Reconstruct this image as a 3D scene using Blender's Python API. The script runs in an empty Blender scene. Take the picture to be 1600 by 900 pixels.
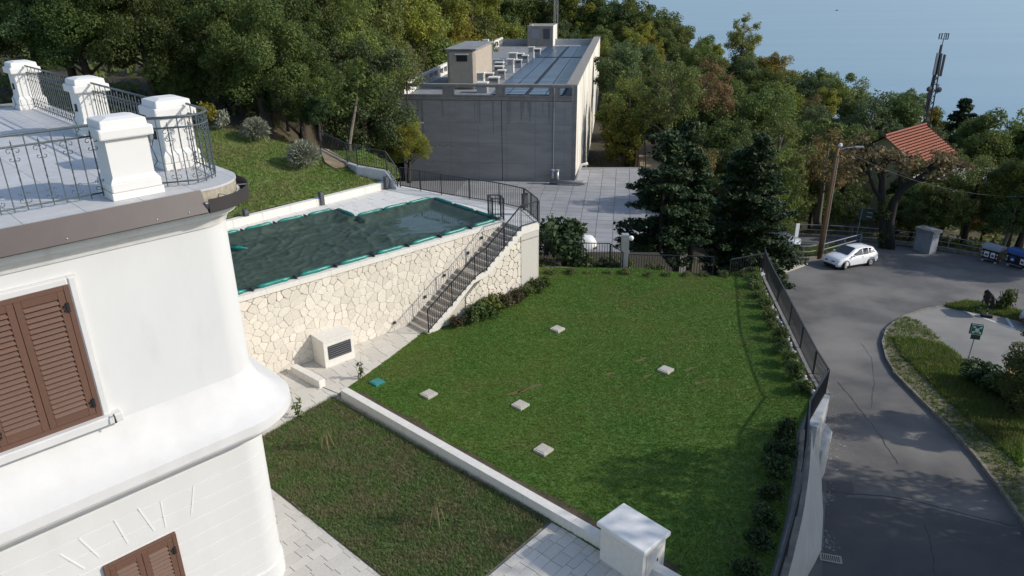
import bpy, bmesh, math, random
import numpy as np
from mathutils import Vector, Matrix
rad = math.radians
scene = bpy.context.scene
COL = scene.collection

# ------------------------------------------------------------------ camera
F, PITCH, ROLL, CZ = 1143.0, rad(22.8), rad(-0.6), 13.0
cam = bpy.data.cameras.new('camera')
cam.sensor_width = 36.0
cam.lens = F / 1600 * 36.0
cam.clip_start, cam.clip_end = 0.2, 30000
camo = bpy.data.objects.new('camera', cam)
COL.objects.link(camo)
camo.location = (0, 0, CZ)
camo.rotation_euler = (Matrix.Rotation(math.pi / 2 - PITCH, 3, 'X') @ Matrix.Rotation(ROLL, 3, 'Z')).to_euler()
scene.camera = camo

# ------------------------------------------------------------------ light
SUN_AZ, SUN_EL = rad(96), rad(31)          # azimuth clockwise from +y
world = bpy.data.worlds.new('World')
scene.world = world
world.use_nodes = True
wn = world.node_tree
for n in list(wn.nodes): wn.nodes.remove(n)
sky = wn.nodes.new('ShaderNodeTexSky')
sky.sky_type = 'NISHITA'
sky.sun_disc = False
sky.sun_elevation, sky.sun_rotation = SUN_EL, SUN_AZ
sky.altitude = 150
bg = wn.nodes.new('ShaderNodeBackground'); bg.inputs['Strength'].default_value = 0.15
wo = wn.nodes.new('ShaderNodeOutputWorld')
wn.links.new(sky.outputs[0], bg.inputs[0]); wn.links.new(bg.outputs[0], wo.inputs[0])
sl = bpy.data.lights.new('sun', 'SUN'); sl.energy = 3.0; sl.angle = rad(0.55); sl.color = (1.0, 0.93, 0.82)
so = bpy.data.objects.new('sun', sl); COL.objects.link(so)
sdir = Vector((math.sin(SUN_AZ) * math.cos(SUN_EL), math.cos(SUN_AZ) * math.cos(SUN_EL), math.sin(SUN_EL)))
so.rotation_euler = sdir.to_track_quat('Z', 'Y').to_euler()
so.location = (30, 0, 60)
scene.view_settings.view_transform = 'Standard'
scene.view_settings.look = 'None'
scene.view_settings.exposure = 0.30
scene.view_settings.gamma = 1.0
scene.cycles.max_bounces = 6
scene.cycles.diffuse_bounces = 3
scene.cycles.transparent_max_bounces = 6

# ------------------------------------------------------------------ measuring helpers (pixel of the photo -> point in the place)
def ray(u, v):
    x, y = (u - 800) / F, (450 - v) / F
    c, s = math.cos(ROLL), math.sin(ROLL)
    x, y = c * x - s * y, s * x + c * y
    return Vector((x, math.cos(PITCH) + math.sin(PITCH) * y, -math.sin(PITCH) + math.cos(PITCH) * y))
def P(u, v, z):
    d = ray(u, v); s = (z - CZ) / d.z
    return Vector((d.x * s, d.y * s, z))
def PD(u, v, dist):
    d = ray(u, v); h = math.hypot(d.x, d.y)
    return Vector((d.x / h * dist, d.y / h * dist, CZ + d.z / h * dist))
def proj(p):
    x, y, z = p[0], p[1], p[2] - CZ
    dep = math.cos(PITCH) * y - math.sin(PITCH) * z
    if dep < 0.1: return None
    yy = (math.sin(PITCH) * y + math.cos(PITCH) * z) / dep; xx = x / dep
    c, s = math.cos(ROLL), math.sin(ROLL)
    return 800 + F * (c * xx + s * yy), 450 - F * (-s * xx + c * yy), dep
def road_z(y): return -4.3 - 0.08 * (y - 20)
def PR(u, v, dz=0.0):                          # point on the sloping road
    d = ray(u, v); s = (-4.3 + 1.6 - CZ) / (d.z + .08 * d.y)
    return Vector((d.x * s, d.y * s, CZ + d.z * s + dz))
def lawn_up(x, y): return 3.62 + .22 * min(9.5, max(0, (y - x - 42.7) / 1.4142))
def PL(u, v):                                  # point on the upper lawn
    d = ray(u, v); k = .22 / 1.4142
    s = (3.62 - 42.7 * k - CZ) / (d.z - k * (d.y - d.x))
    return Vector((d.x * s, d.y * s, CZ + d.z * s))
def smooth(t): t = min(1, max(0, t)); return t * t * (3 - 2 * t)
def lerp(a, b, t): return a + (b - a) * t

# ------------------------------------------------------------------ materials
MATS = {}
def nd(nt, typ, **kw):
    n = nt.nodes.new(typ)
    for k, v in kw.items(): setattr(n, k, v)
    return n
def mat(name, col, rough=.7, metal=0, var=0.0, scale=4.0, col2=None, rnd=0.0, bump=0.0, bscale=30., spec=.5, trans=0.0, detail=4.0,
        stretch=None, stops=(.35, .65), coat=0.0, obj=False, col3=None, scale3=.35, stops3=(.5, .68)):
    """principled surface; col/col2 blended by noise, rnd = brightness spread per object, bump = fine relief"""
    m = bpy.data.materials.new(name); m.use_nodes = True
    nt = m.node_tree; b = nt.nodes['Principled BSDF']; L = nt.links
    b.inputs['Roughness'].default_value = rough; b.inputs['Metallic'].default_value = metal
    b.inputs['Specular IOR Level'].default_value = spec
    if coat: b.inputs['Coat Weight'].default_value = coat; b.inputs['Coat Roughness'].default_value = .05
    col = (*col, 1)
    tc = nd(nt, 'ShaderNodeTexCoord'); src = tc.outputs['Object']
    if not obj:
        g = nd(nt, 'ShaderNodeNewGeometry'); src = g.outputs['Position']
    if stretch:
        mp = nd(nt, 'ShaderNodeMapping'); mp.inputs['Scale'].default_value = stretch
        L.new(src, mp.inputs[0]); src = mp.outputs[0]
    out = None
    if col2 is None and var > 0:
        col2 = tuple(max(0, c * (1 - var)) for c in col[:3]); col = tuple(min(1, c * (1 + var * .6)) for c in col[:3]) + (1,)
    if col2 is not None:
        nz = nd(nt, 'ShaderNodeTexNoise'); nz.inputs['Scale'].default_value = scale; nz.inputs['Detail'].default_value = detail
        nz.inputs['Roughness'].default_value = .62
        L.new(src, nz.inputs['Vector'])
        cr = nd(nt, 'ShaderNodeValToRGB')
        cr.color_ramp.elements[0].position, cr.color_ramp.elements[1].position = stops
        cr.color_ramp.elements[0].color = col; cr.color_ramp.elements[1].color = (*col2, 1)
        L.new(nz.outputs['Fac'], cr.inputs[0]); out = cr.outputs[0]
    if col3 is not None:
        nz = nd(nt, 'ShaderNodeTexNoise'); nz.inputs['Scale'].default_value = scale3; nz.inputs['Detail'].default_value = 6
        L.new(src, nz.inputs['Vector'])
        mr = nd(nt, 'ShaderNodeMapRange'); mr.inputs[1].default_value, mr.inputs[2].default_value = stops3
        L.new(nz.outputs['Fac'], mr.inputs[0])
        mx = nd(nt, 'ShaderNodeMix', data_type='RGBA'); L.new(mr.outputs[0], mx.inputs[0])
        if out: L.new(out, mx.inputs[6])
        else: mx.inputs[6].default_value = col
        mx.inputs[7].default_value = (*col3, 1); out = mx.outputs[2]
    if rnd:
        oi = nd(nt, 'ShaderNodeObjectInfo')
        hs = nd(nt, 'ShaderNodeHueSaturation')
        mr = nd(nt, 'ShaderNodeMapRange'); mr.inputs[3].default_value = 1 - rnd; mr.inputs[4].default_value = 1 + rnd
        L.new(oi.outputs['Random'], mr.inputs[0]); L.new(mr.outputs[0], hs.inputs['Value'])
        mr2 = nd(nt, 'ShaderNodeMapRange'); mr2.inputs[3].default_value = .5 - rnd * .06; mr2.inputs[4].default_value = .5 + rnd * .06
        ml = nd(nt, 'ShaderNodeMath', operation='FRACT'); m2 = nd(nt, 'ShaderNodeMath', operation='MULTIPLY'); m2.inputs[1].default_value = 7.31
        L.new(oi.outputs['Random'], m2.inputs[0]); L.new(m2.outputs[0], ml.inputs[0]); L.new(ml.outputs[0], mr2.inputs[0]); L.new(mr2.outputs[0], hs.inputs['Hue'])
        if out: L.new(out, hs.inputs['Color'])
        else: hs.inputs['Color'].default_value = col
        out = hs.outputs[0]
    if out: L.new(out, b.inputs['Base Color'])
    else: b.inputs['Base Color'].default_value = col
    if bump:
        nz = nd(nt, 'ShaderNodeTexNoise'); nz.inputs['Scale'].default_value = bscale; nz.inputs['Detail'].default_value = 5
        L.new(src, nz.inputs['Vector'])
        bp = nd(nt, 'ShaderNodeBump'); bp.inputs['Strength'].default_value = bump; bp.inputs['Distance'].default_value = .02
        L.new(nz.outputs['Fac'], bp.inputs['Height']); L.new(bp.outputs[0], b.inputs['Normal'])
    if trans:
        tr = nd(nt, 'ShaderNodeBsdfTranslucent'); ms = nd(nt, 'ShaderNodeMixShader'); ms.inputs[0].default_value = trans
        if out: L.new(out, tr.inputs[0])
        else: tr.inputs[0].default_value = col
        L.new(b.outputs[0], ms.inputs[1]); L.new(tr.outputs[0], ms.inputs[2])
        L.new(ms.outputs[0], nt.nodes['Material Output'].inputs[0])
    MATS[name] = m
    return m

mat('plaster', (.635, .637, .63), .85, col2=(.60, .602, .595), scale=.9, stretch=(1, 1, .35), bump=.05, bscale=34, col3=(.565, .56, .55), scale3=1.6, stops3=(.60, .80), detail=8)
mat('plaster_weathered', (.69, .675, .645), .9, col2=(.54, .52, .48), scale=2.4, stretch=(1, 1, .3), stops=(.45, .75), bump=.1)
mat('moulding', (.635, .632, .625), .85, col2=(.585, .578, .565), scale=1.5, bump=.05, bscale=25, detail=8)
mat('pier_white', (.69, .68, .655), .85, col2=(.72, .70, .66), scale=5, stops=(.5, .8))
mat('terrace_tile', (.50, .50, .50), .55, rnd=.05, var=.06, scale=6)
mat('slab_edge', (.36, .32, .25), .9, var=.25, scale=9)
mat('brown_metal', (.070, .054, .051), .5, var=.08, scale=3)
mat('gutter_dark', (.035, .030, .030), .55)
mat('iron', (.065, .085, .095), .5, var=.2, scale=20)
mat('dark_iron', (.022, .024, .028), .5)
mat('wood_shutter', (.128, .066, .044), .55, var=.22, scale=7, stretch=(3, 3, 22), rnd=.05)
mat('hinge', (.015, .015, .017), .45)
mat('groove', (.70, .71, .70), .9)
mat('stone', (.68, .625, .54), .85, rnd=.085, var=.09, scale=14, bump=.35, bscale=28)
mat('mortar', (.56, .51, .43), .95, var=.15, scale=20)
mat('white_stone', (.69, .665, .615), .75, var=.06, scale=8, bump=.06)
mat('step_stone', (.50, .455, .39), .8, var=.1, scale=12, rnd=.05)
mat('paver', (.56, .53, .475), .8, rnd=.07, var=.06, scale=18)
mat('paver_joint', (.30, .28, .25), .95)
mat('deck_tile', (.66, .645, .605), .75, rnd=.035, var=.05, scale=10)
mat('deck_joint', (.52, .50, .46), .9)
mat('white_paint', (.76, .75, .72), .8, var=.05, scale=3)
mat('grey_white', (.40, .415, .43), .8, var=.12, scale=2, stretch=(1, 1, .3))
mat('dark_grey', (.06, .066, .075), .55)
mat('concrete', (.325, .312, .295), .92, col2=(.265, .255, .245), scale=1.1, stretch=(.5, .5, 2.2), bump=.2, bscale=14, col3=(.36, .345, .325), scale3=.22, stops3=(.52, .7))
mat('concrete_streak', (.225, .215, .205), .95, var=.15, scale=2)
mat('concrete_band', (.25, .235, .215), .9, var=.15, scale=2)
mat('concrete_pale', (.70, .665, .58), .9, col2=(.30, .27, .23), scale=1.0, stretch=(1.5, .9, .11), stops=(.52, .66), bump=.2, bscale=10, detail=7)
mat('cabin_plaster', (.36, .31, .255), .9, var=.08, scale=2)
mat('roof_felt', (.23, .24, .25), .8, var=.25, scale=1.2)
mat('parapet_white', (.66, .64, .60), .85, var=.1, scale=2)
mat('steel', (.42, .43, .44), .4, metal=.5, var=.1)
mat('galvanised', (.36, .38, .40), .45, metal=.3, var=.1)
mat('solar', (.075, .115, .175), .30, metal=0, rnd=.12, spec=.8)
mat('terrace_panel', (.33, .335, .345), .6, rnd=.09, col2=(.27, .27, .275), scale=.5, detail=8)
mat('terrace_joint', (.20, .205, .21), .9)
mat('asphalt', (.138, .133, .129), .92, col2=(.088, .087, .088), scale=.5, bump=.25, bscale=60, col3=(.205, .196, .182), scale3=.2, stops3=(.47, .68), detail=8)
mat('asphalt_dark', (.072, .071, .074), .92, col2=(.095, .092, .092), scale=.6, bump=.25, bscale=60, detail=8)
mat('parking', (.19, .185, .175), .92, col2=(.29, .275, .25), scale=.3, bump=.15, bscale=50, detail=8)
mat('kerb_stone', (.22, .205, .17), .9, var=.3, scale=3)
mat('lane_paint', (.60, .60, .58), .8, var=.1, scale=5)
mat('yellow_paint', (.50, .30, .09), .8, var=.1, scale=4)
mat('soil', (.085, .062, .042), .95, var=.35, scale=3)
mat('worn_earth', (.14, .085, .045), .95, col2=(.10, .10, .03), scale=6, bump=.4, detail=8)
mat('dirt', (.36, .27, .18), .95, col2=(.22, .17, .11), scale=.8, bump=.3)
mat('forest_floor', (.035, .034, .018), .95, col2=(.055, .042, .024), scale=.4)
mat('lawn_base', (.060, .135, .018), .95, col2=(.078, .142, .022), scale=.5, col3=(.13, .115, .040), scale3=.5, stops3=(.61, .74), bump=.4, bscale=25)
mat('lawn_blade', (.092, .190, .020), .6, col2=(.165, .228, .036), scale=.33, col3=(.215, .200, .062), scale3=.42, stops3=(.53, .74), trans=.25, detail=6)
mat('scrub_base', (.11, .125, .05), .95, col2=(.135, .112, .062), scale=1.3, bump=.5, bscale=20, detail=8)
mat('scrub_blade', (.125, .195, .052), .7, col2=(.185, .180, .080), scale=1.1, trans=.2, detail=8, stops=(.42, .62))
mat('meadow_base', (.105, .175, .030), .95, col2=(.150, .155, .050), scale=.5, detail=8, bump=.4)
mat('meadow_blade', (.120, .215, .028), .7, col2=(.185, .195, .060), scale=.5, trans=.25, detail=8)
mat('verge_base', (.10, .10, .05), .95, col2=(.19, .165, .12), scale=.7, detail=8, bump=.4, stops=(.40, .6))
mat('verge_blade', (.115, .195, .025), .7, col2=(.17, .19, .055), scale=.6, trans=.25)
mat('dry_stem', (.26, .20, .10), .8)
mat('bark', (.050, .040, .030), .95, var=.3, scale=6)
mat('bark_pale', (.17, .145, .115), .95, var=.3, scale=6)
mat('bark_dark', (.020, .018, .015), .95, var=.2, scale=6)
mat('pool_sheet', (.038, .060, .045), .32, col2=(.052, .078, .061), scale=2.2, spec=.3, bump=0)
mat('pool_tube', (.008, .19, .155), .35, var=.15, scale=3)
mat('tube_tie', (.012, .03, .03), .6)
mat('teal_plastic', (.02, .20, .20), .5, var=.15)
mat('cover_stone', (.46, .43, .37), .9, var=.12, scale=10)
mat('louvre', (.10, .105, .115), .4, metal=.4)
mat('black', (.008, .008, .009), .6)
mat('car_white', (.86, .86, .86), .3, coat=.6)
mat('car_silver', (.50, .52, .55), .3, metal=.4, coat=.5)
mat('glass_dark', (.012, .014, .020), .06, spec=.8)
mat('tyre', (.018, .018, .018), .85)
mat('rim', (.45, .46, .47), .35, metal=.7)
mat('lamp_glass', (.10, .11, .13), .1, spec=.8)
mat('plate', (.70, .70, .70), .5)
mat('roof_tile', (.24, .080, .055), .85, rnd=.16, var=.2, scale=6)
mat('house_wall', (.42, .38, .20), .9, var=.1)
mat('wood_pole', (.19, .105, .048), .85, var=.25, scale=5, stretch=(4, 4, .6))
mat('sign_green', (.008, .17, .085), .5)
mat('sign_white', (.72, .74, .74), .5)
mat('sign_dark', (.03, .055, .05), .6)
mat('blue_lid', (.012, .065, .24), .4, var=.2, scale=3)
mat('bin_grey', (.24, .25, .27), .5)
mat('bin_dark', (.012, .013, .018), .6)
mat('red_tape', (.45, .08, .05), .6)
mat('cabinet', (.26, .275, .31), .6, var=.12, scale=2.5)
mat('cabinet_lid', (.20, .195, .185), .7, var=.15)
mat('mast_dark', (.045, .047, .058), .6)
mat('rock_white', (.46, .44, .40), .9, rnd=.2)
mat('tarp_white', (.70, .71, .73), .6)
def leaf(name, c1, c2, rnd=.24, scale=.55, trans=.38, rough=.6): mat(name, c1, rough, col2=c2, scale=scale, rnd=rnd, trans=trans, obj=True, spec=.3)
leaf('leaf_oak', (0.068, 0.105, 0.026), (0.109, 0.142, 0.036))
leaf('leaf_mid', (0.103, 0.151, 0.032), (0.159, 0.193, 0.045))
leaf('leaf_olive', (.150, .165, .042), (.105, .140, .036))
leaf('leaf_yellow', (0.322, 0.249, 0.030), (0.161, 0.154, 0.030))
leaf('leaf_lime', (0.239, 0.243, 0.036), (0.159, 0.193, 0.036))
leaf('leaf_rust', (0.223, 0.141, 0.058), (0.157, 0.132, 0.053))
leaf('leaf_tan', (0.254, 0.182, 0.091), (0.164, 0.128, 0.061))
leaf('leaf_blue', (0.077, 0.126, 0.049), (0.109, 0.150, 0.058))
leaf('leaf_conifer', (.024, .046, .015), (.034, .058, .019), trans=.12, scale=1.2)
leaf('leaf_silver', (.30, .32, .235), (.22, .24, .17), trans=.1, scale=3)
leaf('leaf_hedge', (0.091, 0.134, 0.039), (0.141, 0.166, 0.055), scale=1.5)
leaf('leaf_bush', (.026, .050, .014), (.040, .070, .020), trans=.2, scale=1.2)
leaf('leaf_dry', (.115, .088, .050), (.085, .085, .038), scale=1.5)

# sea: rippled water
def sea_mat():
    m = bpy.data.materials.new('sea_water'); m.use_nodes = True; nt = m.node_tree; L = nt.links
    b = nt.nodes['Principled BSDF']
    b.inputs['Roughness'].default_value = .30
    b.inputs['IOR'].default_value = 1.33; b.inputs['Specular IOR Level'].default_value = .22
    g = nd(nt, 'ShaderNodeNewGeometry'); mp = nd(nt, 'ShaderNodeMapping'); mp.inputs['Scale'].default_value = (.0008, .006, 1); mp.inputs['Rotation'].default_value = (0, 0, rad(-20))
    nz = nd(nt, 'ShaderNodeTexNoise'); nz.inputs['Scale'].default_value = 1; nz.inputs['Detail'].default_value = 5
    L.new(g.outputs['Position'], mp.inputs[0]); L.new(mp.outputs[0], nz.inputs['Vector'])
    cr = nd(nt, 'ShaderNodeValToRGB'); cr.color_ramp.elements[0].position = .40; cr.color_ramp.elements[1].position = .66
    cr.color_ramp.elements[0].color = (.15, .25, .335, 1); cr.color_ramp.elements[1].color = (.18, .28, .36, 1)
    L.new(nz.outputs['Fac'], cr.inputs[0]); L.new(cr.outputs[0], b.inputs['Base Color'])
    n2 = nd(nt, 'ShaderNodeTexNoise'); n2.inputs['Scale'].default_value = .15; n2.inputs['Detail'].default_value = 4
    L.new(g.outputs['Position'], n2.inputs['Vector'])
    bp = nd(nt, 'ShaderNodeBump'); bp.inputs['Strength'].default_value = .25; bp.inputs['Distance'].default_value = 1.0
    L.new(n2.outputs['Fac'], bp.inputs['Height']); L.new(bp.outputs[0], b.inputs['Normal'])
    MATS['sea_water'] = m
sea_mat()
def wet_pool():
    m = MATS['pool_sheet']; nt = m.node_tree; L = nt.links; b = nt.nodes['Principled BSDF']
    g = nd(nt, 'ShaderNodeNewGeometry')
    sx = nd(nt, 'ShaderNodeSeparateXYZ'); L.new(g.outputs['Position'], sx.inputs[0])
    # rain water lies where the sheet sags lowest: smooth; the rest is damp sheet
    mr = nd(nt, 'ShaderNodeMapRange'); mr.inputs[1].default_value = 3.117; mr.inputs[2].default_value = 3.127
    mr.inputs[3].default_value = .05; mr.inputs[4].default_value = .48
    L.new(sx.outputs[2], mr.inputs[0]); L.new(mr.outputs[0], b.inputs['Roughness'])
wet_pool()

# ------------------------------------------------------------------ object helpers
def tag(o, label=None, cat=None, group=None, kind=None):
    if label: o['label'] = label
    if cat: o['category'] = cat
    if group: o['group'] = group
    if kind: o['kind'] = kind
    return o
def thing(name, label, cat, loc=(0, 0, 0), rotz=0.0, group=None):
    o = bpy.data.objects.new(name, None); COL.objects.link(o)
    o.location = loc; o.rotation_euler = (0, 0, rotz); o.empty_display_size = .2
    return tag(o, label, cat, group)
class MB:
    """collects faces; build() links them as ONE mesh object"""
    def __init__(s): s.v = []; s.f = []; s.m = []; s.mi = 0; s.sm = []; s.smooth = False
    def add(s, vs, fs):
        o = len(s.v); s.v += [tuple(p) for p in vs]
        for f in fs: s.f.append(tuple(i + o for i in f)); s.m.append(s.mi); s.sm.append(s.smooth)
        return s
    def box(s, c, size, ax=None, ay=None, az=None):
        c = Vector(c); ax = Vector(ax or (1, 0, 0)); ay = Vector(ay or (0, 1, 0)); az = Vector(az or (0, 0, 1))
        x, y, z = ax * size[0] / 2, ay * size[1] / 2, az * size[2] / 2
        vs = [c + x * i + y * j + z * k for k in (-1, 1) for j in (-1, 1) for i in (-1, 1)]
        return s.add(vs, [(0, 2, 3, 1), (4, 5, 7, 6), (0, 1, 5, 4), (2, 6, 7, 3), (0, 4, 6, 2), (1, 3, 7, 5)])
    def bar(s, a, b, w, h=None, up=(0, 0, 1)):
        a, b = Vector(a), Vector(b); h = h or w; d = (b - a)
        L = d.length
        if L < 1e-6: return s
        d /= L; u = Vector(up)
        if abs(d.dot(u)) > .98: u = Vector((0, 1, 0)) if abs(d.y) < .9 else Vector((1, 0, 0))
        sd = d.cross(u).normalized(); u = sd.cross(d)
        return s.box((a + b) / 2, (L, w, h), d, sd, u)
    def prism(s, poly, z0, z1):
        n = len(poly)
        zz0 = z0 if callable(z0) else (lambda x, y: z0); zz1 = z1 if callable(z1) else (lambda x, y: z1)
        area = sum(poly[i][0] * poly[(i + 1) % n][1] - poly[(i + 1) % n][0] * poly[i][1] for i in range(n))
        if area < 0: poly = poly[::-1]
        vs = [(p[0], p[1], zz0(p[0], p[1])) for p in poly] + [(p[0], p[1], zz1(p[0], p[1])) for p in poly]
        fs = [tuple(range(n))[::-1], tuple(range(n, 2 * n))] + [(i, (i + 1) % n, n + (i + 1) % n, n + i) for i in range(n)]
        return s.add(vs, fs)
    def tube(s, pts, r, n=6, cap=True):
        pts = [Vector(p) for p in pts]; m = len(pts)
        rs = r if isinstance(r, (list, tuple)) else [r] * m
        vs = []; pu = None
        for i, p in enumerate(pts):
            d = (pts[min(i + 1, m - 1)] - pts[max(i - 1, 0)])
            d = d.normalized() if d.length > 1e-9 else Vector((0, 0, 1))
            if pu is None:
                u = Vector((0, 0, 1)) if abs(d.z) < .9 else Vector((1, 0, 0))
                u = (u - d * u.dot(d)).normalized()
            else:
                u = pu - d * pu.dot(d); u = u.normalized() if u.length > 1e-6 else d.orthogonal().normalized()
            pu = u; w = d.cross(u)
            for k in range(n):
                a = 2 * math.pi * k / n
                vs.append(p + (u * math.cos(a) + w * math.sin(a)) * rs[i])
        fs = [(i * n + k, i * n + (k + 1) % n, (i + 1) * n + (k + 1) % n, (i + 1) * n + k) for i in range(m - 1) for k in range(n)]
        if cap: fs += [tuple(range(n))[::-1], tuple((m - 1) * n + k for k in range(n))]
        return s.add(vs, fs)
    def lathe(s, prof, n=16, c=(0, 0, 0)):
        vs = [(c[0] + r * math.cos(2 * math.pi * k / n), c[1] + r * math.sin(2 * math.pi * k / n), c[2] + z) for r, z in prof for k in range(n)]
        m = len(prof)
        fs = [(i * n + k, i * n + (k + 1) % n, (i + 1) * n + (k + 1) % n, (i + 1) * n + k) for i in range(m - 1) for k in range(n)]
        fs += [tuple(range(n))[::-1], tuple((m - 1) * n + k for k in range(n))]
        return s.add(vs, fs)
    def build(s, name, mats, parent=None, origin=None, label=None, world=True):
        """world=True: vertices are world points, stored relative to the parent thing (or to origin)"""
        o0 = Vector((0, 0, 0))
        root = parent
        while root is not None and root.parent is not None: root = root.parent
        if origin is not None: o0 = Vector(origin)
        elif root is not None and world: o0 = Vector(root.location)
        me = bpy.data.meshes.new(name)
        me.from_pydata([(x - o0.x, y - o0.y, z - o0.z) for x, y, z in s.v], [], s.f)
        for mm in (mats if isinstance(mats, (list, tuple)) else [mats]): me.materials.append(MATS[mm])
        me.polygons.foreach_set('material_index', s.m)
        me.polygons.foreach_set('use_smooth', s.sm)
        me.update()
        o = bpy.data.objects.new(name, me); COL.objects.link(o)
        if parent is not None: o.parent = parent
        elif origin is not None: o.location = o0
        if label: o['label'] = label
        return o
def bevel(o, w=.01, seg=2):
    md = o.modifiers.new('bevel', 'BEVEL'); md.width = w; md.segments = seg; md.limit_method = 'ANGLE'
    return o
def kids(o): return [c for c in o.children]
def copy_tree(o, parent=None):
    c = o.copy(); COL.objects.link(c); c.parent = parent
    for ch in list(o.children): copy_tree(ch, c)
    return c
def numpy_mesh(name, co, quads, mats, parent=None, origin=(0, 0, 0), tri=False, mi=None):
    me = bpy.data.meshes.new(name)
    nv, nf = len(co), len(quads); k = 3 if tri else 4
    me.vertices.add(nv); me.loops.add(nf * k); me.polygons.add(nf)
    me.vertices.foreach_set('co', np.asarray(co, np.float32).ravel())
    me.loops.foreach_set('vertex_index', np.asarray(quads, np.int32).ravel())
    me.polygons.foreach_set('loop_start', np.arange(0, nf * k, k, dtype=np.int32))
    for mm in (mats if isinstance(mats, (list, tuple)) else [mats]): me.materials.append(MATS[mm])
    if mi is not None: me.polygons.foreach_set('material_index', np.asarray(mi, np.int32))
    me.update(calc_edges=True)
    return me
def link_mesh(name, me, parent=None, loc=(0, 0, 0)):
    o = bpy.data.objects.new(name, me); COL.objects.link(o); o.location = loc
    if parent is not None: o.parent = parent
    return o
def inpoly(x, y, poly):
    r = False; n = len(poly); j = n - 1
    for i in range(n):
        xi, yi = poly[i][0], poly[i][1]; xj, yj = poly[j][0], poly[j][1]
        if (yi > y) != (yj > y) and x < (xj - xi) * (y - yi) / (yj - yi) + xi: r = not r
        j = i
    return r
def inpoly_np(X, Y, poly):
    r = np.zeros(len(X), bool); n = len(poly); j = n - 1
    for i in range(n):
        xi, yi = poly[i][0], poly[i][1]; xj, yj = poly[j][0], poly[j][1]
        c = ((yi > Y) != (yj > Y)) & (X < (xj - xi) * (Y - yi) / (yj - yi + 1e-12) + xi)
        r ^= c; j = i
    return r
# ================================================================== SETTING
rng = random.Random(7)
def seeded(k): rng.seed(k); np.random.seed(k)

# --- terrain: wooded hillside running down to the sea on the right
def ridge(x, y):
    az = math.degrees(math.atan2(x, y))
    pts = [(-60, 230), (5, 200), (11, 168), (18, 130), (25, 116), (35, 96), (50, 80), (90, 70)]
    for (a, d), (b, e) in zip(pts, pts[1:]):
        if a <= az <= b: return lerp(d, e, (az - a) / (b - a))
    return 230 if az < 0 else 70
def hill(x, y):
    z = -9 + .06 * (y - 70) - .06 * max(0, x - 30)
    d = math.hypot(x, y); over = d - ridge(x, y) - 8
    if over > 0: z -= over * .55
    if d > 150 and math.degrees(math.atan2(x, y)) < 8: z += 0
    return max(z, -160)
def ground(x, y):
    f = hill(x, y)
    near = road_z(y) - .5
    if 33 < y < 62:
        near = lerp(-5.2 - .04 * (y - 33), near, smooth((x - 11) / 6))
    z = lerp(near, f, smooth((y - 57) / 9))
    if x > 36: z = lerp(z, f - 1, smooth((x - 40) / 10))
    up = smooth((-9.5 + .15 * min(70, max(0, y - 66)) - x) / 6) * smooth((y - x - 44) / 7)
    p = (y - x - 42.7) / 1.4142; z = lerp(z, 3.0 + .22 * min(9.5, max(0, p)) + .10 * min(45, max(0, p - 9.5)), up)
    if x < -4 and y < 40: z = min(z, 2.0 if y - x > 42 else -1.5)
    return z
def terrain():
    ys = list(np.arange(-20, 100, 2.0)) + list(np.arange(100, 330, 6.0)) + list(np.arange(330, 900, 60.0))
    xs = list(np.arange(-400, -60, 20.0)) + list(np.arange(-60, 70, 2.0)) + list(np.arange(70, 180, 6.0)) + list(np.arange(180, 700, 40.0))
    co = [(x, y, ground(x, y)) for y in ys for x in xs]
    nx = len(xs)
    q = [(j * nx + i, j * nx + i + 1, (j + 1) * nx + i + 1, (j + 1) * nx + i) for j in range(len(ys) - 1) for i in range(nx - 1)]
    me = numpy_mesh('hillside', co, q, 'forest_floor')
    me.polygons.foreach_set('use_smooth', [True] * len(q))
    tag(link_mesh('hillside', me), 'wooded hillside falling to the sea', kind='structure')
terrain()
s = MB(); s.add([(-9000, -3000, -135), (16000, -3000, -135), (16000, 22000, -135), (-9000, 22000, -135)], [(0, 1, 2, 3)])
tag(s.build('sea', 'sea_water'), 'calm pale blue sea beyond the wooded slope', kind='structure')

# --- frame along the pool wall
WA = Vector((-8.65, 23.03, 0)); WD = Vector((.737, .676, 0)).normalized(); WN = Vector((WD.y, -WD.x, 0))
def W(s_, n_, z=0.0): p = WA + WD * s_ + WN * n_; return Vector((p.x, p.y, z))
def toW(p): d = Vector((p[0], p[1], 0)) - WA; return d.dot(WD), d.dot(WN)
DZ = 3.3
def clip(poly, a, b, c):                       # keep a*x+b*y<=c
    out = []
    for i in range(len(poly)):
        p, q = poly[i], poly[(i + 1) % len(poly)]
        fp, fq = a * p[0] + b * p[1] - c, a * q[0] + b * q[1] - c
        if fp <= 0: out.append(p)
        if (fp < 0 < fq) or (fq < 0 < fp):
            t = fp / (fp - fq); out.append((p[0] + (q[0] - p[0]) * t, p[1] + (q[1] - p[1]) * t))
    return out
def clip_convex(poly, conv):
    n = len(conv)
    ar = sum(conv[i][0] * conv[(i + 1) % n][1] - conv[(i + 1) % n][0] * conv[i][1] for i in range(n))
    if ar < 0: conv = conv[::-1]
    for i in range(n):
        (x0, y0), (x1, y1) = conv[i][:2], conv[(i + 1) % n][:2]
        a, b = (y1 - y0), -(x1 - x0)
        poly = clip(poly, a, b, a * x0 + b * y0)
        if len(poly) < 3: return []
    return poly
def area2(p): return abs(sum(p[i][0] * p[(i + 1) % len(p)][1] - p[(i + 1) % len(p)][0] * p[i][1] for i in range(len(p)))) / 2
def infr(p, mgn=20):
    q = proj(p); return q is not None and -mgn < q[0] < 1600 + mgn and -mgn < q[1] < 900 + mgn
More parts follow.
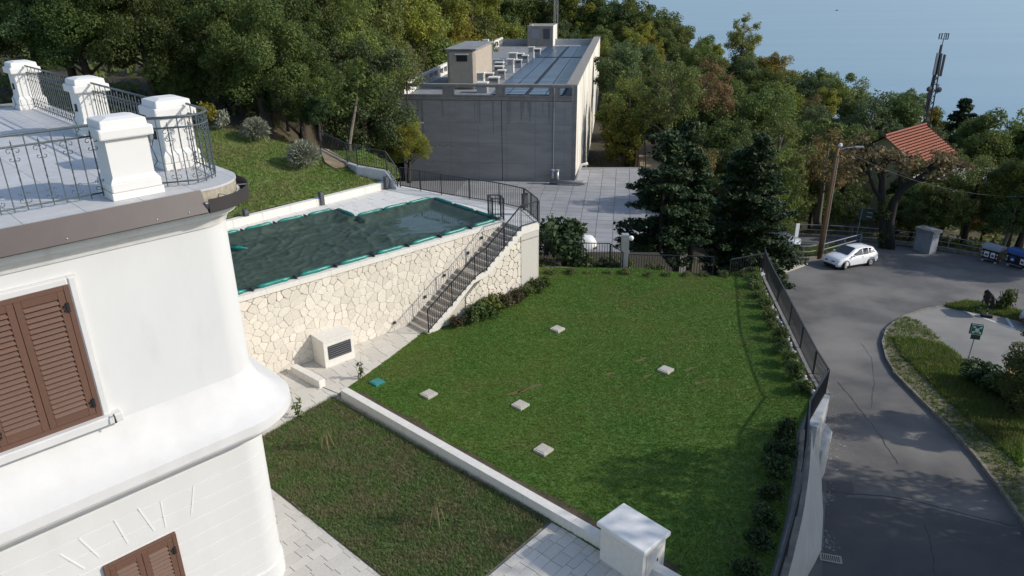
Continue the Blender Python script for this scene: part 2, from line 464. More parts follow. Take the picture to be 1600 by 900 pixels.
def slab_piece(name, poly, z0, z1, m, parent, gap=.006, ch=.004):
    """one paving piece: prism with a small chamfer"""
    cx = sum(p[0] for p in poly) / len(poly); cy = sum(p[1] for p in poly) / len(poly)
    def sh(d):
        o = []
        for x, y in poly:
            r = math.hypot(x - cx, y - cy) or 1; k = max(.2, 1 - d * 1.3 / r); o.append((cx + (x - cx) * k, cy + (y - cy) * k))
        return o
    a, b = sh(gap), sh(gap + ch); n = len(poly)
    b_ = MB()
    vs = [(x, y, z0) for x, y in a] + [(x, y, z1 - ch) for x, y in a] + [(x, y, z1) for x, y in b]
    fs = [tuple(range(2 * n, 3 * n))] + [(i, (i + 1) % n, n + (i + 1) % n, n + i) for i in range(n)] + [(n + i, n + (i + 1) % n, 2 * n + (i + 1) % n, 2 * n + i) for i in range(n)]
    b_.add(vs, fs)
    return b_.build(name, m, parent)

# --- garden ground block and lawns
RT = [(11.95, 32.4), (11.65, 30.9), (11.0, 26.2), (10.45, 22.3)]           # lawn's right edge, far run
jog_b = P(1287, 617, .2); jog_a = P(1266, 655, .2)
near_rail = [P(u, v, 1.17) for u, v in ((1266, 626), (1262, 690), (1252, 755), (1237, 815), (1213, 899))]
near_rail.append(near_rail[-1] + (near_rail[-1] - near_rail[-2]) * .8)
edge_right = RT + [(jog_b.x - .1, jog_b.y)] + [(p.x, p.y) for p in near_rail]
gpoly = [tuple(W(-8, -.1)[:2]), tuple(W(12.3, -.1)[:2]), (1.4, 32.9), (6.1, 32.35), (9.5, 31.3)] + edge_right + [(4, 6), (-14, 6)]
s = MB(); s.prism(gpoly, -7.2, -.03)
tag(s.build('garden_ground', 'paver_joint'), 'ground of the garden terrace', kind='structure')
lawn_poly = [(-5.95, 21.75), (-5.3, 22.9), (-4.55, 24.35), (-3.55, 26.5), (-3.1, 27.1), (-2.2, 29.3), (-1.1, 30.8), (1.2, 32.6), (6.1, 32.3), (9.5, 31.25)] + [(x - .25, y) for x, y in edge_right] + [(4.4, 11.9)]
small_poly = [(-8.45, 18.27), (-6.14, 21.5), (.9, 15.2), (-1.75, 12.1)]
def lawn_h(x, y): return .02 + .34 * smooth((y - 25) / 7.5) * smooth((x + 3.5) / 4)
def sheet(name, poly, hf, m, label, step=.8):
    xs = [p[0] for p in poly]; ys = [p[1] for p in poly]
    b_ = bmesh.new(); vs = [b_.verts.new((x, y, 0)) for x, y in poly]; b_.faces.new(vs)
    for ax, lo, hi in (((1, 0, 0), min(xs), max(xs)), ((0, 1, 0), min(ys), max(ys))):
        t = lo + step
        while t < hi:
            bmesh.ops.bisect_plane(b_, geom=b_.verts[:] + b_.edges[:] + b_.faces[:], plane_co=Vector(ax) * t, plane_no=ax); t += step
    for v in b_.verts: v.co.z = hf(v.co.x, v.co.y)
    bmesh.ops.recalc_face_normals(b_, faces=b_.faces[:])
    if sum(f.normal.z for f in b_.faces) < 0: bmesh.ops.reverse_faces(b_, faces=b_.faces[:])
    me = bpy.data.meshes.new(name); b_.to_mesh(me); b_.free(); me.materials.append(MATS[m])
    return tag(link_mesh(name, me), label, kind='structure')
sheet('lawn', lawn_poly, lawn_h, 'lawn_base', 'big mown green lawn beside the stone pool wall')
sheet('planting_bed', small_poly, lambda x, y: .012, 'scrub_base', 'weedy patch of rough grass between the pale paths')
s = MB()
kd = Vector((.741, -.672, 0)); kn = Vector((.672, .741, 0))
k0 = Vector((-5.6, 21.75, 0))
s.prism([tuple((k0 + kd * a + kn * b)[:2]) for a, b in ((0, .1), (12.6, .1), (12.6, .32), (11, .24), (9, .38), (7.4, .22), (6, .30), (4.6, .2), (3, .40), (1.6, .26), (0.4, .36))], .02, .034)
tag(s.build('soil_strip', 'soil'), 'bare soil strip along the white kerb wall', kind='structure')
# rough lawn above the pool deck
up_poly = [(-30, 16), (-15.2, 27.1), (-11.85, 30.9), (-6.5, 36.5), (-5.7, 37.3), (-6.2, 38.6), (-8.2, 40.2)] + [tuple(PL(*q)[:2]) for q in ((492, 238), (425, 217), (380, 208), (330, 200), (290, 196), (150, 190))] + [(-40, 40)]
sheet('upper_lawn', up_poly, lambda x, y: lawn_up(x, y) + .06 * math.sin(x * 1.3) * math.sin(y * .9), 'meadow_base', 'rough green slope of grass above the pool deck', 1.2)

s = MB(); s.add([tuple(PL(*q) + Vector((0, 0, .10))) for q in ((500, 234), (514, 236), (540, 252), (546, 262), (524, 266), (508, 256))], [tuple(range(6))])
tag(s.build('earth_bank', 'dirt'), 'bare earth bank beside the silvery shrub', kind='structure')
def blades(name, polys, hf, n, h, w, m, label, seed, lean=.5, excl=None, per=3, mode='kind'):
    seeded(seed)
    poly = polys
    xs = [p[0] for p in poly]; ys = [p[1] for p in poly]
    X = np.random.uniform(min(xs), max(xs), n * 3); Y = np.random.uniform(min(ys), max(ys), n * 3)
    k = inpoly_np(X, Y, poly); X, Y = X[k], Y[k]
    if excl:
        for e in excl: q = ~inpoly_np(X, Y, e); X, Y = X[q], Y[q]
    c, s_ = math.cos(PITCH), math.sin(PITCH)
    dep = c * Y + s_ * CZ; q = (np.abs(X) / dep < .74) & ((s_ * Y - c * CZ) / dep > -.45); X, Y = X[q][:n], Y[q][:n]
    n = len(X)
    Z = np.array([hf(x, y) for x, y in zip(X, Y)])
    X = np.repeat(X, per); Y = np.repeat(Y, per); Z = np.repeat(Z, per); N = n * per
    a = np.random.uniform(0, 2 * np.pi, N); b = np.random.uniform(0, 2 * np.pi, N)
    ln = np.random.uniform(.1, lean, N); hh = h * np.random.uniform(.5, 1.25, N); ww = w * np.random.uniform(.6, 1.3, N)
    X = X + np.random.normal(0, w * .8, N); Y = Y + np.random.normal(0, w * .8, N)
    co = np.zeros((N, 3, 3))
    co[:, 0] = np.stack([X - np.cos(a) * ww / 2, Y - np.sin(a) * ww / 2, Z - .005], 1)
    co[:, 1] = np.stack([X + np.cos(a) * ww / 2, Y + np.sin(a) * ww / 2, Z - .005], 1)
    co[:, 2] = np.stack([X + np.cos(b) * hh * ln, Y + np.sin(b) * hh * ln, Z + hh], 1)
    me = numpy_mesh(name, co.reshape(-1, 3), np.arange(N * 3).reshape(-1, 3), m, tri=True)
    return tag(link_mesh(name, me), label, kind='stuff')
soil_poly = [tuple((k0 + kd * a + kn * b)[:2]) for a, b in ((0, -.1), (12.6, -.1), (12.6, .22), (0.4, .24))]
mh_px = [(871, 515), (1040, 579), (813, 634), (670, 617), (849, 704)]
def sq(c, h): return [tuple((Vector((c.x, c.y, 0)) + kd * a * h + kn * b * h)[:2]) for a, b in ((-1, -1), (1, -1), (1, 1), (-1, 1))]
mh_pos = [P(u, v, .03) for u, v in mh_px]
for i, p in enumerate(mh_pos): mh_pos[i] = P(*mh_px[i], lawn_h(p.x, p.y) + .01)
teal_pos = P(589, 598, .03)
worn = []
seeded(19)
for u, v, a, b in ((826, 607, .55, .16), (806, 613, .30, .14), (1002, 562, .28, .16), (1012, 588, .20, .18), (1082, 575, .42, .10), (1098, 597, .30, .08), (722, 652, .16, .10), (950, 585, .22, .12), (1045, 545, .3, .06)):
    c = P(u, v, .03); worn.append([(c.x + math.cos(i * .63) * a * rng.uniform(.6, 1.2) + math.sin(i * .63) * .5 * b, c.y + math.sin(i * .63) * b * rng.uniform(.5, 1.3) + math.cos(i * .63) * a * .45) for i in range(10)])
s = MB()
for w_ in worn: s.add([(x, y, lawn_h(x, y) + .012) for x, y in w_], [tuple(range(10))])
tag(s.build('bare_earth', 'worn_earth'), 'bare brown earth showing in the lawn', kind='stuff')
blades('grass', lawn_poly, lawn_h, 150000, .050, .017, 'lawn_blade', 'short green grass of the big lawn', 1, .7, [soil_poly] + worn + [sq(p, .25) for p in mh_pos] + [sq(teal_pos, .24)])
blades('grass', small_poly, lambda x, y: .012, 30000, .085, .024, 'scrub_blade', 'rough brown and green weeds of the planting bed', 2, 1.3)
blades('grass', up_poly, lambda x, y: lawn_up(x, y) + .06 * math.sin(x * 1.3) * math.sin(y * .9), 50000, .10, .035, 'meadow_blade', 'rough grass of the slope above the pool', 3, 1.0)

# --- paved paths, every paver a piece
path = thing('garden_path', 'pale stone paving round the rough planting bed and villa', None, (-5, 18, 0)); path['kind'] = 'structure'
def pavers(region, seed, rows=(.22, .36, .28), lmin=.32, lmax=.6, ang=0.0, z=.02, m='paver', parent=path, org=(-12, 10), name='paver', z0=-.03):
    seeded(seed)
    g = Vector((math.cos(ang), math.sin(ang))); e = Vector((-g.y, g.x))
    pr = [(Vector(p[:2]).dot(g), Vector(p[:2]).dot(e)) for p in region]
    a0, a1 = min(p[0] for p in pr), max(p[0] for p in pr); b0, b1 = min(p[1] for p in pr), max(p[1] for p in pr)
    b = b0; i = 0
    while b < b1:
        w = rows[i % len(rows)]; i += 1
        a = a0 - rng.random() * .4
        while a < a1:
            l = rng.uniform(lmin, lmax)
            cell = [tuple(g * aa + e * bb) for aa, bb in ((a, b), (a + l, b), (a + l, b + w), (a, b + w))]
            c = clip_convex(cell, region)
            if len(c) >= 3 and area2(c) > .01:
                cx = sum(p[0] for p in c) / len(c); cy = sum(p[1] for p in c) / len(c)
                if infr((cx, cy, z), 12): slab_piece(name, c, z0, z + rng.uniform(-.002, .002), m, parent)
            a += l
        b += w
KA = math.atan2(kd.y, kd.x)
pavers([tuple(W(-2.6, .02)[:2]), tuple(W(6.0, .02)[:2]), (-3.42, 26.65), (-5.98, 21.72), (-8.4, 18.4), (-10.5, 17.4)], 5, rows=(.40, .40, .30), lmin=.45, lmax=.75, ang=math.atan2(WD.y, WD.x))
pavers([(-8.45, 18.2), (-1.75, 12.05), (-3.5, 10.2), (-10.4, 16.4)], 6, ang=KA + math.pi / 2, rows=(.24, .36, .30))
pavers([(.97, 15.15), (-1.7, 12.1), (.5, 10.2), (5.4, 11.2)], 8, ang=KA + math.pi / 2, rows=(.24, .36, .30))

# --- pool deck
deck_poly = [tuple(W(-6, 0)[:2]), tuple(W(11.2, 0)[:2]), tuple(W(11.2, 1.2)[:2]), tuple(W(12.25, 1.2)[:2]), tuple(W(13.06, -.6)[:2]), (-5.66, 36.8), (-6.4, 36.4), (-11.75, 30.75), (-15.5, 26.8)]
dconv = [tuple(W(-6, .0)[:2]), tuple(W(11.2, 1.2)[:2]), tuple(W(12.25, 1.2)[:2]), tuple(W(13.06, -.6)[:2]), (-5.66, 36.8), (-6.4, 36.4), (-11.75, 30.75), (-15.5, 26.8)]
s = MB(); s.prism(deck_poly, -6, 2.7)
deck = s.build('pool_deck', 'deck_joint', origin=(-6, 33, 3)); tag(deck, 'white paved deck round the covered pool', kind='structure')
def Wp(l): return [tuple(W(a, b)[:2]) for a, b in l]
drects = [Wp([(-6, -6.75), (6.9, -6.75), (6.9, -9), (-6, -9)]), Wp([(6.9, -5.05), (13.4, -5.05), (13.4, -9), (6.9, -9)]), Wp([(11.25, 0), (13.4, 0), (13.4, -5.05), (11.25, -5.05)]), Wp([(11.2, 1.2), (12.6, 1.2), (13.4, 0), (11.2, 0)])]
s = MB()
for r in drects:
    c = clip_convex(r, dconv)
    if c: s.prism(c, 2.65, DZ - .03)
s.build('deck_base', 'deck_joint', deck, world=True)
for i, r in enumerate(drects):
    c = clip_convex(r, dconv)
    for o in (c,):
        if o: pavers(o, 20 + i, rows=(.6,), lmin=.6, lmax=1.0, ang=math.atan2(WD.y, WD.x), z=DZ, m='deck_tile', parent=deck, name='deck_slab', z0=DZ - .03)
# --- far terrace (flat roof in front of the concrete block), road, verge, parking
terr = [(-14, 64.5), (14.5, 62.5), (13.2, 70.5), (6.5, 70.5), (6.5, 80), (15, 80), (15.5, 62), (12.4, 47.5), (9.0, 45.3), (1.0, 45.6), (-8, 46.5)]
terr = [(-14, 66), (-8, 46.5), (1.0, 45.6), (9.0, 45.3), (12.0, 47.0), (12.9, 70.8), (6.0, 71.0), (5.5, 67)]
s = MB(); s.prism(terr, -7.5, -4.03)
tb = s.build('flat_terrace', 'terrace_joint', origin=(4, 55, -5)); tag(tb, 'grey flat terrace in front of the concrete building', kind='structure')
seeded(31)
ta = rad(8.5); ex = Vector((math.cos(ta), -math.sin(ta))); ey = Vector((math.sin(ta), math.cos(ta)))
tconv = [(-14, 66), (-8, 46.5), (1.0, 45.6), (9.0, 45.3), (12.0, 47.0), (12.9, 70.8)]
for i in range(-9, 12):
    for j in range(0, 26):
        o = Vector((4, 45)) + ex * (i * 1.25) + ey * (j * 1.0)
        cell = [tuple(o + ex * a + ey * b) for a, b in ((0, 0), (1.25, 0), (1.25, 1.0), (0, 1.0))]
        c = clip_convex(cell, tconv)
        if len(c) < 3 or area2(c) < .05: continue
        cx = sum(p[0] for p in c) / len(c); cy = sum(p[1] for p in c) / len(c)
        q = proj((cx, cy, -4))
        if q and 640 < q[0] < 1010 and 252 < q[1] < 402 and (cx < 6.5 + .15 * (cy - 65) or cy < 70.5) and (cx > -10 + .15 * (cy - 65)) and not (cy > 66 and cx < 5.5): slab_piece('roof_panel', c, -4.03, -4.0 + rng.uniform(-.003, .003), 'terrace_panel', tb, gap=.02)
Bw = [PR(u, v) for u, v in ((1262, 899), (1284, 860), (1287, 800), (1284, 750), (1286, 715), (1287, 690))]
road_poly = [(7.2, 10), (Bw[0].x - 1, Bw[0].y - 1.5)] + [(p.x - .3, p.y) for p in Bw[:5]] + [(12.6, 25), (13.2, 33), (17.5, 46), (18.7, 48.2), (21.0, 51.3), (19, 56), (12, 64), (15, 68), (24.2, 60.2), (28.2, 57.9), (30.8, 56.4), (33.1, 54.8), (36.2, 52.2), (39, 49.6), (52, 42), (48, 12), (20, 6)]
s = MB(); s.add([(x, y, road_z(y)) for x, y in road_poly], [tuple(range(len(road_poly)))])
bm = bmesh.new(); me = bpy.data.meshes.new('road'); me.from_pydata(s.v, [], s.f); bm.from_mesh(me); bmesh.ops.triangulate(bm, faces=bm.faces[:]); bmesh.ops.recalc_face_normals(bm, faces=bm.faces[:])
if sum(f.normal.z for f in bm.faces) < 0: bmesh.ops.reverse_faces(bm, faces=bm.faces[:])
bm.to_mesh(me); me.materials.append(MATS['asphalt']); tag(link_mesh('road', me), 'worn grey asphalt road curving down past the lawn wall', kind='structure')
kerb_px = [(1475, 480), (1440, 487), (1412, 497), (1396, 507), (1385, 517), (1379, 537), (1385, 562), (1400, 587), (1437, 625), (1486, 673), (1525, 717), (1562, 765), (1600, 820), (1660, 905)]
inner_px = [(1412, 497), (1432, 503), (1448, 514), (1466, 532), (1490, 553), (1514, 571), (1560, 606), (1610, 655), (1700, 720)]
KP = [PR(*p) for p in kerb_px]; IP = [PR(*p) for p in inner_px]
def raised(name, pts, h, m, label, parent=None, kind='structure'):
    s = MB(); n = len(pts)
    vs = [(p.x, p.y, p.z - .3) for p in pts] + [(p.x, p.y, p.z + h) for p in pts]
    s.add(vs, [tuple(range(n, 2 * n))] + [(i, (i + 1) % n, n + (i + 1) % n, n + i) for i in range(n)])
    me = bpy.data.meshes.new(name); me.from_pydata(s.v, [], s.f)
    b = bmesh.new(); b.from_mesh(me); bmesh.ops.triangulate(b, faces=b.faces[:]); bmesh.ops.recalc_face_normals(b, faces=b.faces[:]); b.to_mesh(me); b.free()
    me.materials.append(MATS[m]); o = link_mesh(name, me)
    return tag(o, label, kind=kind)
park = KP[:3] + IP[1:] + [PR(1750, 640), PR(1750, 520), PR(1620, 512), PR(1560, 496), PR(1492, 486)]
raised('parking_bay', park, .10, 'parking', 'pale asphalt parking bay beyond the verge')
verge = KP[2:] + [PR(1750, 800)] + IP[::-1][:-1]
raised('verge', verge, .13, 'verge_base', 'patchy grass verge between the road and the parking bay')
strip = [PR(1475, 480), PR(1510, 474), PR(1560, 482), PR(1620, 497), PR(1640, 515), PR(1560, 496), PR(1492, 486)]
raised('grass_strip', strip, .12, 'meadow_base', 'thin strip of grass along the parking bay')
vgp = [(p.x, p.y) for p in verge]
grassy = [(p.x, p.y) for p in [PR(*q) for q in ((1395, 530), (1440, 535), (1475, 545), (1512, 571), (1600, 650), (1640, 720), (1600, 740), (1545, 690), (1490, 640), (1440, 590), (1410, 560))]]
blades('grass', vgp, lambda x, y: road_z(y) + .13, 3500, .12, .05, 'verge_blade', 'thin dry grass of the roadside verge', 12, 1.2)
blades('grass', grassy, lambda x, y: road_z(y) + .13, 9000, .22, .05, 'verge_blade', 'lush tufted grass of the roadside verge', 13, .9)
blades('grass', [(p.x, p.y) for p in strip], lambda x, y: road_z(y) + .12, 3000, .22, .05, 'meadow_blade', 'thin strip of grass along the parking bay', 14, .9)
# verge kerb, stone by stone
kerb = thing('road_kerb', 'weathered stone kerb curving round the grass verge', 'kerb', KP[5])
seeded(44)
for a, b in zip(KP, KP[1:]):
    n = max(1, round((b - a).length / 1.0))
    for i in range(n):
        p, q = a.lerp(b, i / n), a.lerp(b, (i + 1) / n); d = (q - p).normalized(); sd = Vector((-d.y, d.x, 0))
        m_ = (p + q) / 2 + Vector((0, 0, .075))
        MB().box(m_ - Vector((0, 0, .06)), ((q - p).length - .012, .13, .27), d, sd).build('kerb_stone', 'kerb_stone', kerb)
# painted lines
def flat(name, pts, m, label, dz):
    s = MB(); s.add([(p.x, p.y, p.z + dz) for p in pts], [tuple(range(len(pts)))]); o = s.build(name, m); return tag(o, label, kind='structure')
def stripe(a, b, w):
    d = (b - a).normalized(); sd = Vector((-d.y, d.x, 0)) * w / 2
    return [a - sd, b - sd, b + sd, a + sd]
flat('bay_line', stripe(PR(1497, 485), PR(1586, 517), .16), 'lane_paint', 'long white bay line on the parking', .106)
flat('bay_line', stripe(PR(1568, 493), PR(1582, 514), .16), 'lane_paint', 'short white bay line by the parked car', .106)
flat('bay_line', stripe(PR(1578, 574), PR(1640, 610), .14), 'lane_paint', 'white bay line beside the yellow patch', .112)
flat('yellow_marking', [PR(1566, 586), PR(1581, 577), PR(1594, 588), PR(1577, 599)], 'yellow_paint', 'yellow painted patch on the parking', .106)
# tan ground and grass under the conifers behind the lawn fence
s = MB(); tan = [(5.6, 36), (14.5, 36.5), (17, 47.5), (12.3, 46.5), (9, 45.1), (5.6, 45.1)]
s.add([(x, y, ground(x, y) + .06 + .25) for x, y in tan], [tuple(range(len(tan)))])
tag(s.build('dirt_yard', 'dirt'), 'pale dirt yard under the dark conifers', kind='structure')
# service road beside the concrete block
s = MB(); sr = [(12.9, 70.8), (16.6, 70.3), (18.4, 84), (14.6, 84.5)]
s.add([(x, y, -4.6) for x, y in sr] + [(x, y, -9) for x, y in sr], [(0, 1, 2, 3), (0, 4, 5, 1), (1, 5, 6, 2), (3, 2, 6, 7), (0, 3, 7, 4)])
tag(s.build('service_road', 'dirt'), 'brown service road beside the concrete building', kind='structure')
# ================================================================== FENCES
UNIT = {}
def ubar(parent, name, a, b, w, m, label=None, key='s'):
    """thin square bar between two world points sharing one mesh"""
    k = (m, w)
    if k not in UNIT:
        s = MB(); s.box((0, 0, .5), (w, w, 1)); o = s.build(name, m); UNIT[k] = o.data; bpy.data.objects.remove(o)
    o = bpy.data.objects.new(name, UNIT[k]); COL.objects.link(o); o.parent = parent
    d = b - a; o.location = a - root_loc(parent); o.scale = (1, 1, d.length)
    o.rotation_euler = d.to_track_quat('Z', 'Y').to_euler()
    return o
def root_loc(o):
    l = Vector(o.location)
    while o.parent is not None: o = o.parent; l += Vector(o.location)
    return l
def fence(label, pts, h=1.02, sp=.115, post=1.7, m='dark_iron', bottom=.09, posts=None, name='railing', bw=.018, pw=.05, cat='railing', bars=True, group=None):
    """railing along base points; posts at the corners and every `post` metres"""
    pts = [Vector(p) for p in pts]
    f = thing(name, label, cat, pts[0], group=group)
    up = Vector((0, 0, 1))
    for k, (a, b) in enumerate(zip(pts, pts[1:])):
        L = (b - a).length
        if L < .02: continue
        MB().bar(a + up * h, b + up * h, .05, .035).build('top_rail', m, f)
        MB().bar(a + up * bottom, b + up * bottom, .03, .03).build('bottom_rail', m, f)
        n = max(1, round(L / post))
        for i in range(n + (1 if k == len(pts) - 2 else 0)):
            p = a.lerp(b, i / n); ubar(f, 'post', p - up * .02, p + up * (h - .015), pw, m)
        if bars:
            nb = max(2, round(L / sp))
            for i in range(1, nb):
                p = a.lerp(b, i / nb)
                ubar(f, 'baluster', p + up * (bottom + .01), p + up * (h - .015), bw, m)
    return f

# ================================================================== POOL WALL AND STAIR
S0, S1 = 6.02, 11.2                     # foot and head of the stair along the wall
NR, LAND = 20, .55
TREAD = (S1 - S0 - LAND) / 18
RIS = DZ / NR
def stair_s(i):                         # front edge of step i (0..19)
    return S0 + i * TREAD + (LAND - TREAD if i > 10 else 0)
def stair_line(s_): # z of stair top at s
    z = 0
    for i in range(NR):
        if s_ >= stair_s(i): z = (i + 1) * RIS
    return z
pw = thing('pool_wall', 'high pool wall clad in cream rubble stone with a pale coping', 'wall', W(2, 0, 0))
s = MB(); s.prism([tuple(W(-6, -.28)[:2]), tuple(W(-6, -.02)[:2]), tuple(W(11.2, -.02)[:2]), tuple(W(11.2, -.28)[:2])], -1, 3.15)
s.build('mortar_face', 'mortar', pw)
seeded(71)
i = -6.0
while i < 11.19:
    l = min(1.25, 11.2 - i); slab_piece('coping_stone', [tuple(W(a, b)[:2]) for a, b in ((i, -.30), (i + l, -.30), (i + l, .05), (i, .05))], 3.12, DZ + .01, 'white_stone', pw, gap=.003); i += l
def voronoi(w0, w1, h0, h1, sp, seed, keep):
    seeded(seed); pts = []
    ny = int((h1 - h0) / sp) + 3; nx = int((w1 - w0) / sp) + 3
    for j in range(-1, ny):
        for i in range(-1, nx):
            if rng.random() < .16: continue
            pts.append((w0 + (i + (j % 2) * .5 + rng.uniform(-.42, .42)) * sp, h0 + (j + rng.uniform(-.42, .42)) * sp))
    cells = []
    for k, p in enumerate(pts):
        if not (w0 - .3 < p[0] < w1 + .3 and h0 - .3 < p[1] < h1 + .3): continue
        c = [(w0, h0), (w1, h0), (w1, h1), (w0, h1)]
        for q in pts:
            if q is p: continue
            dx, dy = q[0] - p[0], q[1] - p[1]; d2 = dx * dx + dy * dy
            if d2 > 1.7 * 1.7 * sp * sp * 2.2: continue
            c = clip(c, dx, dy, dx * (p[0] + q[0]) / 2 + dy * (p[1] + q[1]) / 2)
            if len(c) < 3: break
        for a, b, cc in keep:
            if len(c) >= 3: c = clip(c, a, b, cc)
        if len(c) >= 3 and area2(c) > .006: cells.append(c)
    return cells
def stones(cells, fn, parent, seed, name='stone'):
    seeded(seed); cells = sorted(cells, key=lambda c: -area2(c)); rest = MB()
    for ci, c in enumerate(cells):
        n = len(c); cx = sum(p[0] for p in c) / n; cy = sum(p[1] for p in c) / n
        # cut the corners a little so that the stones are not ruler-sharp
        pts = []
        for k in range(n):
            p, q, r = c[k - 1], c[k], c[(k + 1) % n]
            for o, t in ((p, .22), (r, .22)):
                t = t * rng.uniform(.5, 1.2)
                pts.append((q[0] + (o[0] - q[0]) * t, q[1] + (o[1] - q[1]) * t))
        g = rng.uniform(.005, .011)
        def ins(d): return [(cx + (x - cx) * max(.3, 1 - d / (math.hypot(x - cx, y - cy) + 1e-6)), cy + (y - cy) * max(.3, 1 - d / (math.hypot(x - cx, y - cy) + 1e-6))) for x, y in pts]
        A, B_ = ins(g), ins(g + .013); h = rng.uniform(.008, .024); m = len(pts)
        tl = (rng.uniform(-.03, .03), rng.uniform(-.03, .03))
        vs = [fn(x, y, -.02) for x, y in A] + [fn(x, y, h - .008) for x, y in A] + [fn(x, y, h + (x - cx) * tl[0] + (y - cy) * tl[1]) for x, y in B_]
        fs = [tuple(range(2 * m, 3 * m))] + [(i, (i + 1) % m, m + (i + 1) % m, m + i) for i in range(m)] + [(m + i, m + (i + 1) % m, 2 * m + (i + 1) % m, 2 * m + i) for i in range(m)]
        if ci < 298: MB().add(vs, fs).build(name, 'stone', parent)
        else: rest.add(vs, fs)
    if rest.v: rest.build('small_stones', 'stone', parent)['kind'] = 'stuff'
# above the stair line only (the stair covers the rest)
sl_ = DZ / (S1 - S0)
cells = voronoi(-1.6, 11.2, 0.0, 3.10, .29, 72, [(sl_, -1, sl_ * S0 + .12)])
stones(cells, lambda x, y, d: W(x, d, y), pw, 73)

st = thing('garden_stair', 'pale stone stair climbing along the pool wall to the deck', 'stair', W(S0, .6, 0))
SW = 1.2
for i in range(NR):
    a = stair_s(i); b = stair_s(i + 1) if i < NR - 1 else S1 + .0
    if i == NR - 1: break
    z = (i + 1) * RIS
    s = MB(); s.prism([tuple(W(x, y)[:2]) for x, y in ((a - .025, .0), (b + .02, .0), (b + .02, SW - .06), (a - .025, SW - .06))], z - .04, z)
    s.prism([tuple(W(x, y)[:2]) for x, y in ((a, .0), (b + .02, .0), (b + .02, SW - .07), (a, SW - .07))], z - RIS - .02, z - .042)
    s.build('step', 'step_stone', st)
# white stringer following the steps on the open side, solid base behind it
prof = [(S0 - .05, 0.0)]
for i in range(NR): prof += [(stair_s(i) - .0, (i) * RIS + .01), (stair_s(i) - .0, (i + 1) * RIS + .012)]
prof += [(12.25, DZ + .012), (12.25, DZ - .32), (S1 + .05, DZ - .32), (stair_s(11) + .05, 10 * RIS - .02), (stair_s(10) - .1, 9.2 * RIS), (S0 + .35, -.15), (S0 - .05, -.15)]
def slabside(pr, n0, n1):
    m = len(pr); s = MB()
    vs = [tuple(W(a, n0, z)) for a, z in pr] + [tuple(W(a, n1, z)) for a, z in pr]
    s.add(vs, [tuple(range(m)), tuple(range(m, 2 * m))[::-1]] + [(i, m + i, m + (i + 1) % m, (i + 1) % m) for i in range(m)])
    return s
o = slabside(prof, SW - .06, SW + .03).build('stringer', 'white_stone', st)
core = [(S0 + .2, -.1), (S1, DZ - .45), (12.2, DZ - .35), (12.2, -.3), (S0 + .2, -.3)]
slabside(core, .0, SW - .08).build('stair_core', 'mortar', st)
cells2 = voronoi(stair_s(8), 12.23, 0.25, 2.97, .27, 74, [(-sl_, 1, -sl_ * S0 - .25 - .08)])
stones(cells2, lambda x, y, d: W(x, SW - .04 + d, y), st, 75)
MB().box(W(12.24, .55, 1.4), (.05, 1.3, 3.2), WD, WN).build('end_face', 'white_stone', st)
s = MB(); s.prism([tuple(W(x, y)[:2]) for x, y in ((S1 - .0, 0), (12.25, 0), (12.25, SW - .06), (S1, SW - .06))], DZ - .5, DZ - .035); s.build('head_slab', 'white_stone', st)
# stair railing: lower flight, flat at the landing, upper flight, level at the head
def sp(i, n=SW - .02): return W(stair_s(i) + .08, n, (i + 1) * RIS)
rl = [W(S0 + .05, SW + .05, .10), W(stair_s(10) - .05, SW + .05, 10 * RIS + .05), W(stair_s(11) + .05, SW + .05, 11 * RIS + .10), W(S1 - .05, SW + .05, DZ), W(12.22, SW + .05, DZ)]
fence('dark iron stair railing running down beside the stone steps', rl, h=.98, sp=.125, post=1.35, pw=.045, name='stair_railing')
# deck railing along the far edge and the gate posts at the stair head
f1 = [P(626, 292, DZ), P(690, 304, DZ), P(780, 319, DZ), P(818, 328, DZ)]
fence('long dark railing on the far edge of the pool deck', f1, h=1.02, sp=.118, post=1.75, name='deck_railing')
fence('short dark railing at the outer corner of the stair head', [f1[-1] + Vector((.03, -.03, 0)), W(12.7, .25, DZ), W(12.28, 1.1, DZ)], h=1.02, sp=.12, post=1.3, name='deck_railing')
fence('small dark railing box closing the pool corner by the stair head', [W(11.22, -.95, DZ), W(11.6, -.55, DZ), W(11.3, .0, DZ), W(10.95, -.35, DZ), W(11.22, -.95, DZ)], h=1.0, sp=.12, post=2, name='deck_railing')
s = MB(); pz = W(12.6, -.05, DZ); g = thing('control_box', 'small dark box on the railing at the stair head', 'box', pz + Vector((0, 0, .3)))
s.box(pz + Vector((0, 0, .62)), (.26, .14, .62), WD, WN); s.build('case', 'dark_grey', g); MB().box(pz + Vector((0, 0, .945)), (.29, .17, .03), WD, WN).build('lid', 'black', g)
# recessed step lights in the stone wall
seeded(5)
for k, (i, nm) in enumerate(((-1, 'beside the foot of the stair'), (3, 'above the fourth step of the stair'), (7, 'above the eighth step of the stair'), (11, 'just above the stair landing'), (14, 'above the upper flight'), (18, 'nearest the top of the stair'))):
    sx = stair_s(max(i, 0)) + (-.75 if i < 0 else .05); z = (max(i, -1) + 1) * RIS + .38
    c = W(sx, .05, z); t = thing('step_light', 'small dark wall light ' + nm, 'wall light', c, group='step lights along the stair')
    MB().box(c, (.11, .05, .11), WD, WN).build('housing', 'dark_grey', t); MB().box(c + WN * .028, (.075, .012, .05), WD, WN).build('lens', 'black', t)

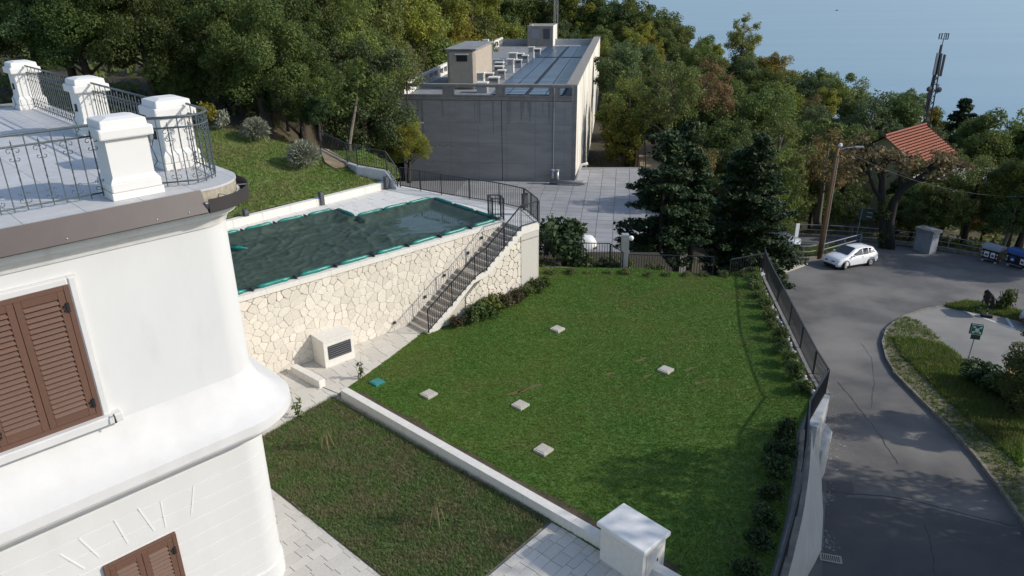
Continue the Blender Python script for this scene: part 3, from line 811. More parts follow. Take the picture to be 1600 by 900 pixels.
# ================================================================== POOL COVER
pc = thing('pool_cover', 'wet dark green pool cover held down by turquoise water tubes', 'pool cover', W(4, -3, 3.1))
def sag(s_, n_):
    e = min(s_ + 5.0, 11.2 - s_, -n_ - .12, (n_ + 6.65) if s_ < 6.9 else (n_ + 5.02), 9)
    if s_ >= 6.9: e = min(e, n_ + 5.02)
    elif n_ < -5.02: e = min(e, 6.9 - s_)
    return e
from mathutils import noise as mn
def pool():
    st_ = .065; ss = np.arange(-5.0, 11.2 + st_ / 2, st_); ns = np.arange(-6.65, -.1, st_)
    idx = {}; co = []; q = []
    for i, a in enumerate(ss):
        for j, b in enumerate(ns):
            if a > 6.93 and b < -5.07: continue
            e = sag(a, b); t = smooth(max(0, e) / .9)
            z = 3.36 - .235 * t
            # folds: long creases pulled towards the corners + crumples, calm under the standing water at the far end
            v = Vector((a * .40 + b * .25, b * .75 - a * .18, 0))
            w1 = mn.fractal(v * 1.1, 1.0, 2.0, 4); w2 = 1 - abs(mn.noise(Vector((a * .33 + b * .30, b * .95 - a * .42, 3.1)))) * 2
            w3 = 1 - abs(mn.noise(Vector((a * .9 - b * .8, b * 1.0 + a * .9, 8.7)))) * 2
            w4 = 1 - abs(mn.noise(Vector((a * 1.2 + b * 1.6, b * .5 - a * .35, 21.3)))) * 2
            calm = smooth((a - 6.6) / 1.6) * smooth((-b - .7) / 1.0) * smooth((5.0 + b) / 1.2)
            amp = (1 - .97 * calm) * smooth(e / .35)
            z += amp * (.022 * w1 + .085 * (max(0, w2 - .80) / .20) ** 1.3 + .05 * max(0, w3 - .84) / .16 + .045 * max(0, w4 - .82) / .18)
            z -= .01 * calm
            idx[i, j] = len(co); p = W(a, b, z); co.append(tuple(p))
    for (i, j), k in idx.items():
        if (i + 1, j) in idx and (i, j + 1) in idx and (i + 1, j + 1) in idx: q.append((k, idx[i, j + 1], idx[i + 1, j + 1], idx[i + 1, j]))
    co = np.array(co) - np.array(pc.location)
    me = numpy_mesh('sheet', co, q, 'pool_sheet'); me.polygons.foreach_set('use_smooth', [True] * len(q))
    o = link_mesh('sheet', me, pc)
pool()
seeded(9)
tubes = [((-5, -.2), (11.15, -.2)), ((11.2, -.25), (11.2, -4.95)), ((11.1, -5.05), (7.0, -5.05)), ((6.9, -5.1), (6.9, -6.6)), ((6.8, -6.68), (-5, -6.68))]
for (a0, b0), (a1, b1) in tubes:
    L = math.hypot(a1 - a0, b1 - b0); n = max(1, round(L / 1.55))
    for k in range(n):
        t0, t1 = k / n + .012, (k + 1) / n - .012
        pts = []
        for j in range(9):
            t = t0 + (t1 - t0) * j / 8
            p = W(a0 + (a1 - a0) * t, b0 + (b1 - b0) * t, DZ + .075); p.z += rng.uniform(-.006, .006); pts.append(p + WN * rng.uniform(-.012, .012))
        rr = [.03] + [.078 + rng.uniform(-.008, .008) for _ in range(7)] + [.03]
        s = MB(); s.smooth = True; s.tube(pts, rr, 8); o = s.build('water_tube', 'pool_tube', pc)
        if k:
            p = W(a0 + (a1 - a0) * k / n, b0 + (b1 - b0) * k / n, DZ + .05)
            MB().box(p, (.05, .26, .10), Vector((a1 - a0, 0, 0)).normalized() if False else (WD if abs(a1 - a0) > abs(b1 - b0) else WN), (WN if abs(a1 - a0) > abs(b1 - b0) else WD)).build('tie', 'tube_tie', pc)
s = MB(); s.smooth = True; s.tube([P(360, 388, 3.25), P(371, 387, 3.27), P(387, 388, 3.25)], [.07, .085, .02], 8); s.build('loose_tube', 'pool_tube', pc)

# ================================================================== LOW WALLS OF THE DECK AND UPPER LAWN
lw = thing('deck_wall', 'low white wall between the pool deck and the grass slope', 'wall', P(500, 320, DZ))
b0_, b1_ = P(606, 294, DZ), P(383, 351, DZ); b1_ = b1_ + (b1_ - b0_) * .6
d_ = (b1_ - b0_).normalized(); nn_ = Vector((-d_.y, d_.x, 0)); nn_ = nn_ if nn_.x < 0 else -nn_
L = (b1_ - b0_).length; n = 9
for k in range(n):
    a, b = b0_ + d_ * (L * k / n + .003), b0_ + d_ * (L * (k + 1) / n - .003)
    s = MB(); s.prism([(a.x, a.y), (b.x, b.y), (b.x + nn_.x * .30, b.y + nn_.y * .30), (a.x + nn_.x * .30, a.y + nn_.y * .30)], DZ - .1, DZ + .34); bevel(s.build('wall_block', 'white_stone', lw), .012)
uw_px = [(619, 290.5), (603, 283), (558, 275), (541, 259.5), (499, 237)]
uw = [PL(*p) for p in uw_px]; uw[0].z = DZ + .02
uh = [.10, .50, .50, .16, .12]
uwo = thing('upper_wall', 'white rendered wall stepping up the edge of the grass slope', 'wall', uw[2])
tops = []
for k in range(4):
    a, b = uw[k], uw[k + 1]; d = (b - a); d.z = 0; d.normalize(); nn = Vector((d.y, -d.x, 0)); nn = nn if nn.y > 0 else -nn
    vs = []
    for p, h in ((a, uh[k]), (b, uh[k + 1])):
        for o in (0, .26): vs += [tuple(p + nn * o + Vector((0, 0, -1.0))), tuple(p + nn * o + Vector((0, 0, h)))]
    s = MB(); s.add(vs, [(0, 1, 5, 4), (2, 6, 7, 3), (1, 3, 7, 5), (0, 2, 3, 1), (4, 5, 7, 6), (0, 4, 6, 2)])
    s.build('wall_panel', 'grey_white' if k < 3 else 'kerb_stone', uwo)
for p, h in zip(uw, uh): tops.append(p + Vector((.06, .12, h)))
fence('dark railing climbing the white wall beside the grass slope', tops, h=1.0, sp=.125, post=1.9, m='dark_iron', name='slope_railing')

# ================================================================== KERB WALLS, VENT HOUSING, SERVICE BOX, COVERS
def kerbwall(name, label, a, b, w, h, pieces, cat='kerb wall'):
    k = thing(name, label, cat, a); d = (b - a).normalized(); sd = Vector((-d.y, d.x, 0)); L = (b - a).length
    for i in range(pieces):
        p, q = a + d * (L * i / pieces + .003), a + d * (L * (i + 1) / pieces - .003)
        o = MB().box((p + q) / 2 + Vector((0, 0, h / 2 - .05)), ((q - p).length, w, h + .1), d, sd).build('kerb_block', 'white_stone', k); bevel(o, .012)
    return k
ka = P(537, 607, .33); ka.z = 0; kb = P(1040, 893, .33); kb.z = 0; kb = kb + (kb - ka) * .18
kdir = (kb - ka).normalized(); koff = Vector((-kdir.y, kdir.x, 0)) * .0
kerbwall('kerb_wall', 'long low white kerb wall between lawn and planting bed', ka, kb, .27, .33, 9)
sa = P(458, 570, .3); sa.z = 0; sb = P(503, 594, .3); sb.z = 0
kerbwall('kerb_wall', 'short low white kerb wall against the stone pool wall', sa, sb, .25, .30, 1)
for a_, b_ in ((sb, ka),):
    s = MB(); d = (b_ - a_).normalized(); s.bar(a_ + Vector((0, 0, .012)), b_ + Vector((0, 0, .012)), .03, .03); o = s.build('drain_slot', 'dark_grey', origin=a_); tag(o, 'thin dark drain slot in the paving between the kerb walls', 'drain')

vb = P(500, 570, 0); vr = P(544, 552, 0)
vs0 = toW(vb)[0]; vs1 = toW(vr)[0]; vn = .88; VH = 1.04
vt = thing('vent_housing', 'white box with a dark louvred grille against the stone wall', 'vent', W((vs0 + vs1) / 2, .5, 0))
bevel(MB().box(W((vs0 + vs1) / 2, vn / 2 + .02, VH / 2), (vs1 - vs0, vn, VH), WD, WN).build('housing', 'white_stone', vt), .012)
bevel(MB().box(W((vs0 + vs1) / 2, vn / 2 + .03, VH + .03), (vs1 - vs0 + .03, vn + .06, .06), WD, WN).build('lid', 'white_stone', vt), .01)
gc = W((vs0 + vs1) / 2 + .02, vn + .025, VH * .56); gw, gh = (vs1 - vs0) * .74, VH * .48
MB().box(gc, (gw, .01, gh), WD, WN).build('recess', 'black', vt)
s = MB()
for a, b in (((-gw / 2, -gh / 2), (gw / 2, -gh / 2)), ((-gw / 2, gh / 2), (gw / 2, gh / 2)), ((-gw / 2, -gh / 2), (-gw / 2, gh / 2)), ((gw / 2, -gh / 2), (gw / 2, gh / 2))):
    s.bar(gc + WD * a[0] + Vector((0, 0, a[1])), gc + WD * b[0] + Vector((0, 0, b[1])), .035)
s.build('grille_frame', 'louvre', vt)
for k in range(6):
    z = -gh / 2 + gh * (k + .5) / 6
    MB().box(gc + WN * .01 + Vector((0, 0, z)), (gw - .03, .055, .012), WD, (WN * .75 - Vector((0, 0, .62))).normalized(), (WN * .62 + Vector((0, 0, .75))).normalized()).build('louvre', 'louvre', vt)

bt = [P(937, 815, 1.12), P(1005, 868, 1.12), P(1051, 828, 1.12), P(969, 786, 1.12)]
u_ = ((bt[1] - bt[0]) + (bt[2] - bt[3])); L1 = u_.length / 2; u_.normalize(); w_ = Vector((-u_.y, u_.x, 0)); L2 = (((bt[3] - bt[0]) + (bt[2] - bt[1])) / 2).dot(w_)
cc = sum(bt, Vector()) / 4
bx = thing('service_box', 'white rendered service box with an overhanging slab lid on the lawn edge', 'service box', (cc.x, cc.y, 0))
bevel(MB().box((cc.x, cc.y, .5), (L1 - .16, L2 - .16, 1.0), u_, w_).build('body', 'white_stone', bx), .015)
bevel(MB().box((cc.x, cc.y, 1.07), (L1, L2, .13), u_, w_).build('lid', 'white_paint', bx), .035)
d0 = Vector((cc.x, cc.y, 0)) + u_ * (L1 / 2 - .08)
MB().box(d0 + u_ * .005 + Vector((0, 0, .48)), (.015, L2 * .58, .70), u_, w_).build('door', 'plaster_weathered', bx)
MB().box(d0 + u_ * .022 + w_ * .12 + Vector((0, 0, .5)), (.02, .03, .08), u_, w_).build('latch', 'dark_grey', bx)
s = MB()
for k in range(7):
    a = k * 2.4; c0 = P(966, 874, .03) + Vector((math.cos(a) * .07, math.sin(a) * .05, 0)); s.tube([c0, c0 + Vector((.05 * math.cos(a), .05 * math.sin(a), .035 + .01 * k)), c0 + Vector((.11 * math.cos(a + 1), .08 * math.sin(a + 1), .01))], [.012, .018, .004], 5)
tag(s.build('dead_weed', 'black', origin=P(966, 874, .02)), 'small dark clump lying on the pavers by the kerb wall', 'weed')

mh_lab = ['square stone inspection cover farthest up the lawn', 'square stone inspection cover nearest the road side of the lawn', 'square stone inspection cover in the middle of the lawn by a bare streak', 'square stone inspection cover nearest the turquoise lid', 'square stone inspection cover nearest the service box']
for p, l in zip(mh_pos, mh_lab):
    t = thing('inspection_cover', l, 'manhole cover', p, group='inspection covers in the lawn')
    bevel(MB().box(p + Vector((0, 0, .02)), (.44, .44, .09), kd, kn).build('frame', 'cover_stone', t), .01)
    bevel(MB().box(p + Vector((0, 0, .068)), (.33, .33, .02), kd, kn).build('lid', 'cover_stone', t), .006)
t = thing('inspection_cover', 'turquoise plastic inspection lid at the lawn corner', 'manhole cover', teal_pos)
bevel(MB().box(teal_pos + Vector((0, 0, .02)), (.40, .40, .07), kd, kn).build('rim', 'teal_plastic', t), .012)
bevel(MB().box(teal_pos + Vector((0, 0, .058)), (.31, .31, .02), kd, kn).build('lid', 'teal_plastic', t), .006)

# bollard lights along the low white wall
for px, l in (((384, 348), 'dark bollard light nearest the villa corner'), ((501, 319.5), 'dark bollard light midway along the low white wall'), ((602, 295), 'dark bollard light at the far end of the low white wall')):
    p = P(*px, DZ) + d_ * .0 - nn_ * .12
    t = thing('bollard_light', l, 'bollard light', p, group='bollard lights by the low wall')
    bevel(MB().box(p + Vector((0, 0, .31)), (.19, .22, .62), d_, nn_).build('column', 'dark_grey', t), .008)
    bevel(MB().box(p + Vector((0, 0, .635)), (.21, .24, .03), d_, nn_).build('cap', 'dark_grey', t), .006)
    MB().box(p - nn_ * .113 + Vector((0, 0, .54)), (.13, .008, .07), d_, nn_).build('lens', 'lamp_glass', t)

# ================================================================== RETAINING WALL AND RAILING ALONG THE LAWN'S RIGHT EDGE
rw = thing('retaining_wall', 'battered grey concrete wall holding the lawn above the road', 'wall', (9, 20, 0))
base = [p - Vector((0, 0, 1.0)) for p in near_rail]        # railing foot
topo = [b + Vector((.22, .05, 0)) for b in base]
topi = [b - Vector((.16, 0, .06)) for b in base]
jb, ja = Vector((jog_b.x, jog_b.y, .17)), topo[0]
# lofted face from the wall head down to the road
n_ = 14
def polyat(pts, t):
    L = [0]
    for a, b in zip(pts, pts[1:]): L.append(L[-1] + (b - a).length)
    d = t * L[-1]
    for k in range(len(pts) - 1):
        if d <= L[k + 1] + 1e-9: return pts[k].lerp(pts[k + 1], (d - L[k]) / (L[k + 1] - L[k]))
    return pts[-1].copy()
btm = Bw[::-1] + [Bw[0] + (Bw[0] - Bw[1]) * .9]
s = MB(); s.smooth = True
A_ = [polyat(topo, k / n_) for k in range(n_ + 1)]; C_ = [polyat(btm, k / n_) - Vector((0, 0, .05)) for k in range(n_ + 1)]; I_ = [polyat(topi, k / n_) for k in range(n_ + 1)]
vs = [tuple(p) for p in I_] + [tuple(p) for p in A_] + [tuple(p) for p in C_]; m = n_ + 1
s.add([tuple(p) for p in A_ + C_], [(k, m + k, m + k + 1, k + 1) for k in range(n_)]); s.build('wall_face', 'grey_white', rw)
s = MB(); s.add([tuple(p) for p in I_ + A_] + [tuple(p - Vector((0, 0, .5))) for p in I_], [(k, k + 1, m + k + 1, m + k) for k in range(n_)] + [(2 * m + k, 2 * m + k + 1, k + 1, k) for k in range(n_)]); s.build('wall_head', 'kerb_stone', rw)
# far run
far = [Vector((x, y, .17)) for x, y in RT] + [Vector((jog_b.x, jog_b.y, .17))]
s = MB()
for a, b in zip(far, far[1:]):
    d = (b - a).normalized(); s.box((a + b) / 2 + d.cross(Vector((0, 0, 1))) * 0 + Vector((.03, 0, -3.6)), ((b - a).length + .05, .34, 7.4), d, Vector((-d.y, d.x, 0)))
s.build('far_wall', 'concrete_band', rw)
s = MB(); a, b = Vector((jog_b.x + .05, jog_b.y, -.25)), topo[0] + Vector((0, 0, -.25)); d = (b - a).normalized()
s.box((a + b) / 2 + Vector((0, 0, -2.5)), ((b - a).length, .3, 5.8), Vector((d.x, d.y, 0)).normalized(), Vector((-d.y, d.x, 0)).normalized()); s.build('return_wall', 'grey_white', rw)
c_ = PR(1291, 700); s = MB(); s.prism([tuple(P(*q, -2.7)[:2]) for q in ((1267, 672), (1284, 655), (1301, 674), (1286, 704), (1272, 702))], -5.0, -2.7); bevel(s.build('wall_end_block', 'grey_white', rw), .03)
fence('dark dense railing on the far half of the lawn edge above the road', far, h=1.02, sp=.11, post=1.9, bw=.018, name='lawn_railing')
fence('dark railing returning at the jog of the lawn edge', [far[-1] + Vector((.03, .0, 0)), base[0]], h=1.0, sp=.11, post=1.6, bw=.018, name='lawn_railing')
fence('dark railing curving along the near half of the lawn edge above the road', base, h=1.0, sp=.11, post=1.8, bw=.018, name='lawn_railing')
seeded(91)
for k in range(46):                        # pale field stones bedded on the wall head
    t = k / 46; p = polyat(far, t) + Vector((-.30 + rng.uniform(-.05, .05), rng.uniform(-.05, .05), .0))
    s = MB(); r = rng.uniform(.06, .13); s.smooth = False
    s.lathe([(r * .6, -.04), (r, .02), (r * .8, .08), (r * .3, .11)], 7, p); s.build('field_stone', 'rock_white', rw)

# far end of the lawn: low wall, railings
fb = [Vector((1.6, 33.6, .0)), Vector((5.3, 32.95, -.05)), Vector((6.5, 32.6, -.35)), Vector((10.1, 31.9, -.3)), Vector((11.6, 32.6, .35))]
fwl = thing('end_wall', 'low grey wall at the far end of the lawn', 'wall', (6, 32.8, 0))
for a, b in zip(fb, fb[1:]):
    d = (b - a); d.z = 0; L = d.length; d.normalize(); mid = (a + b) / 2
    MB().bar(a + Vector((0, 0, -1.2)), b + Vector((0, 0, -1.2)), .30, 2.4).build('wall_panel', 'kerb_stone', fwl)
fence('dark railing at the far end of the lawn behind the green bush', [P(850, 407, .15), P(907, 413, .0), P(952, 414, 0)], h=1.12, sp=.13, post=2.1, bw=.022, name='end_railing')
fence('dark railing sloping down beside the grey post at the lawn end', [P(953, 414, 0), P(972, 427, -.35)], h=1.1, sp=.13, post=2.1, bw=.022, name='end_railing')
fence('dark railing in front of the conifer trunks at the lawn end', [P(981, 427, -.45), P(1050, 429, -.45), P(1113, 431, -.45)], h=1.0, sp=.13, post=2.0, bw=.022, name='end_railing')
fence('dark railing rising on the pale wall at the lawn corner', [P(1139, 437, .15), P(1190, 427, .25)], h=1.0, sp=.13, post=2.0, bw=.022, name='end_railing')
MB().bar(P(1133, 443, .1), P(1192, 429, .2), .35, .22).build('pale_wall', 'white_stone', fwl)
gp = P(974, 427, -.45); t = thing('grey_post', 'tall blue grey steel post with a white ball on top', 'post', gp)
bevel(MB().box(gp + Vector((0, 0, .9)), (.34, .34, 2.3)).build('column', 'steel', t), .01)
s = MB(); s.smooth = True; s.lathe([(.02, -.13), (.1, -.09), (.135, 0), (.1, .09), (.02, .13)], 12, gp + Vector((.28, -.05, 1.85))); s.build('lamp_ball', 'tarp_white', t)
# ================================================================== VILLA
C0 = Vector((-5.44, 13.54, 0)); va = rad(45.5)
VT = Vector((math.sin(va), math.cos(va), 0)); VN = Vector((VT.y, -VT.x, 0))
def V(t, n, z=0.0): p = C0 + VT * t + VN * n; return Vector((p.x, p.y, z))
VR, VTW, VNW = .65, .08, .15             # corner radius, side wall line, front wall line
CT, CN = VTW - VR, VNW - VR
def vpath(o, back=13.0, front=6.5, na=20):
    """wall line offset outwards by o: front, round corner, side"""
    pts = [V(-front, VNW + o)]
    for k in range(na + 1):
        a = math.pi / 2 * (1 - k / na); pts.append(V(CT + (VR + o) * math.cos(a), CN + (VR + o) * math.sin(a)))
    pts.append(V(VTW + o, -back))
    return pts
def sweep(prof, smooth_=True, **k):
    s = MB(); s.smooth = smooth_
    rows = [[(p.x, p.y, z) for p in vpath(o, **k)] for o, z in prof]; m = len(rows[0])
    s.add([p for r in rows for p in r], [(i * m + j, i * m + j + 1, (i + 1) * m + j + 1, (i + 1) * m + j) for i in range(len(prof) - 1) for j in range(m - 1)])
    return s
def autosmooth(o, deg=35):
    o.data.polygons.foreach_set('use_smooth', [True] * len(o.data.polygons))
    md = o.modifiers.new('edge', 'EDGE_SPLIT'); md.split_angle = rad(deg); return o
vil = thing('villa', 'white rendered villa with a rounded corner and brown shutters', 'villa', C0)
autosmooth(sweep([(0, 5.62), (0, 8.9)], na=24).build('upper_storey_wall', 'plaster', vil))
# ground storey: render coursed with shallow horizontal grooves
pr = [(0, -.4), (.04, -.4), (.04, .5), (0, .53)]
z = .75
while z < 4.0: pr += [(0, z - .012), (-.014, z - .006), (-.014, z + .006), (0, z + .012)]; z += .40
pr += [(0, 4.1)]
autosmooth(sweep(pr, na=24).build('ground_storey_wall', 'plaster', vil), 25)
autosmooth(sweep([(-.02, 5.75), (0, 5.62), (.06, 5.45), (.17, 5.22), (.33, 5.02), (.53, 4.86), (.70, 4.79), (.72, 4.78), (.72, 4.58), (.66, 4.56), (.60, 4.54), (.60, 4.47), (.54, 4.46), (.48, 4.36), (.34, 4.24), (.2, 4.15), (.08, 4.1), (0, 4.05), (-.02, 4.0)], na=28).build('string_course', 'moulding', vil), 24)
autosmooth(sweep([(-.02, 8.80), (.03, 8.80), (.05, 8.86), (.09, 8.94), (.17, 9.0), (.235, 9.02), (.235, 9.055), (.27, 9.06), (.27, 9.16), (.31, 9.17), (.36, 9.22), (.36, 9.34), (.1, 9.36)], na=28).build('cornice', 'plaster_weathered', vil))
# terrace floor: slab edge, then tile pieces
SO = .30
sp_ = vpath(SO, back=14.5, front=6.5, na=24)
s = MB(); s.prism([(p.x, p.y) for p in sp_] + [tuple(V(-6.5, -14.5)[:2])], 9.30, 9.575); s.build('slab', 'slab_edge', vil)
tconv_ = [(p.x, p.y) for p in vpath(SO + .015, back=14.5, front=6.5, na=24)] + [tuple(V(-6.5, -14.5)[:2])]
va2 = math.atan2(VT.y, VT.x)
seeded(15)
for i in range(-8, 1):
    for j in range(-15, 1):
        cell = [tuple(V(a, b)[:2]) for a, b in ((i * .9 + .2, j * .9 + .2), (i * .9 + 1.1, j * .9 + .2), (i * .9 + 1.1, j * .9 + 1.1), (i * .9 + .2, j * .9 + 1.1))]
        c = clip_convex(cell, tconv_)
        if len(c) >= 3 and area2(c) > .01:
            cx = sum(p[0] for p in c) / len(c); cy = sum(p[1] for p in c) / len(c)
            if infr((cx, cy, 9.6), 60): slab_piece('terrace_tile', c, 9.56, 9.60, 'terrace_tile', vil, gap=.003, ch=.002)
# gutter: sloping fascia on the front, open channel round the corner
s = MB(); a0 = VNW + SO
vs = []
for t in (-6.5, CT - .05):
    vs += [tuple(V(t, a0 + .01, 9.605)), tuple(V(t, a0 + .20, 9.22)), tuple(V(t, a0 + .185, 9.20)), tuple(V(t, a0 - .0, 9.57))]
s.add(vs, [(0, 1, 5, 4), (1, 2, 6, 5), (2, 3, 7, 6), (3, 0, 4, 7), (0, 3, 2, 1), (4, 5, 6, 7)])
gut = thing('gutter', 'dark brown metal gutter with a sloping front cover under the terrace', 'gutter', V(CT, VNW, 9.3))
s.build('front_cover', 'brown_metal', gut)
def arc(o, a0_, a1_, n=18): return [V(CT + (VR + o) * math.cos(a), CN + (VR + o) * math.sin(a)) for a in np.linspace(a0_, a1_, n)]
s = MB(); s.smooth = True
rows = []
for o, z in ((SO + .005, 9.36), (SO + .02, 9.24), (SO + .19, 9.22), (SO + .20, 9.45), (SO + .215, 9.455), (SO + .215, 9.20), (SO, 9.18)):
    pts = arc(o, math.pi / 2 + .02, 0) + [V(VTW + o, CN - .6 * k) for k in range(1, 14)]
    rows.append([(p.x, p.y, z) for p in pts])
m = len(rows[0]); s.add([p for r in rows for p in r], [(i * m + j, (i + 1) * m + j, (i + 1) * m + j + 1, i * m + j + 1) for i in range(len(rows) - 1) for j in range(m - 1)])
autosmooth(s.build('channel', 'gutter_dark', gut))
for a in (math.pi * .18, math.pi * .40):
    p, q = arc(SO, a, a, 1)[0], arc(SO + .2, a, a, 1)[0]; MB().bar(Vector((p.x, p.y, 9.45)), Vector((q.x, q.y, 9.45)), .025, .012).build('bracket', 'steel', gut)
for t, n in ((-2.9, .10), (-1.5, .10), (-.95, .08)):
    p = V(t, a0 + .17, 9.28); MB().lathe([(.012, -.012), (.018, 0), (.012, .012)], 8, p).build('screw', 'steel', gut)

# shutters
def shutter(label, t0, t1, z0, z1, n0, surround=True, sill=True):
    w = thing('shuttered_window', label, 'window', V((t0 + t1) / 2, n0, z0))
    X, Y, Z = VT, VN, Vector((0, 0, 1))
    def bx(name, ta, tb, na, nb, za, zb, m, par=w, bv=.004):
        o = MB().box(V((ta + tb) / 2, (na + nb) / 2, (za + zb) / 2), (tb - ta, nb - na, zb - za), X, Y).build(name, m, par)
        if bv: bevel(o, bv, 1)
        return o
    fw = .085
    if surround:
        for ta, tb, za, zb in ((t1, t1 + .14, z0 - .02, z1 + .14), (t0 - .14, t0, z0 - .02, z1 + .14), (t0, t1, z1, z1 + .14)):
            bx('surround', ta + .001, tb - .001, n0 - .02, n0 + .065, za, zb - .001, 'moulding')
            bx('surround', ta + .012, tb - .022 if tb > t1 else tb - .012, n0, n0 + .085, za + .002, zb - .03, 'moulding', bv=.012)
    if sill:
        bx('sill', t0 - .26, t1 + .30, n0 - .02, n0 + .20, z0 - .17, z0 - .002, 'moulding', bv=.02)
    bx('frame', t0, t0 + fw, n0, n0 + .075, z0, z1, 'wood_shutter'); bx('frame', t1 - fw, t1, n0, n0 + .075, z0, z1, 'wood_shutter')
    bx('frame', t0 + fw + .001, t1 - fw - .001, n0, n0 + .074, z1 - fw, z1, 'wood_shutter'); bx('frame', t0 + fw + .001, t1 - fw - .001, n0, n0 + .074, z0, z0 + fw, 'wood_shutter')
    tm = (t0 + t1) / 2
    for k, (ta, tb) in enumerate(((t0 + fw, tm), (tm, t1 - fw))):
        ta += .004; tb -= .004; za, zb = z0 + fw + .004, z1 - fw - .004
        lf = thing('shutter_leaf', None, None, (0, 0, 0)); lf.parent = w
        st_ = .105; nz0, nz1 = n0 + .02, n0 + .068
        bx('stile', ta, ta + st_, nz0, nz1, za, zb, 'wood_shutter', lf); bx('stile', tb - st_, tb, nz0, nz1, za, zb, 'wood_shutter', lf)
        bx('rail', ta + st_ + .001, tb - st_ - .001, nz0, nz1 - .001, zb - .13, zb, 'wood_shutter', lf); bx('rail', ta + st_ + .001, tb - st_ - .001, nz0, nz1 - .001, za, za + .15, 'wood_shutter', lf)
        ns = int((zb - za - .28) / .095)
        for i in range(ns):
            z = za + .15 + (zb - za - .28) * (i + .5) / ns
            ax = X; ay = (Y * .66 - Z * .75).normalized(); az = (Y * .75 + Z * .66).normalized()
            o = MB().box(V((ta + tb) / 2, n0 + .042, z), (tb - ta - 2 * st_ - .002, .105, .02), ax, ay, az).build('slat', 'wood_shutter', lf); bevel(o, .008, 2)
        MB().box(V((ta + tb) / 2, n0 + .008, (za + zb) / 2), (tb - ta, .006, zb - za - .02), X, Y).build('backing', 'black', lf)
        th = ta if k == 0 else tb
        for z in (za + .22, zb - .30):
            s = MB(); s.box(V(th, n0 + .082, z), (.05, .022, .17), X, Y); s.box(V(th + (.035 if k == 0 else -.035), n0 + .076, z + .02), (.07, .016, .05), X, Y); s.box(V(th + (.03 if k == 0 else -.03), n0 + .076, z - .05), (.06, .016, .04), X, Y); s.build('hinge', 'hinge', w)
    if sill:
        s = MB(); c = V(t1 + .13, n0 + .22, z0 - .005); s.tube([c, c + VN * .05 + Vector((0, 0, .06)), c + VN * .08 + Vector((0, 0, .02)), c + VN * .09 + Vector((0, 0, -.10))], [.012, .012, .012, .02], 6); s.build('shutter_catch', 'hinge', w)
    return w
shutter('tall brown louvred shutters closed on the upper storey', -4.62, -2.97, 5.84, 8.40, VNW)
shutter('brown louvred shutters on the ground storey below the moulding', -3.62, -2.25, .4, 2.72, VNW, False, False)
# flat-arch grooves above the lower window
for t0, z0, t1, z1 in ((-2.60, 2.95, -2.78, 3.62), (-2.38, 2.90, -2.36, 3.55), (-1.86, 2.92, -1.70, 3.55), (-3.1, 2.95, -3.22, 3.6), (-3.62, 2.95, -3.85, 3.55), (-3.9, 2.85, -4.2, 3.4)):
    MB().bar(V(t0, VNW + .003, z0), V(t1, VNW + .003, z1), .03, .012, up=tuple(VN)).build('arch_groove', 'groove', vil)

# terrace piers
def pier(label, t0, t1, n0, n1, ht=1.32):
    tm, nm = (t0 + t1) / 2, (n0 + n1) / 2; z = 9.60
    p = thing('terrace_pier', label, 'pier', V(tm, nm, z), group='white piers of the terrace railing')
    a, b = t1 - t0, n1 - n0
    def bx(name, w, d, za, zb, bv=.01): bevel(MB().box(V(tm, nm, (za + zb) / 2), (w, d, zb - za), VT, VN).build(name, 'pier_white', p), bv)
    bx('foot', a, b, z, z + .13); bx('plinth', a - .03, b - .03, z + .131, z + .29, .02)
    s = MB(); vs = []
    for w, d, zz in ((a - .05, b - .05, z + .291), (a - .17, b - .15, z + .38), (a - .17, b - .15, z + 1.02)):
        for i, j in ((-1, -1), (1, -1), (1, 1), (-1, 1)): vs.append(tuple(V(tm + i * w / 2, nm + j * d / 2, zz)))
    s.add(vs, [(k, (k + 1) % 4, 4 + (k + 1) % 4, 4 + k) for k in range(4)] + [(4 + k, 4 + (k + 1) % 4, 8 + (k + 1) % 4, 8 + k) for k in range(4)] + [(8, 9, 10, 11)])
    s.build('shaft', 'pier_white', p)
    bx('cap', a + .02, b + .02, z + 1.021, z + 1.20, .03)
    s = MB(); vs = []
    for w, d, zz in ((a - .10, b - .10, z + 1.201), (a - .12, b - .12, z + ht), (a * .45, b * .45, z + ht + .045)):
        for i, j in ((-1, -1), (1, -1), (1, 1), (-1, 1)): vs.append(tuple(V(tm + i * w / 2, nm + j * d / 2, zz)))
    s.add(vs, [(k, (k + 1) % 4, 4 + (k + 1) % 4, 4 + k) for k in range(4)] + [(4 + k, 4 + (k + 1) % 4, 8 + (k + 1) % 4, 8 + k) for k in range(4)] + [(8, 9, 10, 11)])
    bevel(s.build('cap_top', 'pier_white', p), .02)
    return p
pier('white terrace pier nearest the camera above the brown fascia', -1.98, -1.12, -.62, .16)
pier('white terrace pier behind the curved corner railing', -.50, .28, -2.25, -1.40)
pB = pier('white terrace pier in the middle of the side row', -.50, .28, -7.25, -6.40)
pC = pier('white terrace pier at the far left end of the side row', -.50, .28, -13.2, -12.35)
for tt, nn, l in ((-.51, -6.85, 'small dark socket with a loose cable on the middle pier'), (-.51, -1.85, 'small dark socket with a loose cable on the corner pier'), (-.51, -12.8, 'small dark socket on the far left pier')):
    b = thing('wall_socket', l, 'socket', V(tt, nn, 10.2)); MB().box(V(tt + .08, nn, 10.25), (.03, .11, .17), VT, VN).build('socket_plate', 'black', b)
    MB().tube([V(tt + .06, nn - .02, 10.2), V(tt + .0, nn - .08, 10.0), V(tt + .02, nn + .05, 9.75), V(tt - .05, nn - .05, 9.61)], .007, 5).build('cable', 'black', b)

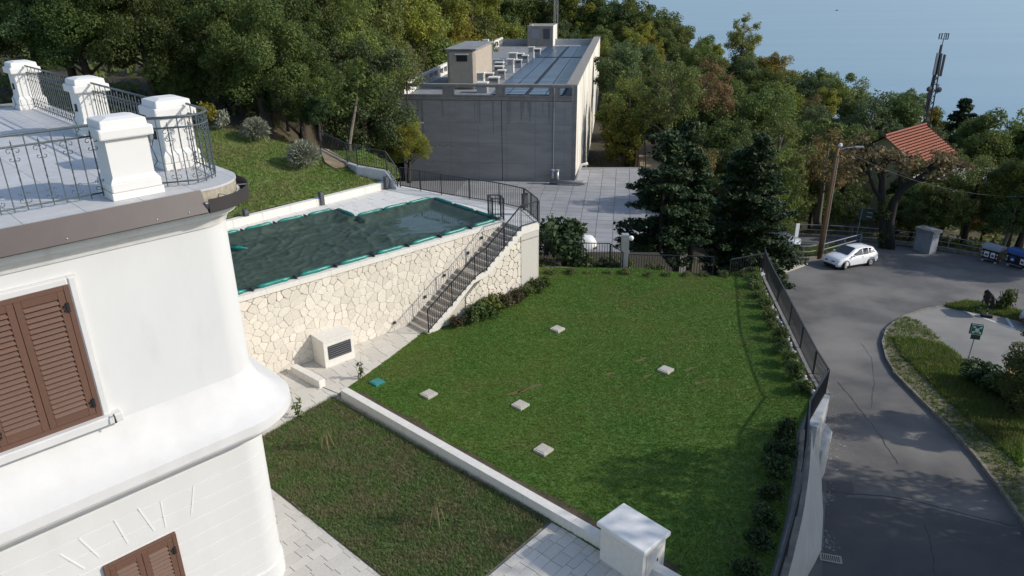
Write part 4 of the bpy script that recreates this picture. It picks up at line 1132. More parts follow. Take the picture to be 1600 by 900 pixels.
def scroll(s, c, r, a0_, turns, ex_, ez_, hand=1, rad_=.0065, n=13):
    pts = []
    for k in range(n):
        t = k / (n - 1); a = a0_ + hand * turns * 2 * math.pi * t; rr = r * (1 - .78 * t)
        pts.append(c + ex_ * (rr * math.cos(a)) + ez_ * (rr * math.sin(a)))
    s.tube(pts, rad_, 4)
def iron_rail(label, pts, sp=.2):
    """wrought iron railing: two rails, foot rail, plain bars, twisted spear bars, scrolls"""
    pts = [Vector(p) for p in pts]
    f = thing('iron_railing', label, 'railing', pts[0], group='wrought iron terrace railings')
    up = Vector((0, 0, 1)); L = [0]
    for a, b in zip(pts, pts[1:]): L.append(L[-1] + (b - a).length)
    ZT, ZM, ZB = 1.24, 1.06, .09
    for nm, z, r in (('top_rail', ZT, .024), ('middle_rail', ZM, .017), ('foot_rail', ZB, .015)):
        s = MB(); s.smooth = True; s.tube([p + up * z for p in pts], r, 8); s.build(nm, 'iron', f)
    n = max(2, round(L[-1] / sp * 1)); n += n % 2
    for k in range(n + 1):
        t = k / n; p = polyat(pts, min(1, t)); q = polyat(pts, min(1, t + .004)); o = polyat(pts, max(0, t - .004)); e = (q - o).normalized()
        if k % 2 == 0:
            s = MB(); zt = ZM + .11
            for i in range(18):                            # twisted stem
                z0, z1 = .03 + (ZM + .02 - .03) * i / 18, .03 + (ZM + .02 - .03) * (i + 1) / 18
                a = i * .7; s.box(p + up * (z0 + z1) / 2, (.017, .017, z1 - z0), e * math.cos(a) + e.cross(up) * math.sin(a), e.cross(up) * math.cos(a) - e * math.sin(a))
            s.tube([p + up * (ZM + .01), p + up * (ZM + .06), p + up * zt], [.009, .013, .001], 6); s.build('twisted_bar', 'iron', f)
            s = MB(); g = e
            for h in (-1, 1):
                scroll(s, p + g * h * .055 + up * (ZM - .075), .060, math.pi if h > 0 else 0, .95, g, up, -h)
                scroll(s, p + g * h * .045 + up * (ZM - .20), .045, math.pi if h > 0 else 0, -.85, g, up, -h)
                scroll(s, p + g * h * .05 + up * (ZB + .10), .055, math.pi if h > 0 else 0, -.95, g, up, -h)
                scroll(s, p + g * h * .055 + up * (ZB + .20), .030, -.3 if h > 0 else math.pi + .3, .9, g, up, h)
            s.build('scrolls', 'iron', f)
        else:
            MB().bar(p + up * .02, p + up * ZT, .016, .016, up=tuple(e)).build('plain_bar', 'iron', f)
    return f
iron_rail('wrought iron railing with scrolls on the front of the terrace', [V(-6.2, -.26, 9.6), V(-2.0, -.26, 9.6)])
arcp = [V(-1.12, -.20, 9.6)] + [V(CT + .02 + .62 * math.cos(a), CN - .05 + .62 * math.sin(a) - .0, 9.6) for a in np.linspace(math.pi / 2 - .05, 0, 9)] + [V(.12, -1.40, 9.6)]
iron_rail('curved wrought iron railing round the terrace corner', arcp, .17)
iron_rail('wrought iron railing between the corner pier and the middle pier', [V(-.10, -2.25, 9.6), V(-.10, -6.40, 9.6)])
iron_rail('wrought iron railing between the middle pier and the far left pier', [V(-.10, -7.25, 9.6), V(-.10, -12.35, 9.6)])
iron_rail('wrought iron railing beyond the far left pier', [V(-.10, -13.2, 9.6), V(-.10, -14.4, 9.6)])
# ================================================================== CONCRETE BUILDING
ba = rad(8.5); BL = Vector((math.sin(ba), math.cos(ba), 0)); BW = Vector((-BL.y, BL.x, 0)); BO = P(898, 285, -4); BO.z = 0
def B(a, b, z=0.0): p = BO + BW * a + BL * b; return Vector((p.x, p.y, z))
def toB(p): d = Vector((p[0], p[1], 0)) - BO; return d.dot(BW), d.dot(BL)
def onB(u, v, b):                          # photo pixel on the plane b = const
    d = ray(u, v); c = Vector((0, 0, CZ)); s = (b - (Vector((0, 0, 0)) - BO).dot(BL)) / d.dot(BL); q = c + d * s; return toB(q)[0], q.z
BWID = toB(P(622, 131, 4.6))[0]; BLEN = toB(P(951, 57.5, 4.6))[1]
bld = thing('concrete_building', 'long grey concrete block with solar panels on its flat roof', 'building', B(8, 0, -4))
def bbox(name, a0, a1, b0, b1, z0, z1, m, par=bld, bv=0):
    o = MB().box(B((a0 + a1) / 2, (b0 + b1) / 2, (z0 + z1) / 2), (a1 - a0, b1 - b0, z1 - z0), BW, BL).build(name, m, par)
    if bv: bevel(o, bv, 1)
    return o
RZ = 3.45
def xa(x, y=132): return onB(x, y, 0)[0]
J1, J2 = xa(783), xa(866)
bbox('front_panel', J2 + .03, J1 - .03, 0, .4, -4.3, 3.2, 'concrete'); bbox('front_panel', J1 + .03, BWID, 0, .4, -4.3, 3.2, 'concrete'); bbox('front_panel', .0, J2 - .03, 0, .4, -4.3, 3.2, 'concrete')
bbox('front_backing', .3, BWID - .3, .2, .45, -4.3, 3.3, 'concrete_band')
bbox('right_wall', -.02, .35, .4, BLEN, -9.5, 4.58, 'concrete_pale'); bbox('left_wall', BWID - .35, BWID, .4, BLEN, -4.3, RZ - .2, 'concrete')
bbox('right_corner', -.025, .36, -.012, .42, -4.3, 4.61, 'concrete_band')
bbox('rear_wall', .35, BWID - .35, BLEN - .35, BLEN, -9, 3.9, 'concrete')
bbox('roof_deck', .3, BWID - .3, .4, BLEN - .3, RZ - .3, RZ, 'roof_felt')
# front parapet with its long openings
slots = [(626, 693), (707, 776), (787, 860), (873, 896)]
sa_ = sorted([(xa(r), xa(l)) for l, r in slots])
bbox('parapet_beam', .36, BWID, -.06, .34, 4.36, 4.62, 'concrete_band', bv=.02); bbox('parapet_beam', .36, BWID, -.04, .34, 3.22, 3.56, 'concrete_band', bv=.02)
edges = [.36] + [e for s_ in sa_ for e in s_] + [BWID]
for k in range(0, len(edges), 2): bbox('parapet_post', edges[k], edges[k + 1], -.05, .33, 3.561, 4.359, 'concrete_band', bv=.015)
for a0, a1 in sa_:
    for aa in (a0 + .06, a1 - .06): bbox('opening_frame', aa - .06, aa + .06, -.075, .30, 3.57, 4.35, 'concrete_band', bv=.01)
    bbox('opening_sill', a0 + .121, a1 - .121, -.085, .30, 3.565, 3.66, 'concrete_band', bv=.01)
# pilaster strip, rain pipe, joints
MB().tube([B(J2, -.07, 4.35), B(J2, -.07, -3.2)], .055, 8).build('rain_pipe', 'bin_grey', bld)
bbox('joint_line', .4, BWID - .1, -.004, .02, 3.185, 3.215, 'black')
seeded(61)
for k in range(7):
    c = (onB(668 + k * 6.5, 228 + rng.uniform(-3, 3), 0)); n = 9
    s = MB(); s.add([tuple(B(c[0] + math.cos(i * .7) * rng.uniform(.12, .3), -.006 - .001 * k, c[1] + math.sin(i * .7) * rng.uniform(.04, .13))) for i in range(n)], [tuple(range(n))]); s.build('bare_patch', 'concrete_band', bld)
for px in ((772, 195), (836, 218), (700, 178)):
    c = onB(*px, 0); s = MB(); n = 10
    s.add([tuple(B(c[0] + math.cos(i * .63) * rng.uniform(.4, .8), -.005, c[1] + math.sin(i * .63) * rng.uniform(.25, .5))) for i in range(n)], [tuple(range(n))]); s.build('bare_patch', 'concrete', bld)
# side parapets: pale inner face with paired openings on the left, plain upstand on the right
nb = int(BLEN / 4.2)
for k in range(nb):
    b0, b1 = .4 + (BLEN - .8) * k / nb, .4 + (BLEN - .8) * (k + 1) / nb
    bbox('side_parapet_beam', BWID - .36, BWID + .02, b0, b1, 4.30, 4.58, 'parapet_white', bv=.02); bbox('side_parapet_beam', BWID - .34, BWID, b0, b1, RZ - .1, 3.75, 'parapet_white')
    for f, w in ((0, .55), (.47, .35), (.9, .4)): bbox('side_parapet_post', BWID - .35, BWID + .01, b0 + (b1 - b0) * f, b0 + (b1 - b0) * f + w, 3.751, 4.299, 'parapet_white')
bbox('coping_slab', -.06, .95, .45, BLEN, 4.50, 4.64, 'concrete_band', bv=.02)
bbox('far_parapet', .9, BWID - .4, BLEN - .7, BLEN - .36, RZ - .1, 4.3, 'galvanised')
# roof cabins
def cabin(label, px_l, px_r, px_end, y_top, b0, pale='cabin_plaster', round_=True):
    aL, zt = onB(px_l, y_top, b0); aR, _ = onB(px_r, y_top, b0)
    b = b0 + .5
    while b < b0 + 14:
        q = proj(B(aR, b, zt))
        if q[0] > px_end: break
        b += .1
    c = bbox('roof_cabin', aR, aL, b0, b, RZ, zt, pale, bv=.25 if round_ else .02); c['label'] = label
    return c, aL, aR, b, zt
cb, aL, aR, bE, zt = cabin('tan rendered stair cabin with a small dark window', 697, 742, 769, 78, 5.0)
def sub(par, name, a0, a1, b0, b1, z0, z1, m): return MB().box(B((a0 + a1) / 2, (b0 + b1) / 2, (z0 + z1) / 2), (a1 - a0, b1 - b0, z1 - z0), BW, BL).build(name, m, par)
sub(cb, 'cabin_roof', aR - .12, aL + .12, 4.88, bE + .15, zt - .02, zt + .10, 'roof_felt')
w0, wz0 = onB(730, 96, 4.98); w1, wz1 = onB(713, 86, 4.98)
sub(cb, 'window', w0, w1, 4.93, 5.05, wz0, wz1, 'black'); sub(cb, 'window_hood', w0 - .12, w1 + .12, 4.78, 5.0, wz1 + .02, wz1 + .12, 'parapet_white')
sub(cb, 'corner_pipe', aR - .10, aR - .02, bE - .4, bE - .3, RZ, zt + .3, 'galvanised'); sub(cb, 'vent_cap', aR + .3, aR + .9, bE - .7, bE - .2, zt + .1, zt + .3, 'parapet_white')
FB = BLEN - 4.2
cb2, aL, aR, bE, zt = cabin('grey stair cabin at the far end with a pale shutter and a dark door', 824, 864, 870, 40.5, FB, 'concrete_band', False)
sub(cb2, 'shutter_door', *sorted((onB(842, 58, FB)[0], onB(830, 58, FB)[0])), FB - .05, FB + .03, onB(830, 60, FB)[1], onB(830, 46, FB)[1], 'bin_grey')
sub(cb2, 'door', *sorted((onB(859, 58, FB)[0], onB(849, 58, FB)[0])), FB - .05, FB + .03, onB(850, 61, FB)[1], onB(850, 45, FB)[1], 'dark_grey')
sub(cb2, 'vent_cap', aL - .8, aL - .3, FB + .3, FB + .8, zt + .01, zt + .25, 'parapet_white'); sub(cb2, 'lit_side_face', aR - .05, aR - .01, FB + .1, bE - .1, RZ, zt, 'concrete_pale')  # sunlit right side of the cabin painted as a paler plate
# solar panels, each one a piece
cols = [(1.35, 2.85), (2.88, 4.38), (4.72, 6.22), (6.25, 7.75)]
PWID = 1.02
sol = None
bp_ = 1.0; row = 0
while bp_ + PWID < BLEN - 4.5:
    gap = row in (33, 34 + 99)
    for k, (c0, c1) in enumerate(cols):
        if gap: continue
        c = B((c0 + c1) / 2, bp_ + PWID / 2, RZ + .16)
        if sol is None:
            s = MB(); s.box((0, 0, 0), (1.44, PWID - .06, .04)); sol = s.build('solar_panel', 'solar', bld, world=False); o = sol
        else:
            o = bpy.data.objects.new('solar_panel', sol.data); COL.objects.link(o); o.parent = bld
        o.location = c - Vector(bld.location); o.rotation_euler = (rad(1.5), 0, math.atan2(BW.y, BW.x))
    bp_ += PWID; row += 1
for a, w_ in ((2.84, .05), (4.40, .30), (6.21, .05), (1.26, .06)): bbox('gap_strip', a, a + w_, 1, BLEN - 5, RZ + .03, RZ + .11, 'black')  # black strips filling the dark gaps between the panel columns
bbox('under_sheet', 1.4, 7.7, 1, BLEN - 5, RZ + .004, RZ + .05, 'black')  # black sheet under the panels keeps the gaps dark
# extract vents standing on the roof
seeded(33)
vspots = [(8.9, 3.2), (9.6, 6.0), (8.5, 7.2), (9.5, 10.5), (10.6, 12.5), (8.7, 13.2), (9.6, 17.0), (8.6, 19.0), (10.2, 21), (8.4, 24.0), (9.4, 26.5), (8.3, 29.5), (9.3, 32), (8.2, 35), (7.9, 39)]
words = ['first', 'second', 'third', 'fourth', 'fifth', 'sixth', 'seventh', 'eighth', 'ninth', 'tenth', 'eleventh', 'twelfth', 'thirteenth', 'fourteenth', 'last']
for k, (a, b) in enumerate(vspots):
    tall = k % 3 == 1; h = 1.5 if tall else .95; w = .72 if k % 2 else .95
    t = thing('roof_vent', f'{"tall white capped" if tall else "low louvred grey"} roof vent, {words[k]} from the tan cabin side along the panels', 'roof vent', B(a, b, RZ), group='vents on the concrete roof')
    def rb(name, da0, da1, db0, db1, z0, z1, m): return MB().box(B(a + (da0 + da1) / 2, b + (db0 + db1) / 2, RZ + (z0 + z1) / 2), (da1 - da0, db1 - db0, z1 - z0), BW, BL).build(name, m, t)
    rb('base', -w / 2, w / 2, -w / 2, w / 2, 0, h * .55, 'parapet_white' if tall else 'galvanised')
    rb('louvre_box', -w / 2 + .05, w / 2 - .05, -w / 2 + .05, w / 2 - .05, h * .55, h - .1, 'black' if not tall else 'galvanised')
    for q in range(3): rb('louvre', -w / 2, w / 2, -w / 2, w / 2, h * (.58 + .11 * q), h * (.61 + .11 * q), 'cover_stone')
    rb('cap', -w / 2 - .06, w / 2 + .06, -w / 2 - .06, w / 2 + .06, h - .1, h, 'parapet_white')
for k, (a, b) in enumerate(((11.5, 15), (12.2, 20), (11.2, 26))):
    t = thing('roof_duct', ('low steel duct run nearest the tan cabin', 'steel duct run midway along the roof', 'steel duct run at the far part of the roof')[k], 'duct', B(a, b, RZ), group='ducts on the concrete roof')
    MB().box(B(a, b, RZ + .45), (1.6, 2.2, .6), BW, BL).build('duct', 'steel', t); MB().box(B(a, b, RZ + .78), (1.75, 2.35, .05), BW, BL).build('cover', 'galvanised', t)
    for i in (-1, 1): MB().box(B(a + i * .6, b, RZ + .07), (.08, 2.0, .15), BW, BL).build('foot', 'black', t)
# flues and pipes at the foot of the wall
t = thing('flue_pipes', 'pair of steel flue pipes with a silver duct at the foot of the wall', 'pipes', B(1.9, -.6, -4))
for k in range(2):
    s = MB(); s.smooth = True; s.tube([B(1.55 + k * .42, -.65, -4), B(1.55 + k * .42, -.65, -2.85)], .15, 10); s.build('flue', 'steel', t)
    s = MB(); s.lathe([(.19, 0), (.19, .14), (.05, .18)], 10, B(1.55 + k * .42, -.65, -2.85)); s.build('flue_cap', 'galvanised', t)
s = MB(); s.smooth = True; s.tube([B(2.2, -.95, -3.75), B(-.7, -.95, -3.75), B(-1.1, -.6, -3.75)], .17, 10); s.build('ground_duct', 'bin_grey', t)
s = MB(); s.smooth = True; s.tube([B(-.1, -.3, -3.6), B(-.5, 1.0, -2.6), B(-1.1, 1.1, -2.5)], .13, 10); s.build('side_duct', 'parapet_white', t)
# street lamp rising in front of the wall (curved arm)
lp = B(BWID - 1.0, -3.2, -4.5); lz = [PD(636, 208, 62), PD(641, 203, 62), PD(650, 194, 62), PD(657, 192, 62)]
t = thing('lamp_post', 'curved grey street lamp in front of the concrete wall', 'street lamp', (lz[0].x, lz[0].y, -5))
MB().tube([Vector((lz[0].x, lz[0].y, -5))] + lz, [.07, .05, .045, .04, .035], 6).build('pole', 'bin_grey', t); MB().box(lz[-1], (.5, .2, .10)).build('lamp_head', 'bin_grey', t)
# lattice aerial behind the roof
ap = PD(868, 62, 128); t = thing('lattice_aerial', 'thin lattice aerial mast behind the far roof cabin', 'mast', (ap.x, ap.y, ap.z - 8))
at = PD(869, -30, 128)
for dx, dy in ((-.35, 0), (.35, 0), (0, .5)):
    MB().tube([Vector((ap.x + dx, ap.y + dy, ap.z - 8)), Vector((ap.x + dx * .8, ap.y + dy * .8, at.z))], .055, 4).build('leg', 'bin_grey', t)
s = MB()
for k in range(34):
    z = ap.z - 8 + k * .55; sg = 1 if k % 2 else -1; s.bar((ap.x - .33 * sg, ap.y, z), (ap.x + .33 * sg, ap.y, z + .55), .035)
s.build('bracing', 'bin_grey', t)
# dark railing of the service road and a parked dark bin there
fence('thin dark railing along the brown service road by the concrete block', [Vector((13.3, 71, -4.6)), Vector((14.6, 79, -4.6)), Vector((15.4, 84, -4.6))], h=1.0, sp=.8, post=2.5, bw=.03, name='road_railing')

# white wrapped mound by the terrace
c = P(912, 384, -4.0); t = thing('covered_mound', 'white rounded cover lying on the flat terrace behind the bush', 'cover', c)
b_ = bmesh.new(); bmesh.ops.create_icosphere(b_, subdivisions=3, radius=1)
seeded(3)
for v in b_.verts:
    n = mn.noise(v.co * 1.6); v.co = Vector((v.co.x * 1.0, v.co.y * .75, max(-.15, v.co.z) * .82)) * (1 + .13 * n)
me = bpy.data.meshes.new('sheet'); b_.to_mesh(me); b_.free(); me.materials.append(MATS['tarp_white']); me.polygons.foreach_set('use_smooth', [True] * len(me.polygons)); link_mesh('sheet', me, t)
MB().box(c + Vector((0, 0, .03)), (1.7, 1.3, .08)).build('pallet', 'wood_pole', t)

# ================================================================== STREET THINGS
def car(name, label, paint, loc, head, slope, L=3.97, Wd=1.68, H=1.45, loc_label=None):
    """small hatchback, x forward, y to its left"""
    t = thing(name, label, 'car', loc)
    h = Vector(head); h.z = 0; h.normalize()
    t.rotation_euler = Matrix((h, Vector((-h.y, h.x, 0)), (0, 0, 1))).transposed().to_euler()
    if slope: # lie on the sloping road (falls along +y)
        zz = Vector((0, .08, 1)).normalized(); xx = (h - zz * h.dot(zz)).normalized(); yy = zz.cross(xx)
        t.rotation_euler = Matrix((xx, yy, zz)).transposed().to_euler()
    hw = Wd / 2
    # stations: x, half width, sill z, belt z, roof half width, top z
    S = [(L / 2, hw * .64, .30, .52, hw * .55, .56), (L / 2 - .10, hw * .88, .24, .64, hw * .76, .70), (L / 2 - .38, hw * .98, .20, .76, hw * .82, .84), (L / 2 - .75, hw, .19, .84, hw * .84, .93), (.93, hw, .19, .91, hw * .82, 1.00),
         (.50, hw, .19, .92, hw * .77, 1.215), (.10, hw, .19, .93, hw * .73, H - .045), (-.40, hw, .19, .94, hw * .73, H), (-1.0, hw, .19, .96, hw * .73, H - .005), (-1.52, hw, .20, .97, hw * .72, H - .06), (-1.80, hw * .985, .22, .96, hw * .74, 1.12), (-L / 2 + .05, hw * .95, .26, .86, hw * .76, .96), (-L / 2, hw * .84, .32, .68, hw * .70, .78)]
    S_old = [(L / 2, hw * .62, .30, .50, hw * .55, .54), (L / 2 - .10, hw * .86, .24, .62, hw * .74, .68), (L / 2 - .38, hw * .97, .20, .74, hw * .80, .82), (L / 2 - .75, hw, .19, .83, hw * .82, .92), (.86, hw, .19, .92, hw * .82, 1.00),
         (.35, hw, .19, .94, hw * .76, 1.25), (.02, hw, .19, .95, hw * .70, 1.40), (-.45, hw, .19, .96, hw * .69, H), (-1.0, hw, .19, .98, hw * .69, H - .02), (-1.45, hw, .20, 1.0, hw * .68, H - .08), (-1.78, hw * .98, .22, .98, hw * .66, 1.22), (-L / 2 + .06, hw * .93, .26, .88, hw * .66, .98), (-L / 2, hw * .82, .32, .68, hw * .66, .80)]
    b = MB(); b.smooth = True; rows = []
    for x, w, zs, zb, wr, zt in S:
        half = [(0, zs), (w * .86, zs), (w * .97, zs + .08), (w, (zs + zb) * .5), (w * .985, zb - .04), (w * .95, zb), (lerp(w * .95, wr, .5) + .01, lerp(zb, zt, .5)), (wr, zt - .035), (wr * .82, zt), (0, zt + .02)]
        rows.append([(x, y, z) for y, z in half] + [(x, -y, z) for y, z in half[::-1][1:-1]])
    m = len(rows[0]); b.add([p for r in rows for p in r], [(i * m + j, i * m + (j + 1) % m, (i + 1) * m + (j + 1) % m, (i + 1) * m + j) for i in range(len(S) - 1) for j in range(m)] + [tuple(range(m))[::-1], tuple((len(S) - 1) * m + j for j in range(m))])
    body = b.build('body', paint, t, world=False); autosmooth(body, 42)
    def sec(i, k): return Vector(rows[i][k])
    def pane(name, quad, out, m_='glass_dark', inset=.06):
        c = sum(quad, Vector()) / 4; q = [p + (c - p) * inset + Vector(out) for p in quad]
        s = MB(); s.add([tuple(p) for p in q] + [tuple(p - Vector(out) * 1.6) for p in q], [(0, 1, 2, 3), (7, 6, 5, 4)] + [(i, 4 + i, 4 + (i + 1) % 4, (i + 1) % 4) for i in range(4)]); return s.build(name, m_, t, world=False)
    K = m
    # windscreen and rear screen
    pane('windscreen', [sec(4, 8) * 1 + Vector((-.05, .06, 0)), sec(6, 8), sec(6, K - 8), sec(4, K - 8) + Vector((-.05, -.06, 0))], (.035, 0, .05), inset=.03)
    pane('rear_window', [sec(9, 8) + Vector((-.05, 0, 0)), sec(11, 8) + Vector((.06, 0, .03)), sec(11, K - 8) + Vector((.06, 0, .03)), sec(9, K - 8) + Vector((-.05, 0, 0))], (-.045, 0, .03), inset=.06)
    for sgn in (1, -1):
        def sd(i, k): p = Vector(rows[i][k]); return Vector((p.x, p.y * sgn, p.z))
        def swin(name, i0, i1, dx0=0, dx1=0, top0=7, top1=7):
            q = [sd(i0, 5) + Vector((dx0, 0, .02)), sd(i1, 5) + Vector((dx1, 0, .02)), sd(i1, top1) + Vector((dx1 * .6, 0, -.03)), sd(i0, top0) + Vector((dx0 * .6 - .02, 0, -.03))]
            pane(name, q if sgn > 0 else q[::-1], (0, .024 * sgn, .008), inset=.02)
        swin('side_window', 5, 7, -.02, .03); swin('side_window', 7, 8, -.03, .06)
        q = [sd(8, 5) + Vector((-.02, 0, .03)), sd(9, 5) + Vector((-.06, 0, .05)), sd(9, 7) + Vector((.12, 0, -.05)), sd(8, 7) + Vector((-.03, 0, -.03))]
        pane('quarter_window', q if sgn > 0 else q[::-1], (0, .024 * sgn, .008), inset=.05)
        s = MB(); x = .62; s.box((x, sgn * (hw + .08), .98), (.12, .20, .12)); bevel(s.build('mirror', paint, t, world=False), .03)
        q = [Vector((L / 2 - .17, sgn * hw * .50, .66)), Vector((L / 2 - .52, sgn * hw * .95, .775)), Vector((L / 2 - .46, sgn * hw * .965, .665)), Vector((L / 2 - .12, sgn * hw * .58, .575))]
        pane('headlight', q if sgn < 0 else q[::-1], (.022, .012 * sgn, .018), 'lamp_glass', inset=.02)
        q = [Vector((-1.86, sgn * hw * .95, .86)), Vector((-L / 2 + .02, sgn * hw * .80, .86)), Vector((-L / 2 + .0, sgn * hw * .84, .70)), Vector((-1.86, sgn * hw * .985, .70))]
        pane('tail_light', q, (-.02, .02 * sgn, 0), 'red_tape', inset=.02)
        s = MB()
        for xa_ in (.78, -.55): s.bar((xa_, sgn * (hw + .001), .28), (xa_ - .03, sgn * (hw - .02), .92), .008, .008)
        s.bar((.78, sgn * (hw + .001), .28), (-.55, sgn * (hw + .001), .28), .008, .008); s.box((-.38, sgn * (hw + .004), .80), (.16, .02, .03)); s.build('door_seam', 'bin_grey', t, world=False)
        for x in (1.22, -1.25):
            s = MB(); s.smooth = True
            n = 20; pr = [(.0, -.10), (.26, -.10), (.305, -.07), (.31, 0), (.305, .07), (.26, .095), (.20, .085)]
            steer = .35 if x > 0 and slope else 0
            def wl(pr_, n_=20):
                vs = []
                for r, yy in pr_:
                    for k in range(n_):
                        a = 2 * math.pi * k / n_; lx, ly = r * math.cos(a), yy * sgn
                        vs.append((x + lx * math.cos(steer) - ly * math.sin(steer), sgn * (hw - .085) + lx * math.sin(steer) + ly * math.cos(steer), .31 + r * math.sin(a)))
                return vs, [(i * n_ + k, i * n_ + (k + 1) % n_, (i + 1) * n_ + (k + 1) % n_, (i + 1) * n_ + k) for i in range(len(pr_) - 1) for k in range(n_)] + [tuple((len(pr_) - 1) * n_ + k for k in range(n_))]
            s.add(*wl(pr)); wh = autosmooth(s.build('wheel', 'tyre', t, world=False))
            s = MB(); s.add(*wl([(.205, .088), (.20, .098), (.15, .085), (.05, .10), (.02, .105)], 10)); s.build('rim', 'rim', wh, world=False)
            s = MB(); pts = [(x + .36 * math.cos(a), sgn * (hw - .005), .31 + .36 * math.sin(a)) for a in np.linspace(-.12, math.pi + .12, 14)]
            s.tube(pts, .03, 5); s.build('wheel_arch', 'black', t, world=False)
    pane('grille', [Vector((L / 2 - .075, -hw * .56, .63)), Vector((L / 2 - .075, hw * .56, .63)), Vector((L / 2 - .03, hw * .52, .565)), Vector((L / 2 - .03, -hw * .52, .565))], (.026, 0, .012), 'black', .0)
    pane('lower_grille', [Vector((L / 2 - .03, -hw * .70, .40)), Vector((L / 2 - .03, hw * .70, .40)), Vector((L / 2 - .04, hw * .66, .285)), Vector((L / 2 - .04, -hw * .66, .285))], (.05, 0, -.004), 'black', .0)
    MB().box((L / 2 + .035, 0, .475), (.012, .50, .11)).build('number_plate', 'plate', t, world=False)
    MB().tube([(-1.2, 0, H - .03), (-1.34, 0, H + .16)], [.012, .006], 5).build('aerial', 'black', t, world=False)
    MB().box((0, 0, .16), (L - .5, Wd - .28, .12)).build('underbody', 'black', t, world=False)
    return t
a_, b_ = PR(1320, 421), PR(1357, 415); hd = (a_ - b_).normalized(); lf_ = Vector((-hd.y, hd.x, 0)); cen = (a_ + b_) / 2 - lf_ * .74; cen.z = road_z(cen.y)
car('hatchback_car', 'small white three door car parked by the guard rail', 'car_white', cen, hd, True)
c2 = PR(1214, 396); car('parked_car', 'silver car half hidden behind the conifer at the road end', 'car_silver', c2 + Vector((-.3, .6, .45)), (.78, -.62, 0), True, L=4.2, Wd=1.75, H=1.5)
c3 = PR(1622, 508); car('parked_car', 'pale car whose nose shows at the edge of the parking bay', 'car_silver', c3 + Vector((.9, 0, .12)), (-.93, -.35, 0), True, L=4.1, Wd=1.72, H=1.5)

# timber pole with a lamp
b0 = PR(1279, 404); top = P(1308, 229, 1.62); top = Vector((b0.x + .1, b0.y, 1.7))
t = thing('wooden_pole', 'tall leaning brown timber pole with a small lamp behind the white car', 'pole', b0)
s = MB(); s.smooth = True; s.tube([b0 - Vector((0, 0, .3)), b0.lerp(top, .5), top], [.17, .145, .115], 10); s.build('post', 'wood_pole', t)
MB().tube([b0 + Vector((.19, -.12, .1)), b0.lerp(top, .42) + Vector((.17, -.1, 0)), top + Vector((.12, -.08, -.6))], .045, 6).build('cable_pipe', 'cabin_plaster', t)
MB().tube([top - Vector((0, 0, .25)), top + Vector((.6, -.1, -.05)), top + Vector((1.3, -.15, .0))], .035, 6).build('lamp_arm', 'galvanised', t)
bevel(MB().box(top + Vector((1.45, -.15, .0)), (.65, .22, .12)).build('lamp_head', 'bin_grey', t), .03); s = MB(); s.lathe([(.05, -.1), (.16, 0), (.12, .14), (.02, .2)], 8, top + Vector((.1, -.1, .1))); s.build('insulator', 'tarp_white', t)
for k, (u, v, l) in enumerate(((1700, 300, 'thin overhead cable running right from the timber pole'),)):
    e = PD(u, v, 66); s = MB(); s.tube([top.lerp(e, q / 12) - Vector((0, 0, 1.6 * 4 * (q / 12) * (1 - q / 12))) for q in range(13)], .011, 4); tag(s.build('overhead_cable', 'mast_dark', origin=top), l, 'cable')

def rail_fence(label, pts, heights, m, r=.03, post=2.2, ph=1.05, base=None, name='guard_rail'):
    f = thing(name, label, 'guard rail', pts[0]); up = Vector((0, 0, 1))
    for h in heights:
        s = MB(); s.smooth = True; s.tube([p + up * h for p in pts], r, 6); s.build('rail', m, f)
    L = [0]
    for a, b in zip(pts, pts[1:]): L.append(L[-1] + (b - a).length)
    n = max(1, round(L[-1] / post))
    for k in range(n + 1):
        p = polyat(pts, k / n); MB().bar(p - up * .1, p + up * ph, r * 1.7).build('post', m, f)
    if base:
        s = MB()
        for a, b in zip(pts, pts[1:]): s.bar(a + up * (base / 2 - .06), b + up * (base / 2 - .06), .22, base + .1)
        s.build('kerb', 'kerb_stone', f)
    return f
fp = [PR(u, v) for u, v in ((1150, 370), (1225, 368), (1290, 370.5), (1340, 373.5), (1385, 378), (1428, 382.5), (1454, 386.5), (1500, 394), (1530, 400), (1570, 408), (1640, 424))]
rail_fence('long pale two rail guard rail at the far edge of the road', fp, (1.05, .62), 'bin_grey', .032, 2.3, 1.05, .22)
gpts = [PR(u, v, .12) for u, v in ((1205, 401), (1235, 406), (1262, 406.5), (1287, 402), (1315, 394), (1343, 386))]
rail_fence('short pale guard rail round the little grass island behind the white car', gpts, (1.0, .55), 'bin_grey', .04, 2.4, 1.0, .12)
isl = gpts + [PR(1300, 385, .1), PR(1250, 388, .1), PR(1205, 389, .1)]
raised('grass_island', [Vector((p.x, p.y, road_z(p.y))) for p in isl], .09, 'meadow_base', 'small grass island by the road junction')
blades('grass', [(p.x, p.y) for p in isl], lambda x, y: road_z(y) + .09, 3500, .2, .06, 'meadow_blade', 'grass on the small road island', 15, .9)
ks = [PR(1133, 446), PR(1192, 434), PR(1255, 412), PR(1240, 408), PR(1205, 424)]
raised('concrete_ramp', [PR(1200, 436), PR(1262, 414), PR(1248, 407), PR(1190, 425)], .1, 'cover_stone', 'pale concrete edge strip beside the road end')

# street signs
def sign_post(name, label, base, top, panel, pn, faces, m='bin_grey', r=.03, cat='sign'):
    t = thing(name, label, cat, base); MB().tube([base - Vector((0, 0, .2)), top], r, 8).build('pole', m, t); return t
